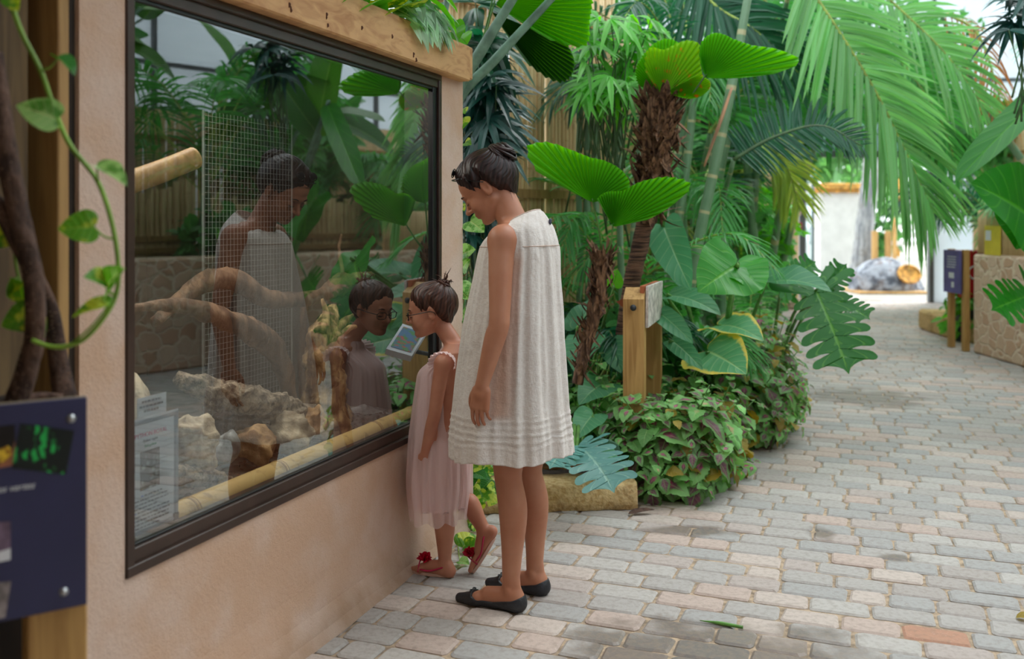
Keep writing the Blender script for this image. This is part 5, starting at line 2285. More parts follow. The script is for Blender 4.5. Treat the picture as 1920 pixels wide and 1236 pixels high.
def bush(name, label, cat, c, rad, n, size, mat, tp=None, droop=.2, group=None, stem=None, shell=.55, tint=(0, 1), up=.6):
    c, rad = np.asarray(c, float), np.asarray(rad, float)
    r = thing(name, label, cat, (c[0], c[1], max(0, c[2] - rad[2])), 0, group)
    mb = MB()
    d = nrm(RNG.normal(size=(n, 3)))
    rr = RNG.uniform(shell, 1, (n, 1))
    lump = 1 + .18 * np.sin(d[:, :1] * 7 + c[0]) * np.cos(d[:, 2:] * 6)
    O = c + d * rad * rr * lump
    F = nrm(d * .8 + RNG.normal(size=(n, 3)) * .6 + UP * .1)
    scatter(mb, tp or T_OVAL, O, F, nrm(d + UP * up + RNG.normal(size=(n, 3)) * .4), size * RNG.uniform(.6, 1.25, n), 1, droop, .2, RNG.uniform(*tint, n), bend=.3)
    mb.build('foliage', mat, r)
    if stem:
        mb = MB()
        for i in range(stem):
            a = RNG.uniform(0, 6.28)
            e = c + np.array([math.cos(a) * rad[0] * .5, math.sin(a) * rad[1] * .5, rad[2] * .3])
            b = np.array([c[0] + .2 * (e[0] - c[0]), c[1] + .2 * (e[1] - c[1]), max(0, c[2] - rad[2])])
            tube(mb, [b, (b + e) / 2 + RNG.normal(size=3) * .03, e], [.012, .009, .005], 8, 5)
        mb.build('stems', L['stem'], r)
    return r


bush('garden_tree', 'pale green tree outside the doorway, left behind the glass door leaf', 'tree', (6.3, 26, 3.2), (2.0, 1.5, 2.6), 1500, .35, L['bush_far'], stem=3)
bush('garden_tree', 'pale green tree outside beyond the white pillar roof', 'tree', (8.6, 29, 4.4), (2.8, 1.5, 2.2), 1800, .38, L['bush_far'], stem=3)
bush('garden_shrub', 'green shrub outside right behind the grey palm trunk', 'shrub', (9.2, 25, 1.3), (1.0, .8, 1.3), 700, .28, L['bush_far'], stem=3)
bush('garden_tree', 'pale tree outside above the slatted kiosk', 'tree', (12.2, 31, 4.5), (3.2, 1.5, 3.0), 1500, .4, L['bush_far'], stem=3)

# shell shelter
r = thing('tortoise_shell', 'large mottled white and grey shell shelter with an orange opening beyond the doorway', 'shell shelter', (7.35, 18.6, 0))
v, fc = ICO[5]
v = v.copy()
c = at(1662, 538, 18.6)
rx = 66 / 1800 * 18.6
x = v[:, 0]
prof = np.where(x < 0, 1.0, 1 - .55 * x ** 1.6)
V = np.stack([x * rx * 1.06, v[:, 1] * rx * .8 * prof, np.maximum(v[:, 2], -.12) * .60 * prof], 1)
for i in range(len(V)):
    V[i] *= 1 + .05 * noise.noise(Vector(v[i] * 3))
V = V + np.array([c[0], 18.6, .07])
mb = MB()
mb.add(V, fc)
mb.build('shell', M['shell'], r)
mb = MB()
# opening: a plaster-rimmed oval set in the shell surface
oc = at(1705, 514, 18.6 - rx * .72)
axn = nrm(np.array([.35, -1, .38]))
e1 = nrm(np.cross(UP, axn))
e2 = np.cross(axn, e1)
k = 40
ring = [oc + e1 * .25 * math.cos(a) + e2 * .17 * math.sin(a) for a in np.linspace(0, 2 * PI, k, endpoint=False)]
inn = [oc - axn * .03 + e1 * .16 * math.cos(a) + e2 * .10 * math.sin(a) for a in np.linspace(0, 2 * PI, k, endpoint=False)]
mb.add(ring + inn + [oc - axn * .04], [[i, (i + 1) % k, k + (i + 1) % k, k + i] for i in range(k)] + [[k + i, k + (i + 1) % k, 2 * k] for i in range(k)])
tube(mb, ring + ring[:1], .022, 80, 6)
mb.build('opening', M['orange'], r)
mb = MB()
box(mb, c[0] - .75, c[0] + .55, 17.95, 19.3, 0, .05, .01)
mb.build('plinth', M['post'], r, smooth=False)

# red call point beside the door
c = at(1497, 424, 15.9)
r = thing('alarm_box', 'small red fire alarm call point beside the left door post', 'alarm box', c)
mb = MB()
hexa(mb, c, (.055, 0, 0), (0, .03, 0), (0, 0, .06), .008)
mb.build('box', M['red'], r, smooth=False)
mb = MB()
hexa(mb, c + (0, -.032, 0), (.028, 0, 0), (0, .003, 0), (0, 0, .022), .002)
mb.build('button', M['white'], r, smooth=False)


# bamboo fences
def fence(name, label, a, b, z0, z1, wd=.045, ragged=.0, mat='bamboo_fence', seed=0):
    a, b = np.asarray(a, float), np.asarray(b, float)
    d = nrm(b - a)
    sd = np.cross(d, UP)
    Ln = np.linalg.norm(b - a)
    r = thing(name, label, 'fence', a)
    mb = MB()
    rs = np.random.default_rng(seed)
    x = 0
    while x < Ln:
        w_ = wd * rs.uniform(.75, 1.2)
        zt = z1 + rs.normal(0, .01) - (ragged * abs(math.sin(x * 2.2)) * rs.uniform(.6, 1) if ragged else 0)
        p = a + d * (x + w_ / 2) + sd * rs.normal(0, .004)
        tube(mb, [p + UP * z0, p + UP * zt + d * rs.normal(0, .008)], w_ / 2 * .98, 5, 6, tint=rs.uniform(0, 1))
        for q in np.arange(z0 + rs.uniform(.1, .5), zt, rs.uniform(.32, .5)):
            tube(mb, [p + UP * q, p + UP * (q + .012)], w_ / 2 * 1.07, 2, 6, tint=0, cap=False)
        x += w_
    mb.build('poles', M[mat], r)
    for z in np.linspace(z0 + .35, z1 - .35 - ragged, 3):
        mb = MB()
        hexa(mb, (a + b) / 2 - sd * -.045 + UP * z, d * Ln / 2, sd * .015, UP * .03)
        mb.build('rail', M['batten'], r, smooth=False)
    return r


fA = at(800, 412, 5.9) * (1, 1, 0)
fence('bamboo_fence', 'tall bamboo pole fence closing the planting bed behind the woman', fA, np.array([.75, 7.2, 0]), 0, 3.15, .042, seed=1)
fence('bamboo_fence', 'tall bamboo fence far behind the palm stems, running to the doorway', np.array([.8, 7.6, 0]), np.array([4.75, 16.0, 0]), 0, 3.0, .06, seed=2)
fence('bamboo_fence', 'tall bamboo fence along the greenhouse side beyond the right planting', np.array([7.6, 15.8, 0]), np.array([7.6, -3.0, 0]), .0, 2.75, .06, seed=3)
fence('bamboo_fence', 'short ragged bamboo fence on the right planter, mirrored in the glass', np.array([6.0, 9.6, .6]), np.array([6.0, 4.6, .6]), 0, 1.25, .07, ragged=.3, seed=4)
for px, Y, lab in ((1325, 9.3, 'dark square timber post among the green canes'), (1345, 9.0, 'pale timber post among the green canes, right of the dark one')):
    c = at(px, 412, Y)
    mb = MB()
    box(mb, c[0] - .05, c[0] + .05, Y - .05, Y + .05, 0, 2.7, .004)
    setp(mb.build('timber_post', M['black_wood' if Y > 9.2 else 'batten'], smooth=False), lab, 'post')

# right: rubble wall planter with bamboo facing
mb = MB()
hexa(mb, (5.1, 5.6, .52), (.25, 0, 0), (0, 4.5, 0), (0, 0, .52), .02)
r = mb.build('stone_planter', M['stonewall'], smooth=False)
setp(r, 'pinkish rubble stone planter wall along the right side of the path', 'planter')
mb = MB()
box(mb, 5.35, 8.9, 1.2, 10.0, 0, .62)
struct('ground_planting', mb, M['soil'])
r = thing('bamboo_screen', 'split bamboo facing on top of the stone planter at the right edge', 'screen', (4.86, 10.05, 1.04))
mb = MB()
for i in range(34):
    y = 10.05 - i * .045
    tube(mb, [(4.90, y, 1.05), (4.90, y, 1.50)], .021, 3, 6, tint=RNG.uniform())
for i in range(12):
    tube(mb, [(4.93 + i * .045, 10.08, 1.05), (4.93 + i * .045, 10.08, 1.50)], .021, 3, 6, tint=RNG.uniform())
mb.build('poles', M['bamboo_fence'], r)
r = thing('yellow_notice', 'yellow notice sheet on the bamboo screen at the right edge', 'notice', (4.87, 9.75, 1.1))
mb = MB()
c0, c1 = np.array([4.86, 9.93, 0]), np.array([4.86, 9.55, 0])
hexa(mb, (4.866, 9.72, 1.19), (.004, 0, 0), (0, .16, 0), (0, 0, .15), .001)
mb.build('sheet', M['yellow'], r, smooth=False)
mb = MB()
hexa(mb, (4.861, 9.80, 1.24), (.002, 0, 0), (0, .055, 0), (0, 0, .05))
mb.build('label', M['white'], r, smooth=False)
r = thing('kerb_stones', 'low pale stone kerb at the foot of the purple sign', 'kerb', (4.9, 10.9, 0))
mb = MB()
for i, (px, py) in enumerate(((1748, 622), (1772, 630), (1806, 640))):
    g_ = gnd(px, py)
    hexa(mb, g_ + (.12, .1, .12), (.16, -.04, 0), (.04, .28, 0), (0, 0, .13), .03)
mb.build('stone', M['sand'], r, smooth=False)
r = thing('purple_sign', 'purple information sign on two timber legs at the right of the path', 'sign', gnd(1780, 655))
Ys = 10.2
pa, pb = at(1772, 470, Ys + .35), at(1800, 474, Ys)
dx_ = nrm((pb - pa) * (1, 1, 0))
nx_ = np.array([dx_[1], -dx_[0], 0])
mb = MB()
hexa(mb, (pa + pb) / 2 * (1, 1, 0) + UP * .84, dx_ * np.linalg.norm((pb - pa)[:2]) * .56, nx_ * .01, UP * .23, .003)
mb.build('board', simple('purple_board', (94, 88, 150), .5, .06, 4), r, smooth=False)
for k, q in enumerate((pa + dx_ * .02, pb - dx_ * .0)):
    mb = MB()
    qb = q * (1, 1, 0) - nx_ * .06
    hexa(mb, qb + UP * .54, dx_ * .032, nx_ * .032, UP * .54, .004)
    mb.build('leg', M['post'], r, smooth=False)
mb = MB()
for k in range(5):
    hexa(mb, (pa + pb) / 2 * (1, 1, 0) + nx_ * .012 + UP * (1.0 - k * .028) + dx_ * RNG.uniform(-.02, .02), dx_ * .10, nx_ * .001, UP * .004)
hexa(mb, (pa + pb) / 2 * (1, 1, 0) + nx_ * .012 + UP * .80, dx_ * .06, nx_ * .001, UP * .03)
hexa(mb, (pa + pb) / 2 * (1, 1, 0) + nx_ * .012 + UP * .70 + dx_ * .03, dx_ * .03, nx_ * .001, UP * .03)
mb.build('print', M['white'], r, smooth=False)
c = at(1815, 525, 11.0)
r = thing('hose_cabinet', 'dark red cabinet behind the purple sign against the stone planter', 'cabinet', (c[0], 11.0, 0))
mb = MB()
hexa(mb, (c[0], 11.0, .78), (.13, 0, 0), (0, .1, 0), (0, 0, .27), .01)
mb.build('cabinet', M['red'], r, smooth=False)
mb = MB()
hexa(mb, (c[0], 11.02, .25), (.12, 0, 0), (0, .08, 0), (0, 0, .25), .01)
mb.build('stand', M['dark_metal'], r, smooth=False)
mb = MB()
ringp = [np.array([c[0] + .02 + .06 * math.cos(a), 10.892, .80 + .07 * math.sin(a)]) for a in np.linspace(.5, 5.6, 14)]
tube(mb, ringp, .008, 28, 5)
mb.build('hose_symbol', M['white'], r)

# post lectern of the bed
r = thing('wooden_lectern', 'chunky timber lectern with an angled plaque standing in the coleus', 'lectern', (.62, 5.1, 0))


def lect(px0, px1, Y, mat, top=540, name='post'):
    a, b = at(px0, top, Y), at(px1, top, Y)
    mb = MB()
    w_ = (b[0] - a[0]) / 2
    c = (a + b) / 2
    zt = c[2]
    V, F = [], []
    x, y = np.array([w_, -w_ * .15, 0]), np.array([w_ * .25, w_ * 1.0, 0])
    for sx, sy in ((-1, -1), (1, -1), (1, 1), (-1, 1)):
        V.append(c * (1, 1, 0) + x * sx + y * sy + UP * .0)
    for sx, sy in ((-1, -1), (1, -1), (1, 1), (-1, 1)):
        V.append(c * (1, 1, 0) + x * sx + y * sy + UP * (zt + (.0 if sy > 0 else -.055)))
    mb.add(V, [[3, 2, 1, 0], [4, 5, 6, 7], [0, 1, 5, 4], [1, 2, 6, 5], [2, 3, 7, 6], [3, 0, 4, 7]])
    mb.build(name, M['post'], r, smooth=False)
    return c


lc1 = lect(1171, 1209, 5.0, M['post'])
lc2 = lect(1212, 1240, 5.4, M['post'], 552)
mb = MB()
c = at(1187, 577, 4.93)
tube(mb, [c, c + (0, -.012, 0)], .016, 3, 18)
mb.build('bolt', M['dark_metal'], r)
q = [at(1216, 537, 4.98), at(1243, 527, 5.3), at(1240, 596, 5.3), at(1215, 615, 4.98)]
qc = sum(q) / 4
nn2 = nrm(np.cross(q[1] - q[0], q[3] - q[0]))
mb = MB()
mb.add(q + [p - nn2 * .014 * (1 if nn2[1] < 0 else -1) for p in q], [[0, 1, 2, 3], [7, 6, 5, 4], [0, 4, 5, 1], [1, 5, 6, 2], [2, 6, 7, 3], [3, 7, 4, 0]])
plm = simple('printed_plaque', (214, 206, 200), .5, .12, 22)
mb.build('plaque', plm, r, smooth=False)
mb = MB()
q2 = [p + (-.022, .01, 0) for p in q]
mb.add(q2 + [p + (-.02, .008, 0) for p in q2], [[0, 1, 2, 3], [7, 6, 5, 4], [0, 4, 5, 1], [1, 5, 6, 2], [2, 6, 7, 3], [3, 7, 4, 0]])
mb.add([at(1155, 566, 5.03), at(1172, 558, 5.03), at(1172, 580, 5.03), at(1155, 566, 5.06), at(1172, 558, 5.1), at(1172, 580, 5.1)], [[0, 2, 1], [3, 4, 5], [0, 1, 4, 3], [1, 2, 5, 4], [2, 0, 3, 5]])
mb.build('plaque_back', simple('rust_panel', (170, 96, 60), .6, .1), r, smooth=False)

# small reading stand by the end of the glazed wall (seen mirrored in the glass)
r = thing('reading_stand', 'small white picture tablet seen mirrored in the glass beside the girl', 'stand', vrt(770, 640, 4.5))
q = [vrt(724, 654, 4.35), vrt(772, 668, 4.35), vrt(800, 622, 4.6), vrt(755, 607, 4.6)]
qn = nrm(np.cross(q[1] - q[0], q[3] - q[0]))
qn = qn * (1 if qn[2] > 0 else -1)
mb = MB()
mb.add(q + [p - qn * .03 for p in q], [[0, 1, 2, 3], [7, 6, 5, 4], [0, 4, 5, 1], [1, 5, 6, 2], [2, 6, 7, 3], [3, 7, 4, 0]])
mb.build('tablet', M['white'], r, smooth=False)
cc_ = sum(q) / 4
q3 = [cc_ + (p - cc_) * .8 + qn * .002 for p in q]
mb = MB()
mb.add(q3, [[0, 1, 2, 3]])
t = NT('colour_photo')
c = t.mix(t.step(t.noise(26, 3), .45, .55), (90, 130, 170), t.mix(t.step(t.noise(40, 2), .5, .6), (90, 150, 90), (200, 90, 90)))
mb.build('picture', t.done(t.bsdf(c, .5)), r, smooth=False)
mb = MB()
tube(mb, [W(4.072, NW - .03, cc_[2] - .10), W(4.13, NW + .02, cc_[2] - .10), cc_ - qn * .05, cc_ - qn * .025], .011, 16, 8)
mb.build('arm', M['aluminium'], r)

# ------------------------------------------------------------------ bed edging
mb = MB()
A0, A1 = gnd(880, 965), gnd(1196, 955)
dA = nrm(A1 - A0)
sA = np.cross(UP, dA)
nseg = 40
V, F = [], []
prof = [(0, 0), (.004, .05), (.012, .105), (.03, .122), (.12, .128), (.24, .12), (.25, 0)]
for i in range(nseg + 1):
    p = A0 + dA * np.linalg.norm(A1 - A0) * i / nseg
    for (a, z) in prof:
        k = 1 + .0
        V.append(p + sA * (a + .012 * noise.noise(Vector((i * .35, z * 20, 1)))) + UP * max(0, z + .008 * noise.noise(Vector((i * .3, a * 9, 5)))))
m = len(prof)
for i in range(nseg):
    for j in range(m):
        F.append([i * m + j, (i + 1) * m + j, (i + 1) * m + (j + 1) % m, i * m + (j + 1) % m])
F += [list(range(m)), [nseg * m + j for j in range(m)][::-1]]
mb.add(V, F)
o = mb.build('kerb_stone', M['sand'])
setp(o, 'rough yellow sandstone kerb block along the front of the planting bed', 'kerb stone')
mb = MB()
tube(mb, [A0 + sA * .30 + UP * .185 - dA * .1, (A0 + A1) / 2 + sA * .27 + UP * .20, A1 + sA * .24 + UP * .185 - dA * .05], [.058, .066, .052], 60, 18, bumpy=.18)
o = mb.build('edging_log', M['log'])
setp(o, 'weathered brown log lying on the kerb block behind the woman', 'log')
mb = MB()
mb.add([A0 - dA * .25 + sA * .28 + UP * .10, A1 + sA * .2 + UP * .1, gnd(1330, 880) + UP * .06, gnd(1425, 790) + UP * .05, gnd(1430, 640) + UP * .03, np.array([4.3, 15.8, .03]), np.array([.8, 8, .1]), fA + UP * .12],
       [[0, 1, 2, 3, 4, 5, 6, 7]])
o = mb.build('soil', M['soil'], smooth=False)
setp(o, 'dark soil of the planting bed under the palms', 'soil', kind='stuff')
r = thing('edging_stone', 'low flat rock edging the bed far along the path on the left', 'rock', gnd(1500, 585))
mb = MB()
blob(mb, gnd(1510, 578) + (-.1, 0, .06), (.5, .25, .1), 3, .2, 2, 3)
mb.build('rock', M['rock'], r)

# ------------------------------------------------------------------ coleus and low planting


def coleus(name, label, c, rad, n, size, seed, mix=(.8, .15), leaves='cole', lean=(0, 0)):
    rs = np.random.default_rng(seed)
    c, rad = np.asarray(c, float), np.asarray(rad, float)
    r = thing(name, label, 'shrub', c * (1, 1, 0))
    mb = MB()
    ms = MB()
    ns = n // 9
    for i in range(ns):
        d = nrm(np.array([rs.normal(), rs.normal() - .25, abs(rs.normal()) * .9 + .02]))
        if rs.random() < .45:
            d[2] = rs.uniform(-.05, .4)
            d = nrm(d)
        k = rs.uniform(.6, 1.0)
        tip = c * (1, 1, 0) + UP * .10 + d * rad * (1, 1, 1) * k + np.array([lean[0], lean[1], 0]) * d[2]
        tip[2] = max(tip[2], .05)
        base = c * (1, 1, 0) + d * rad * (.12, .12, 0) + UP * .04
        mid = (base + tip) / 2 + UP * .05
        tube(ms, [base, mid, tip], [.006, .005, .003], 8, 5)
        ax_ = nrm(tip - mid)
        for lv in range(5):
            a0 = rs.uniform(0, 3.1) if lv == 0 else a0 + PI / 2
            p = tip - ax_ * lv * size * .42 * rs.uniform(.8, 1.2)
            e1 = nrm(np.cross(ax_, (0.1, .2, 1)))
            e2 = np.cross(ax_, e1)
            for q in (0, 1):
                a = a0 + q * PI
                o_ = math.cos(a) * e1 + math.sin(a) * e2
                F_ = nrm(o_ * 1.0 + ax_ * (.35 if lv < 2 else .1) + UP * .05 - UP * .18)
                sz = size * (.5 if lv == 0 else (.8 if lv == 1 else 1.1)) * rs.uniform(.75, 1.2)
                u = rs.random()
                mi = 0 if u < mix[0] else (1 if u < mix[0] + mix[1] else 2)
                scatter(mb, T_COL, p + o_ * sz * .22, F_, UP * .9 + ax_ * .5 + o_ * .1, sz, rs.uniform(.85, 1.1), .12, .16, rs.uniform(0, 1), mi, .12, .55)
    mb.build('leaves', [L[leaves], L['cole_green'], L['cole_rust']], r)
    ms.build('stems', L['stem'], r)
    return r


def gp(px, py):
    return gnd(px, py)


coleus('coleus_shrub', 'large spreading coleus with purple-centred green leaves in front of the lectern', gp(1262, 925) + (.0, .06, 0), (.46, .33, .60), 640, .13, 1)
coleus('coleus_shrub', 'coleus with rust and green leaves spilling over the path right of the lectern', gp(1330, 890) + (-.02, .10, 0), (.38, .34, .55), 480, .125, 2, (.62, .18))
coleus('coleus_shrub', 'coleus clump at the kerb corner below the lectern', gp(1205, 935) + (-.0, .20, 0), (.30, .22, .55), 420, .105, 3, (.5, .48))
coleus('coleus_shrub', 'pale green coleus left of the lectern and behind the kerb log', gp(1125, 915) + (0, .32, 0), (.34, .3, .62), 520, .10, 4, (.12, .86))
coleus('coleus_shrub', 'tall coleus stem clump right behind the lectern plaque', gp(1262, 880) + (-.02, .15, .0), (.28, .24, .80), 360, .105, 5, (.35, .6))
coleus('coleus_shrub', 'dark purple green coleus on the far side, below the split elephant ear leaves', gp(1390, 840) + (0, .15, 0), (.52, .42, .62), 600, .11, 6, (.8, .1))
coleus('coleus_shrub', 'coleus mound bulging onto the path farthest from the woman', gp(1440, 820) + (.0, .35, 0), (.42, .5, .80), 620, .115, 7, (.7, .12))
coleus('coleus_shrub', 'low coleus deep in the bed under the elephant ear plant', gp(1330, 800) + (0, .2, 0), (.45, .4, .65), 420, .11, 8, (.5, .4))


def bigleaf_plant(name, label, cat, base, leaves, group=None, stemmat='stem', sr=.011):
    """leaves: (base px, py, Y, tip px, py, Y, normal, template, material, width, fold, bend)"""
    base = np.asarray(base, float)
    r = thing(name, label, cat, base)
    for lv in leaves:
        (b, t_, U, tp, mat, wd, fold, bend) = lv
        b, t_ = np.asarray(b, float), np.asarray(t_, float)
        mb = MB()
        leaf1(mb, b, t_, U, tp, wd, 0, RNG.uniform(.35, .75), fold, bend, wave=.07)
        o = mb.build('leaf', L[mat], r)
        mb = MB()
        mid = (base + b) / 2 + UP * np.linalg.norm(b - base) * .12 + (b - base) * .1 * (1, 1, 0)
        dd = nrm(t_ - b)
        tube(mb, [base, mid, b - dd * .02 - UP * .02, b], [sr * 1.3, sr, sr * .7, sr * .5], 16, 6)
        mb.build('leaf_stalk', L[stemmat], r)
    return r


A = at
bigleaf_plant('elephant_ear_plant', 'elephant ear plant with a bright backlit leaf and pale drooping leaves right of the lectern', 'plant', gnd(1345, 800), [
    (A(1378, 500, 5.0), A(1308, 548, 4.85), (.1, -.8, .55), T_ALO, 'alo', 1.5, .12, .4),
    (A(1385, 500, 5.05), A(1428, 552, 4.9), (.2, -.8, .5), T_ALO, 'alo', 1.6, .2, .5),
    (A(1440, 530, 5.7), A(1560, 548, 5.4), (0, -.45, .9), T_ALO, 'alo_blue', .85, .3, .7),
    (A(1245, 425, 5.6), A(1296, 545, 5.3), (-.5, -.7, .5), T_LONG, 'alo_blue', 1.2, .25, .5),
    (A(1258, 555, 5.4), A(1352, 592, 5.1), (-.1, -.5, .9), T_LONG, 'alo_blue', 1.2, .25, .6),
    (A(1352, 610, 5.5), A(1432, 640, 5.2), (0, -.6, .8), T_ALO, 'alo_edge', .95, .2, .6),
    (A(1330, 660, 5.3), A(1400, 702, 5.0), (-.15, -.85, .6), T_ALO, 'alo_edge', 1.25, .1, .4),
    (A(1240, 590, 5.3), A(1300, 645, 5.1), (-.3, -.6, .7), T_LONG, 'alo_blue', 1.1, .25, .5),
    (A(1262, 640, 5.3), A(1318, 694, 5.1), (-.3, -.6, .7), T_LONG, 'alo_blue', 1.1, .25, .5),
    (A(1265, 505, 5.6), A(1285, 545, 5.5), (-.3, -.6, .7), T_LONG, 'alo_blue', 1.4, .25, .5),
], stemmat='stem', sr=.014)
bigleaf_plant('philodendron', 'split leaf philodendron with one big deeply cut leaf hanging over the path', 'plant', gnd(1440, 740), [
    (A(1530, 545, 5.7), A(1592, 702, 5.35), (-.15, -.9, .35), T_PHIL, 'phil', 1.0, .08, .35),
    (A(1560, 560, 5.75), A(1632, 600, 5.55), (.1, -.9, .5), T_PHIL, 'phil', .9, .1, .4),
    (A(1540, 555, 5.8), A(1588, 494, 5.9), (.0, -.95, .25), T_PHIL, 'phil', .9, .1, -.3),
    (A(1470, 530, 6.2), A(1530, 490, 6.3), (.0, -.9, .4), T_PHIL, 'phil', .9, .1, .3),
], sr=.012)
bigleaf_plant('philodendron', 'teal lobed philodendron leaf drooping over the kerb block beside the dress hem', 'plant', gnd(1090, 880) + (0, .2, .1), [
    (A(1085, 838, 4.5), A(1152, 925, 4.22), (.1, -.6, .75), T_PHIL, 'phil_teal', 1.25, .1, .8),
    (A(1072, 836, 4.5), A(1030, 880, 4.3), (-.2, -.6, .75), T_PHIL, 'phil_teal', 1.25, .1, .6),
    (A(1100, 850, 4.75), A(1160, 862, 4.6), (.1, -.6, .75), T_ALO, 'alo_blue', 1.1, .1, .5),
], stemmat='stem')
bigleaf_plant('leafy_plant', 'broad bluish leaves low in the bed just right of the cream dress', 'plant', gnd(1100, 890) + (0, .6, .1), [
    (A(1100, 640, 5.3), A(1078, 700, 5.1), (-.3, -.7, .6), T_ALO, 'alo_blue', 1, .2, .5),
    (A(1085, 610, 5.4), A(1120, 560, 5.5), (-.3, -.8, .4), T_ALO, 'alo_blue', 1, .2, .4),
    (A(1145, 640, 5.4), A(1165, 700, 5.2), (-.2, -.8, .5), T_LONG, 'alo_blue', 1.6, .2, .5),
    (A(1130, 720, 5.2), A(1085, 760, 5.0), (-.2, -.8, .6), T_ALO, 'alo_blue', 1, .2, .5),
    (A(1150, 535, 5.3), A(1158, 505, 5.3), (-.1, -.9, .3), T_HEART, 'fan', 1.3, .1, .3),
    (A(1110, 780, 4.9), A(1080, 825, 4.75), (-.2, -.8, .6), T_ALO, 'alo_blue', 1, .2, .5),
])
r = thing('plant_label', 'small dark green plaque with a white oval near the kerb log', 'plant label', A(1130, 850, 4.72) * (1, 1, 0))
c = A(1110, 845, 4.70)
mb = MB()
blob(mb, c + (.03, .01, 0), (.11, .006, .06), 3)
mb.build('plaque', simple('green_plaque', (44, 92, 62), .4, .05), r)
mb = MB()
blob(mb, c + (.0, .001, 0), (.048, .003, .030), 3)
mb.build('oval', simple('grey_oval', (170, 186, 172), .5, .03), r)
mb = MB()
for i, w_ in enumerate((.008, .032, .026)):
    hexa(mb, c + (0, -.003, .012 - i * .011), (w_, 0, 0), (0, .0006, 0), (0, 0, .0025))
mb.build('print', M['ink'], r, smooth=False)
mb = MB()
tube(mb, [c * (1, 1, 0) + (.03, .02, .05), c + (.03, .015, -.03)], .006, 4, 6)
mb.build('stake', M['dark_metal'], r)


# ------------------------------------------------------------------ fan palms
def fibrous(mb, pts, rads, n=60, fl=220, seed=0, flen=.07):
    tube(mb, pts, rads, 50, 12, bumpy=.35, seed=seed)
    rs = np.random.default_rng(seed)
    P = cr(pts, 80)
    R = np.interp(np.linspace(0, 1, 80), np.linspace(0, 1, len(rads)), rads)
    i = rs.integers(4, 78, fl)
    a = rs.uniform(0, 6.28, fl)
    d = np.stack([np.cos(a), np.sin(a), np.zeros(fl)], 1)
    O = P[i] + d * R[i][:, None] * .85
    F = d * rs.uniform(.2, .7, (fl, 1)) + UP * rs.uniform(.4, 1.2, (fl, 1)) * np.where(rs.random((fl, 1)) < .75, 1, -1)
    scatter(mb, T_LANCE, O, F, d, flen * rs.uniform(.6, 1.6, fl), rs.uniform(1.2, 3.2, fl), 0, .4, rs.uniform(0, 1, fl), 0, 0, rs.uniform(-.8, .8, fl))


r = thing('fan_palm', 'short fan palm with two bright pleated leaves behind the woman', 'palm', gnd(1085, 880) + (0, .55, .1))
mb = MB()
fibrous(mb, [A(1083, 720, 4.95), A(1100, 640, 4.95), A(1122, 560, 4.95), A(1128, 500, 4.95), A(1130, 470, 4.95)], [.028, .030, .036, .036, .026], seed=1)
mb.build('trunk', L['fibre'], r)
FU = (0, 0, 1)


def fanleaf(r, hub, Y, outline, mat, stalk, nm=(.05, -.95, .3), cu=.12, pl=24, depth=.03, sm='stem', sw=.006):
    h = A(hub[0], hub[1], Y)
    mb = MB()
    fan(mb, h, FU, nm, 1, pleats=pl, depth=depth, cupr=cu, outline=[(a, q * Y / FPX * 1.03) for a, q in outline], seed=int(hub[0]))
    mb.build('leaf', L[mat], r, smooth=False)
    mb = MB()
    tube(mb, [stalk, (stalk + h) / 2 + (.01, .01, -.01), h + UP * .02], [sw * 1.3, sw, sw * .7], 12, 6)
    mb.build('leaf_stalk', L[sm], r)


fanleaf(r, (1110, 380), 4.85, [(-62, 120), (-52, 158), (-42, 148), (-25, 108), (-5, 84), (25, 80), (50, 80), (66, 74), (80, 40)], 'fan', A(1130, 480, 4.95), nm=(.15, -.9, .45), cu=.18)
fanleaf(r, (1150, 426), 4.80, [(-30, 60), (-10, 66), (15, 70), (35, 106), (52, 146), (62, 158), (70, 110), (78, 60)], 'fan', A(1132, 480, 4.95), nm=(-.1, -.9, .45), cu=.18)
r = thing('fan_palm', 'taller fan palm with a shaggy brown trunk and upright lime leaves', 'palm', gnd(1180, 880) + (0, .8, .1))
mb = MB()
tube(mb, [A(1170, 640, 5.45), A(1185, 530, 5.45), A(1200, 460, 5.45), A(1212, 400, 5.45), A(1222, 350, 5.45)], [.055, .048, .050, .048, .044], 60, 14, bumpy=.1)
mb.build('trunk', L['ring'], r)
mb = MB()
fibrous(mb, [A(1214, 420, 5.43), A(1224, 340, 5.42), A(1230, 280, 5.42), A(1236, 230, 5.42), A(1240, 190, 5.42)], [.048, .066, .072, .074, .045], fl=420, seed=2, flen=.12)
mb.build('leaf_bases', L['fibre'], r)
st_ = A(1240, 235, 5.42)
fanleaf(r, (1243, 182), 5.36, [(-40, 60), (-20, 92), (0, 86), (22, 112), (35, 118), (50, 90), (66, 80), (85, 66)], 'fan_yellow', st_, sm='rachis_dark', nm=(.2, -.95, .2), cu=.3)
fanleaf(r, (1244, 176), 5.46, [(-75, 50), (-55, 66), (-30, 80), (0, 100), (20, 96)], 'fan', st_, sm='rachis_dark', cu=.3)
fanleaf(r, (1250, 172), 5.34, [(60, 60), (80, 78), (100, 60), (120, 30)], 'fan_yellow', st_, sm='rachis_dark', cu=.5)
fanleaf(r, (1324, 146), 5.26, [(-25, 30), (-12, 62), (10, 82), (34, 84), (55, 100), (70, 140), (81, 168), (88, 120), (93, 60)], 'fan', st_, sm='rachis_dark', nm=(0, -.8, .6), cu=.25)
r = thing('fan_palm', 'big round fan leaves on stalks above the end of the timber beam', 'palm', A(880, 412, 5.4) * (1, 1, 0))
st_ = A(862, 200, 5.4)
fanleaf(r, (928, 8), 4.9, [(40, 150), (60, 190), (80, 182), (100, 178), (115, 182), (124, 120)], 'fan', st_, nm=(.1, -.85, .5), cu=.15, pl=26)
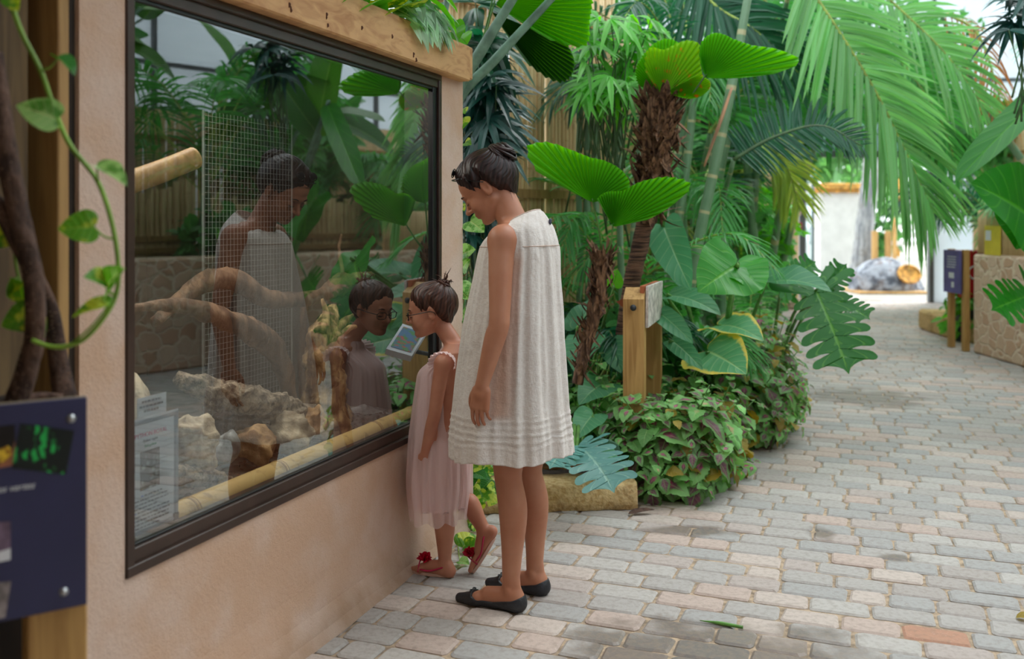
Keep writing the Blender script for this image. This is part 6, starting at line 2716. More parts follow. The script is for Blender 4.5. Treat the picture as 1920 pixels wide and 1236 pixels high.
fanleaf(r, (922, 22), 5.1, [(112, 150), (124, 184), (136, 182), (146, 120)], 'fan_dark', st_, nm=(.1, -.85, .4), cu=.1, pl=14)
fanleaf(r, (925, 0), 5.0, [(-90, 60), (-50, 120), (-10, 150), (30, 160)], 'fan', st_, cu=.2)
r = thing('traveller_plant', 'plant with two thick grey-green leaf stalks leaning up beside the pillar', 'plant', A(820, 412, 5.0) * (1, 1, 0))
for pts, rr in (([A(770, 420, 4.75), A(850, 190, 4.75), A(905, 90, 4.7), A(985, -40, 4.6)], [.034, .030, .028, .02]), ([A(780, 400, 4.85), A(852, 200, 4.85), A(930, 110, 4.8), A(1050, -20, 4.7)], [.030, .027, .024, .018]), ([A(760, 420, 4.9), A(820, 100, 4.9), A(835, 20, 4.9), A(846, -60, 4.9)], [.03, .02, .016, .014])):
    mb = MB()
    tube(mb, pts, rr, 24, 9)
    mb.build('leaf_stalk', L['stem_grey'], r)
    e = pts[-1]
    mb = MB()
    leaf1(mb, e, e + (.45, -.3, .75), (0, -.9, .3), T_BANANA, 1.3, 0, .5, .2, .5)
    mb.build('leaf', L['banana'], r)


# ------------------------------------------------------------------ lady palm foliage (dark, behind the woman)
def ladypalm(name, label, hubs, mat, ll, seed, tp=None, nf=9, stalk_from=None):
    rs = np.random.default_rng(seed)
    c = np.mean([h for h in hubs], axis=0)
    r = thing(name, label, 'palm', c * (1, 1, 0))
    ms = MB()
    for h in hubs:
        mb = MB()
        ax_ = nrm(np.array([rs.normal() * .5, rs.normal() * .4 - .3, rs.uniform(-.5, .5)]))
        nm = nrm(np.array([rs.normal() * .3, -.6, .8]))
        S_ = nrm(np.cross(ax_, nm))
        a = np.radians(np.linspace(-95, 95, nf) + rs.normal(0, 5, nf))
        F_ = ax_ * np.cos(a)[:, None] + S_ * np.sin(a)[:, None]
        scatter(mb, tp or T_BAMB, np.tile(h, (nf, 1)), F_, nm, ll * rs.uniform(.75, 1.1, nf), rs.uniform(.8, 1.1, nf), rs.uniform(.2, .6, nf), .25, rs.uniform(0, 1, nf), bend=.2)
        mb.build('leaf', L[mat], r)
        b = np.array([c[0] + rs.normal() * .05, c[1] + .1, max(0.2, h[2] - rs.uniform(.5, .9))])
        tube(ms, [b, (b + h) / 2 + rs.normal(size=3) * .04, h], [.007, .005, .003], 10, 5)
    ms.build('stems', L['rachis_dark'], r)
    return r


hb = [A(RNG.uniform(868, 938), RNG.uniform(120, 330), RNG.uniform(5.2, 5.6)) for _ in range(26)]
hb += [A(RNG.uniform(868, 905), RNG.uniform(330, 450), RNG.uniform(5.2, 5.5)) for _ in range(10)]
ladypalm('lady_palm', 'dark teal lady palm foliage filling the gap right of the pillar', hb, 'teal', .27, 1)
hb = [A(RNG.uniform(870, 930), RNG.uniform(0, 120), RNG.uniform(5.4, 5.8)) for _ in range(14)]
ladypalm('lady_palm', 'dark palm foliage above the beam end behind the grey-green stalks', hb, 'areca_dark', .34, 2)
hb = [A(RNG.uniform(1085, 1225), RNG.uniform(10, 190), RNG.uniform(5.6, 6.0)) for _ in range(42)]
ladypalm('bamboo_palm', 'bright bamboo palm leaves arching above the short fan palm', hb, 'bamb', .22, 3, nf=7)
hb = [A(RNG.uniform(1072, 1125), RNG.uniform(60, 200), RNG.uniform(6.0, 6.4)) for _ in range(14)]
ladypalm('bamboo_palm', 'darker bamboo palm tuft in front of the bamboo fence at the top', hb, 'areca_dark', .25, 4, nf=7)


# ------------------------------------------------------------------ canes and areca palms
def cane(r, pts, rr, sheath=None):
    mb = MB()
    tube(mb, pts, rr, 40, 10)
    mb.build('cane', L['cane'], r)
    if sheath:
        mb = MB()
        tube(mb, sheath, [.012, .020, .014], 14, 8, flat=.6)
        mb.build('sheath', L['sheath'], r)


r = thing('areca_palm', 'areca palm with the thick leaning green cane and tan sheath', 'palm', A(1285, 700, 6.3) * (1, 1, 0))
cane(r, [A(1265, 720, 6.3), A(1290, 560, 6.3), A(1312, 440, 6.3), A(1338, 320, 6.3), A(1370, 170, 6.3), A(1405, -20, 6.3)], [.040, .036, .036, .034, .033, .026], [A(1320, 312, 6.2), A(1350, 230, 6.18), A(1372, 165, 6.2)])
r = thing('areca_palm', 'areca palm with two slim pale canes left of the shaggy trunk', 'palm', A(1165, 700, 6.0) * (1, 1, 0))
cane(r, [A(1168, 600, 6.0), A(1162, 420, 6.0), A(1160, 250, 6.0), A(1158, 140, 6.0)], [.024, .020, .017, .014])
cane(r, [A(1180, 600, 6.1), A(1192, 380, 6.1), A(1204, 220, 6.1), A(1212, 120, 6.1)], [.026, .024, .022, .016])
r = thing('areca_palm', 'areca palm with three green canes right of the shaggy trunk', 'palm', A(1260, 700, 6.9) * (1, 1, 0))
cane(r, [A(1240, 650, 6.8), A(1265, 460, 6.8), A(1285, 330, 6.8), A(1300, 200, 6.8), A(1316, 90, 6.8)], [.036, .034, .030, .028, .02])
cane(r, [A(1262, 650, 7.2), A(1254, 480, 7.2), A(1270, 300, 7.2), A(1290, 160, 7.2)], [.034, .032, .028, .02])
cane(r, [A(1300, 650, 7.4), A(1330, 480, 7.4), A(1352, 330, 7.4), A(1380, 200, 7.4)], [.028, .026, .022, .018])
r = thing('areca_palm', 'areca palm stems in front of the bamboo fence behind the dress', 'palm', A(1090, 700, 6.4) * (1, 1, 0))
for px in (1082, 1098, 1114):
    cane(r, [A(px, 700, 6.4), A(px + 6, 480, 6.4), A(px + 2, 300, 6.4), A(px + 12, 120, 6.4)], [.024, .022, .02, .014])


def areca_clump(label, base, n, Lf, mat, seed, H=1.2, spread=1.0, ll=.34, aim=None, dens=30, minel=.5, lim=None):
    rs = np.random.default_rng(seed)
    base = np.asarray(base, float)
    r = thing('areca_palm', label, 'palm', base)
    for i in range(n):
        for _try in range(30):
            az = rs.uniform(0, 2 * PI) if aim is None else rs.normal(aim[0], aim[1])
            d = np.array([math.cos(az), math.sin(az), 0])
            h0 = base + UP * H * rs.uniform(.5, 1.1) + d * .06
            el = rs.uniform(minel, 1.35)
            Lr = Lf * rs.uniform(.75, 1.15)
            p1 = h0 + (d * math.cos(el) + UP * math.sin(el)) * Lr * .45
            p2 = p1 + (d * math.cos(el * .35) * spread + UP * math.sin(el * .35)) * Lr * .35
            p3 = p2 + (d * .8 * spread - UP * rs.uniform(.15, .7)) * Lr * .32
            # fronds over the walkway would be pruned: keep them inside the bed
            if base[0] > 5 or all((q_[0] + ll * .5) < .335 * q_[1] - .35 or (q_[1] < 6.6 and q_[0] < 1.6) for q_ in (p1, p2, p3)):
                break
        mb = MB()
        frond(mb, [h0, p1, p2, p3], ll * rs.uniform(.85, 1.15), dens, wd=1.05, droop=.45, rr=.008, start=.22)
        mb.build('frond', [L[mat], L['rachis']], r)
    mb = MB()
    for k in range(max(3, n // 3)):
        q = base + np.array([rs.normal() * .09, rs.normal() * .09, 0])
        tube(mb, [q, q + UP * H * .5 + rs.normal(size=3) * .02, q + UP * H * 1.05 + rs.normal(size=3) * (.06, .06, 0)], [.022, .018, .012], 12, 7)
    mb.build('canes', L['cane'], r)
    return r


def bx(px, Y):
    return A(px, 412, Y) * (1, 1, 0)


areca_clump('low dark areca palm in front of the bamboo fence right of the dress', bx(1105, 5.9), 8, .9, 'areca_dark', 21, .45, .9, .22)
areca_clump('areca palm between the short and the tall fan palm', bx(1165, 6.6), 11, 1.4, 'areca', 22, .9, .9, .28)
areca_clump('areca palm behind the lectern with feathery dark fronds', bx(1260, 6.6), 12, 1.2, 'areca', 23, .5, 1, .28)
areca_clump('areca palm behind the leaning cane with tall green fronds', bx(1330, 8.0), 14, 2.2, 'areca', 24, 1.6, .9, .40)
areca_clump('high areca palm with dark fronds at the top middle', bx(1300, 7.6), 12, 2.0, 'areca_dark', 25, 2.3, 1, .40)
areca_clump('areca palm left of the doorway with yellowish fronds', bx(1385, 9.4), 8, 1.1, 'areca_yellow', 26, 1.3, .9, .34)
areca_clump('areca palm beside the path with low feathery fronds', bx(1400, 7.6), 12, 1.2, 'areca', 27, .35, 1, .28)
areca_clump('tall areca palm far back beside the door wall', bx(1390, 11.0), 14, 1.8, 'areca', 28, 2.0, 1, .42)
areca_clump('dense areca palm against the fence at mid distance', bx(1200, 8.2), 14, 2.0, 'areca', 29, 1.4, 1, .4)
areca_clump('pale feathery areca palm low at the bed edge far along the path', bx(1440, 8.6), 9, 1.0, 'areca_pale', 30, .4, 1, .26)
areca_clump('areca palm at the foot of the tall fence behind the fan palms', bx(1100, 6.4), 6, .8, 'areca_dark', 31, .4, .6, .2)

bush('shrub', 'bright broad leaved shrub left of the doorway', 'shrub', (bx(1400, 10.5)[0], 10.5, 1.3), (.48, .6, .7), 800, .17, L['bamb'], stem=6)
bush('shrub', 'green shrub low between the areca palms left of the doorway', 'shrub', (bx(1408, 12.5)[0], 12.5, .8), (.42, .8, .7), 800, .2, L['bush'], stem=6)
bush('shrub', 'dense shrub in the middle of the bed behind the canes', 'shrub', (bx(1300, 9)[0], 9, .8), (.9, .7, .9), 800, .17, L['bush'], stem=6)
bush('shrub', 'leafy shrub low behind the lectern and the trunks', 'shrub', (bx(1180, 6.3)[0], 6.3, .45), (.7, .4, .5), 700, .13, L['bush'], stem=6)
bush('shrub', 'tall dark leafy shrub behind the high areca fronds', 'shrub', (bx(1280, 10)[0], 10, 3.0), (1.3, .9, 1.2), 1500, .2, L['bush'], stem=6)
bush('climber', 'leafy green climber hanging beside the top left corner of the doorway', 'climber', A(1488, 268, 15.5), (.40, .3, .62), 800, .16, L['bush'])
bush('climber', 'mass of foliage above the doorway behind the big hanging frond', 'climber', A(1600, 110, 14.5), (1.9, .5, .95), 1700, .2, L['bush'])
bush('climber', 'green foliage along the far wall right of the doorway top', 'climber', A(1810, 250, 14.8), (1.0, .5, .55), 1000, .2, L['bush'])

# the large fronds hanging over the path
def bigfrond(label, pts, ll, n, mat, up, base=None, droop=.3, wd=1.2, ang=55, endang=20, rm='rachis', lift=.1, rr=.016):
    b = np.asarray(base if base is not None else bx(1400, 9.5), float)
    r = thing('palm_tree', label, 'palm', b)
    mb = MB()
    frond(mb, pts, ll, n, up=up, wd=wd, droop=droop, ang=ang, endang=endang, rr=rr, lift=lift, start=.06)
    mb.build('frond', [L[mat], L[rm]], r)
    mb = MB()
    tube(mb, [b, b * .4 + np.asarray(pts[0]) * .6 + (0, .4, .2), pts[0]], [.05, .03, rr], 20, 8)
    mb.build('stem', L['cane'], r)
    return r


bigfrond('palm whose long pale frond hangs down over the path in front of the doorway', [A(1490, -60, 6.8), A(1560, 40, 6.8), A(1640, 170, 6.9), A(1705, 300, 7.0), A(1750, 400, 7.1)], .72, 62, 'areca_pale', (.15, -.9, .45), wd=.95, droop=.25, ang=52, endang=22)
bigfrond('palm whose feathery frond crosses the top right in front of the white wall', [A(1600, -60, 7.6), A(1700, 30, 7.7), A(1780, 110, 7.8), A(1850, 210, 7.9)], .62, 44, 'areca_pale', (.1, -.9, .45), wd=.85, droop=.2, base=bx(1420, 10))
bigfrond('palm with a dark arching frond above the doorway', [A(1375, 300, 6.5), A(1450, 258, 6.5), A(1540, 236, 6.5), A(1618, 275, 6.5)], .30, 50, 'areca_dark', (0, -.75, .6), wd=1.1, droop=.1, rm='rachis_dark', base=bx(1365, 7.0), ang=70, endang=45)
bigfrond('palm with a yellowish hanging frond left of the doorway', [A(1400, 262, 8.6), A(1440, 270, 8.6), A(1478, 320, 8.6), A(1500, 395, 8.6)], .42, 34, 'areca_yellow', (-.2, -.8, .5), wd=1.0, droop=.3, base=bx(1390, 8.8))
bigfrond('palm with a dark green frond spreading at the top centre', [A(1330, 250, 7.4), A(1390, 170, 7.4), A(1450, 110, 7.4), A(1520, 90, 7.4)], .62, 40, 'areca', (.1, -.85, .4), wd=1.1, droop=.25, base=bx(1330, 7.7))
bigfrond('palm with a dark frond hanging high behind the lime fan leaf', [A(1280, -60, 7.0), A(1340, 10, 7.0), A(1420, 60, 7.0), A(1500, 140, 7.0)], .62, 40, 'areca_dark', (.1, -.85, .4), wd=1.1, droop=.3, base=bx(1300, 7.4))
bigfrond('palm with a green frond filling the gap left of the long pale one', [A(1400, -50, 7.8), A(1460, 40, 7.8), A(1530, 130, 7.8), A(1580, 240, 7.8)], .62, 44, 'areca', (.1, -.85, .4), wd=1.1, droop=.3, base=bx(1440, 8.4))
bigfrond('palm with a frond curving over the right part of the path', [A(1640, 60, 8.6), A(1700, 130, 8.6), A(1760, 220, 8.7), A(1800, 330, 8.8)], .6, 40, 'areca', (.1, -.9, .4), wd=.9, droop=.3, base=bx(1430, 10.6))
bigfrond('withered palm frond with orange tips at the upper right', [A(1760, 20, 8.4), A(1830, 60, 8.4), A(1865, 150, 8.4), A(1885, 235, 8.4)], .3, 22, 'dead', (.1, -.9, .4), wd=1.0, droop=.9, base=np.array([5.6, 8.8, .6]))

# right planting
bigleaf_plant('banana_plant', 'banana plant whose long leaf points down-left at the right edge', 'plant', (5.7, 7.6, .6), [
    (A(2010, 130, 7.2), A(1790, 343, 6.7), (-.45, -.7, .5), T_BANANA, 'alo_deep', .5, .25, .2),
    (A(2080, 200, 7.4), A(1990, -60, 7.4), (-.4, -.8, .3), T_BANANA, 'banana', 1.1, .25, .4),
    (A(2080, 200, 7.4), A(2220, 0, 7.0), (-.4, -.8, .3), T_BANANA, 'banana_dark', 1.1, .25, .6),
], sr=.035, stemmat='stem_grey')
bigleaf_plant('elephant_ear_plant', 'elephant ear plant with a big glossy leaf reaching in at the right edge', 'plant', (4.95, 7.0, 1.0), [
    (A(1945, 418, 6.4), A(1820, 343, 6.1), (.15, -.85, .4), T_ALO, 'alo_deep', 1.25, .12, .3),
    (A(1930, 385, 6.4), A(1905, 468, 6.2), (-.2, -.9, .3), T_ALO, 'alo_deep', 1.5, .12, .3),
    (A(1935, 552, 6.4), A(1858, 582, 6.2), (.05, -.8, .5), T_PHIL, 'alo_deep', 1.1, .12, .3),
], sr=.014)
areca_clump('palm behind the purple sign with narrow hanging leaves', (5.5, 10.8, .2), 12, 1.5, 'areca_dark', 41, 1.1, .8, .42)
areca_clump('palm rising behind the bamboo screen at the right', (6.2, 10.2, .5), 12, 1.7, 'areca', 42, 1.0, .9, .45)
areca_clump('palm far right beside the greenhouse wall', (6.6, 12.5, .2), 11, 2.0, 'areca_pale', 43, 1.3, 1, .5)
bush('shrub', 'small bright plant in the kerb corner behind the purple sign legs', 'shrub', (5.15, 11.0, .32), (.22, .2, .22), 140, .12, L['bamb'])
hb = [A(RNG.uniform(1885, 1990), RNG.uniform(-30, 60), RNG.uniform(5.6, 6.0)) for _ in range(12)]
ladypalm('lady_palm', 'dark palm leaf tuft hanging in the top right corner', hb, 'teal', .26, 9)
# ------------------------------------------------------------------ the planting mirrored in the glass (right of and behind the view)
def P3(x, y, z):
    return np.array([x, y, z], float)


def banana(label, base, n, seed, h=1.4, Lf=1.3, mat='banana_dark', face=None):
    rs = np.random.default_rng(seed)
    base = np.asarray(base, float)
    r = thing('banana_plant', label, 'plant', base)
    mb = MB()
    tube(mb, [base, base + UP * h * .6, base + UP * h], [.07, .055, .04], 16, 10)
    mb.build('trunk', L['stem_grey'], r)
    for i in range(n):
        a = 2 * PI * i / n + rs.uniform(-.4, .4)
        d = np.array([math.cos(a), math.sin(a), 0])
        b = base + UP * h + d * .05
        e = b + d * Lf * rs.uniform(.18, .3) + UP * Lf * rs.uniform(.25, .45)
        tip = e + d * Lf * rs.uniform(.3, .75) + UP * Lf * rs.uniform(-.35, .7)
        mb = MB()
        tube(mb, [b - UP * .2, (b + e) / 2 + UP * .05, e], [.024, .018, .013], 8, 6)
        leaf1(mb, e, tip, UP * .7 - d * .6 + (-.5, 0, 0), T_BANANA, rs.uniform(1.0, 1.3), 1, rs.uniform(.2, .8), .25, .7)
        mb.build('leaf', [L['stem_grey'], L[mat if rs.random() < .6 else 'banana']], r)
    return r


banana('banana plant with broad dark leaves, mirrored at the upper left of the glass', P3(5.7, 4.2, .6), 12, 1, 1.8, 1.5)
banana('banana plant with tall pale stalk, mirrored in the upper middle of the glass', P3(5.9, 5.3, .6), 12, 2, 2.1, 1.5)
banana('banana plant with drooping torn leaves, mirrored right of the woman reflection', P3(5.6, 7.6, .6), 10, 3, 1.5, 1.4)
banana('banana plant behind the others against the bamboo fence, mirrored high in the glass', P3(6.8, 6.2, .6), 12, 4, 2.6, 1.6)
banana('banana plant nearest the camera side, mirrored along the left glass edge', P3(5.8, 3.2, .6), 12, 5, 1.9, 1.5)
banana('tall banana plant with lifted leaves, mirrored along the top of the glass', P3(6.4, 4.8, .6), 13, 6, 2.9, 1.6)
areca_clump('areca palm with long fronds, mirrored in the right half of the glass', P3(5.4, 6.6, .6), 14, 2.0, 'areca', 61, 1.5, 1, .45)
areca_clump('areca palm with feathery fronds, mirrored near the top left of the glass', P3(6.5, 3.6, .6), 14, 2.2, 'areca_dark', 62, 2.2, 1, .5)
areca_clump('areca palm mirrored beside the right window frame', P3(6.6, 8.4, .6), 11, 1.6, 'areca', 63, .9, 1, .4)
bush('shrub', 'broad leaved shrub on the stone planter, mirrored low left in the glass', 'shrub', (5.4, 4.9, 1.3), (.4, .7, .5), 260, .22, L['bush'], stem=5)
bush('shrub', 'green shrub on the stone planter, mirrored low right in the glass', 'shrub', (5.5, 6.9, 1.1), (.4, .6, .4), 260, .2, L['bush'], stem=5)
r = thing('planter_pot', 'blue-black pot on the path side, mirrored behind the woman in the glass', 'pot', P3(4.45, 6.35, 0))
mb = MB()
tube(mb, [(4.45, 6.35, 0), (4.45, 6.35, .3), (4.45, 6.35, .62)], [.17, .2, .23], 12, 28)
mb.build('pot', M['pot'], r)
mb = MB()
for i in range(9):
    a = i * .7
    b = P3(4.45, 6.35, .6)
    d = np.array([math.cos(a), math.sin(a), 0])
    leaf1(mb, b + d * .06 + UP * .15, b + d * .22 + UP * (.62 + .06 * (i % 3)), -d + UP * .3, T_LONG, 1.7, 0, .5, .2, .5)
mb.build('foliage', L['bamb'], r)

for i, (x, y, z, lab) in enumerate(((7.0, 2.2, 2.9, 'tall leafy tree by the bamboo fence, mirrored at the far left of the glass top'), (7.1, 5.6, 3.1, 'tall leafy tree by the bamboo fence, mirrored above the woman reflection'), (7.0, 8.8, 2.7, 'leafy tree by the bamboo fence, mirrored near the right end of the glass top'))):
    bush('leafy_tree', lab, 'tree', (x, y, z), (.7, 1.0, .8), 420, .3, L['bush'], stem=5)
# unseen roof slabs added to shade the near path and the glass case
mb = MB()
box(mb, -4.5, 3.2, -3.0, 1.35, 3.05, 3.12)
wbox(mb, .0, 4.3, -4.2, -1.15, 2.95, 3.02)
struct('added_shade_roof', mb, M['poly_solid'] if 'poly_solid' in M else M['whitewall'])
mb = MB()
box(mb, -6, 9, -3.1, -3.0, 0, 3.1)
struct('wall_near', mb, M['plank_dark'])

# ------------------------------------------------------------------ woody stems and pothos at the left edge
r = thing('woody_plant', 'plant with dark knobbly bare stems rising behind the navy board', 'plant', at(60, 760, 1.95))


def lenticels(mb, pts, rads, n, seed):
    rs = np.random.default_rng(seed)
    P = cr(pts, 120)
    R = np.interp(np.linspace(0, 1, 120), np.linspace(0, 1, len(rads)), rads)
    for _ in range(n):
        i = rs.integers(0, 120)
        a = rs.uniform(PI, 2 * PI)
        d = np.array([math.cos(a), math.sin(a), 0])
        blob(mb, P[i] + d * R[i] * .99, (.0022, .0012, .0009), 2)


st1 = [A(28, 765, 1.88), A(52, 690, 1.88), A(66, 620, 1.88), A(62, 520, 1.88), A(42, 430, 1.88), A(20, 330, 1.88), A(2, 220, 1.88), A(-14, 100, 1.88)]
st2 = [A(122, 745, 1.98), A(112, 690, 1.98), A(96, 590, 1.97), A(70, 520, 1.94), A(50, 470, 1.92)]
st3 = [A(66, 520, 1.89), A(34, 450, 1.89), A(6, 400, 1.89), A(-30, 360, 1.89)]
for pts, rr, sd_ in ((st1, [.024, .020, .0195, .0195, .020, .021, .021, .020], 1), (st2, [.024, .020, .017, .013, .009], 2), (st3, [.017, .019, .019, .018], 3)):
    mb = MB()
    tube(mb, pts, rr, 60, 14, bumpy=.10)
    o = mb.build('stem', M['bark'], r)
    mb = MB()
    lenticels(mb, pts, rr, 170, sd_)
    k = mb.build('bark_specks', simple('pale_lenticel', (150, 120, 100), .8, .1), r)
    k.parent = o
    k['kind'] = 'stuff'
mb = MB()
tube(mb, [A(40, 752, 1.90), A(75, 742, 1.93), A(115, 745, 1.96)], [.008, .007, .009], 14, 7, bumpy=.2)
mb.build('root', M['bark'], r)


def vine(name, label, pts, rr, leaves, mat='pothos', Ybase=None, stem='stem_lime', tp=T_HEART):
    r = thing(name, label, 'vine', pts[0])
    mb = MB()
    tube(mb, pts, rr, 70, 8, bumpy=.05)
    mb.build('stem', L[stem], r)
    for lv in leaves:
        (s0, b, t_, U, wd, m, fold, bend) = lv
        mb = MB()
        leaf1(mb, b, t_, U, tp, wd, 0, RNG.uniform(.3, .8), fold, bend, wave=.04)
        o = mb.build('leaf', L[m or mat], r)
        mb = MB()
        s0, b = np.asarray(s0, float), np.asarray(b, float)
        mid = (s0 + b) / 2 + (0, 0, -.006)
        tube(mb, [s0, mid, b], [.0026, .002, .0016], 10, 6)
        k = mb.build('leaf_stalk', L[stem], r)
        k.parent = o
    return r


Yv = 1.80
q = lambda x, y, d=0: A(x, y, Yv + d)
vine('pothos_vine', 'green pothos vine with variegated leaves looping over the left wall corner',
     [q(12, -20), q(40, 60), q(75, 130), q(100, 200), q(130, 270), q(180, 335), q(205, 400), q(219, 470), q(221, 535), q(205, 580), q(165, 630), q(130, 648), q(95, 650), q(60, 638)], [.0052, .005, .0045, .0045, .004], [
         (q(80, 130), q(108, 110, -.02), q(140, 143, -.03), (.5, -.3, .9), 1.0, 'phil', .5, .7),
         (q(113, 240), q(104, 222, -.03), q(30, 198, -.05), (0, -.9, .4), 1.1, 'pothos_pale', .15, .4),
         (q(184, 342), q(182, 312, -.03), q(238, 350, -.06), (.1, -.3, .95), .75, 'pothos_pale', .4, .6),
         (q(212, 448), q(176, 425, -.03), q(108, 430, -.05), (0, -.95, .3), 1.25, 'pothos', .12, .35),
         (q(215, 555), q(197, 525, -.02), q(156, 520, -.06), (.1, -.85, .5), 1.15, 'pothos', .3, .5),
         (q(216, 550), q(200, 540, -.02), q(235, 503, -.05), (-.1, -.85, .5), 1.1, 'pothos_pale', .3, .5),
         (q(140, 640), q(205, 570, -.02), q(135, 596, -.05), (.1, -.4, .9), .8, 'pothos', .4, .4),
         (q(20, 20), q(18, -8, -.02), q(34, 22, -.03), (0, -.9, .3), 1.1, 'pothos', .2, .3),
     ])
vine('pothos_vine', 'pothos leaves between the dark woody stems at the left edge',
     [q(0, 396, .12), q(12, 402, .12), q(24, 420, .12), q(30, 500, .14), q(50, 570, .14), q(60, 620, .14)], [.003, .003, .0025], [
         (q(30, 520, .14), q(36, 536, .12), q(48, 570, .10), (-.3, -.8, .3), 1.3, 'pothos', .3, .5),
         (q(30, 520, .14), q(32, 545, .12), q(20, 520, .10), (.3, -.8, .3), 1.3, 'pothos', .3, .5),
         (q(55, 610, .14), q(62, 590, .10), q(2, 612, .08), (0, -.95, .3), 1.3, 'pothos', .2, .3),
         (q(58, 620, .14), q(70, 600, .10), q(84, 632, .08), (0, -.95, .3), 1.0, 'pothos', .2, .3),
         (q(10, 402, .12), q(-16, 440, .10), q(18, 462, .08), (0, -.95, .3), 1.2, 'pothos', .2, .3),
     ])

# pothos on the far side of the pillar and on the ground
Yp = 4.45
q = lambda x, y, d=0: A(x, y, Yp + d)
lvs = []
for (x, y, x2, y2) in ((866, 222, 862, 246), (868, 205, 872, 214), (872, 268, 884, 272), (862, 388, 872, 396), (882, 415, 908, 436), (868, 476, 892, 468), (868, 502, 882, 486), (866, 548, 880, 562), (884, 532, 876, 556), (866, 588, 884, 606), (860, 600, 874, 628), (872, 625, 866, 650), (884, 575, 892, 592)):
    lvs.append((q(856, y + 14, .05), q(x, y), q(x2, y2, -.03), (-.1, -.85, .5), 1.5, 'pothos_pale' if y > 400 else 'pothos', .25, .5))
vine('pothos_vine', 'lime pothos vine climbing the far side of the pale pillar', [q(851, 985, .06), q(852, 700, .06), q(856, 560, .06), q(857, 420, .06), q(858, 250, .06), q(862, 180, .06)], [.004, .0035, .003], lvs)

rs = np.random.default_rng(5)
lvs = []
for i in range(58):
    x, y = rs.uniform(858, 935), rs.uniform(845, 1010)
    if y > 940:
        x = rs.uniform(842, 900)
    g_ = A(x, y, rs.uniform(4.30, 4.50))
    g_[2] = max(g_[2], .02)
    a = rs.uniform(0, 6.28)
    e = g_ + np.array([math.cos(a) * .05, -.03, math.sin(a) * .04 - .02])
    e[2] = max(e[2], .01)
    lvs.append((g_ + (0, .06, .01), g_, e, (rs.normal() * .3, -.8, .6), 1.35, 'pothos' if rs.random() < .6 else 'phil', .2, .4))
vine('pothos_vine', 'pothos leaves tumbling over the kerb between the girl and the woman', [A(930, 850, 4.5), A(900, 900, 4.45), A(880, 950, 4.4), A(862, 990, 4.35)], [.005, .004, .004], lvs)
g0 = [gnd(842, 990) + UP * .01, gnd(858, 1012) + UP * .008, gnd(876, 1040) + UP * .008]
vine('pothos_vine', 'yellow-green pothos tip trailing on the bricks by the girl\'s back foot', g0, [.004, .004, .003], [
    (g0[2], g0[2] + UP * .02, gnd(905, 1040) + UP * .04, (0, -.8, .6), 1.4, 'pothos', .3, .8),
    (g0[2], gnd(868, 1040) + UP * .03, gnd(896, 1030) + UP * .055, (0, -.7, .7), 1.4, 'pothos', .3, .8),
    (g0[1], gnd(862, 1058) + UP * .012, gnd(880, 1062) + UP * .006, (0, -.3, .9), 1.4, 'pothos_pale', .3, .4)])
mb = MB()
tube(mb, [gnd(1012, 930) + (0, .12, .13), gnd(1050, 915) + (0, .15, .15), gnd(1075, 895) + (0, .15, .19)], [.006, .005, .004], 12, 7)
o = mb.build('fallen_stalk', L['stem_lime'])
setp(o, 'lime green leaf stalk lying on the sandstone kerb', 'stalk')

# greenery on the timber beam
Yb = None
def ob(px, py, n=-1.80, z=None):
    return onn(px, py, n)
lvs = []
for (x, y, x2, y2) in ((640, 4, 660, 14), (672, 0, 690, 12), (700, 8, 728, 26), (716, 16, 700, 2), (690, 14, 672, 22), (742, 22, 720, 30), (850, 48, 872, 62), (862, 70, 876, 84), (846, 60, 858, 78), (760, 10, 790, 26), (776, 28, 796, 40), (730, 0, 752, 6), (655, -8, 640, 6)):
    lvs.append((ob(x, y + 6, -1.86), ob(x, y, -1.76), ob(x2, y2, -1.70), (-.1, -.75, .65), 1.45, 'pothos' if x > 700 and x < 840 else 'fan', .25, .5))
vine('pothos_vine', 'lime green pothos leaves spilling over the top of the timber beam', [ob(630, -20, -1.86), ob(690, 10, -1.84), ob(760, 40, -1.84), ob(850, 70, -1.84)], [.004, .004, .003], lvs)
r = thing('striped_plant', 'arching plant with narrow pale striped leaves on the end of the beam', 'plant', ob(800, 60, -1.82))
mb = MB()
rs = np.random.default_rng(8)
for i in range(46):
    b = ob(rs.uniform(730, 790), rs.uniform(-10, 20), -1.80)
    e = ob(rs.uniform(790, 862), rs.uniform(40, 105), -1.66)
    leaf1(mb, b, e, (0, -.5, .9), T_LANCE, 1.5, 0, rs.uniform(0, 1), .3, 1.1)
mb.build('leaves', leafmat('striped_leaf', (170, 206, 170), (232, 240, 220), trans=.35, nv=0), r)
mb = MB()
for i in range(8):
    b = ob(rs.uniform(735, 780), rs.uniform(-20, 20), -1.80)
    e = ob(rs.uniform(790, 866), rs.uniform(20, 100), -1.68)
    leaf1(mb, b, e, (0, -.5, .9), T_LANCE, 1.9, 0, rs.uniform(0, 1), .3, 1.2)
mb.build('green_leaves', L['fan'], r)
mb = MB()
leaf1(mb, ob(745, 18, -1.74), ob(800, 60, -1.68), (0, -.7, .7), T_ALO, 1.3, 0, .3, .2, .5)
leaf1(mb, ob(738, 0, -1.74), ob(785, 30, -1.68), (0, -.7, .7), T_ALO, 1.3, 0, .3, .2, .5)
mb.build('broad_leaves', L['pothos_pale'], r)

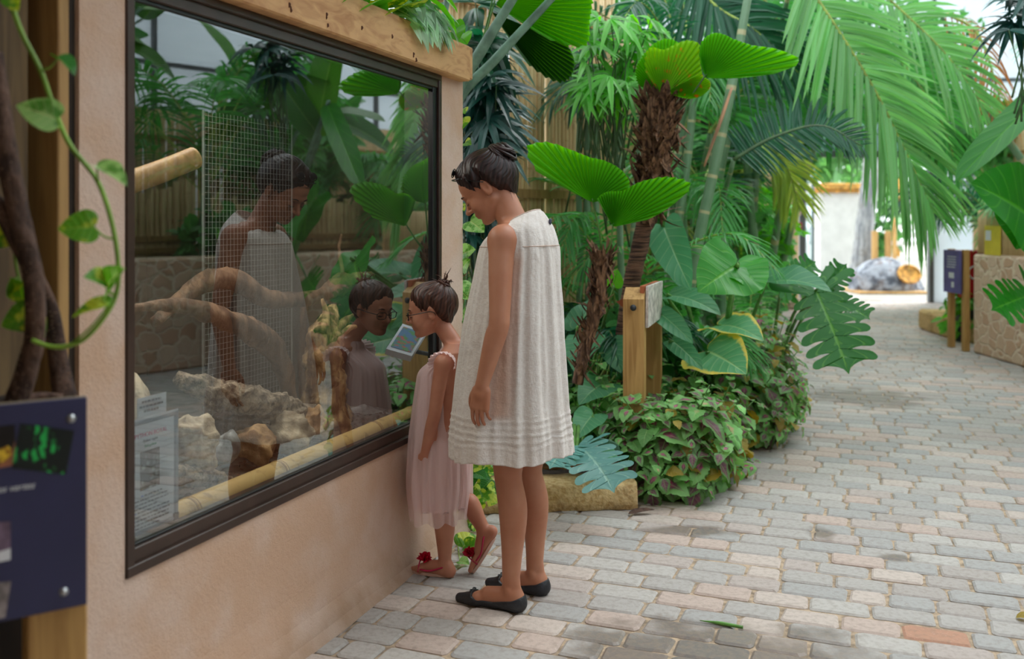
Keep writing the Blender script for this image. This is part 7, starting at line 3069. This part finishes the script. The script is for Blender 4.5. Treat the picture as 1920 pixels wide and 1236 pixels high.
# ------------------------------------------------------------------ litter on the bricks
def litter(label, px, py, ln, ang, mat, name='fallen_leaf', wd=1.0, bend=.8, tp=None):
    g_ = gnd(px, py) + UP * .004
    mb = MB()
    d = np.array([math.cos(ang), math.sin(ang), .12])
    leaf1(mb, g_, g_ + d * ln, (0, -.2, 1), tp or T_OVAL, wd, 0, .5, .3, bend)
    o = mb.build(name, L[mat] if mat in L else M[mat])
    return setp(o, label, 'leaf')


litter('dry curled pale leaf against the foot of the stucco wall', 782, 1030, .09, .3, 'dead', wd=1.6)
litter('small dry leaf lying by the kerb block corner under the coleus', 1178, 966, .13, .12, 'bark', wd=.55, bend=.4)
litter('tiny dark leaf scrap on the bricks close to the wall', 690, 1106, .04, .2, 'cole_rust')
litter('dark twig-like scrap on the bricks near the bottom of the wall', 600, 1188, .05, .3, 'cole_rust')
litter('brown leaf scrap at the right edge of the path', 1905, 1160, .07, -.5, 'cole_rust')
mb = MB()
tube(mb, [gnd(1312, 1166) + UP * .004, gnd(1350, 1172) + UP * .006, gnd(1393, 1180) + UP * .006], [.001, .0065, .006], 12, 8)
o = mb.build('green_leaf_stalk', L['stem'])
setp(o, 'short green leaf stalk lying on the damp bricks at the bottom', 'stalk')

# repeats of one kind share a group phrase
GROUPS = {'areca_palm': 'areca palms in the planting beds', 'coleus_shrub': 'coleus shrubs along the bed edge', 'fan_palm': 'fan palms with pleated leaves',
          'pothos_vine': 'pothos vines on the wall and beam', 'rock': 'rocks in the glass case', 'driftwood_branch': 'driftwood branches in the glass case',
          'banana_plant': 'banana plants of the right planting', 'bamboo_fence': 'bamboo pole fences', 'lady_palm': 'lady palms with dark foliage',
          'bamboo_palm': 'bamboo palms at the top of the bed', 'palm_tree': 'palms with large arching fronds', 'elephant_ear_plant': 'elephant ear plants',
          'philodendron': 'split leaf philodendrons', 'fallen_leaf': 'leaves fallen on the bricks', 'garden_tree': 'trees outside the doorway',
          'leafy_tree': 'leafy trees by the greenhouse side', 'shrub': 'shrubs between the palms', 'climber': 'climbers by the doorway', 'timber_post': 'timber posts among the canes'}
for o in list(SC.objects):
    k = o.name.split('.')[0]
    if o.parent is None and k in GROUPS and 'category' in o and 'group' not in o:
        o['group'] = GROUPS[k]
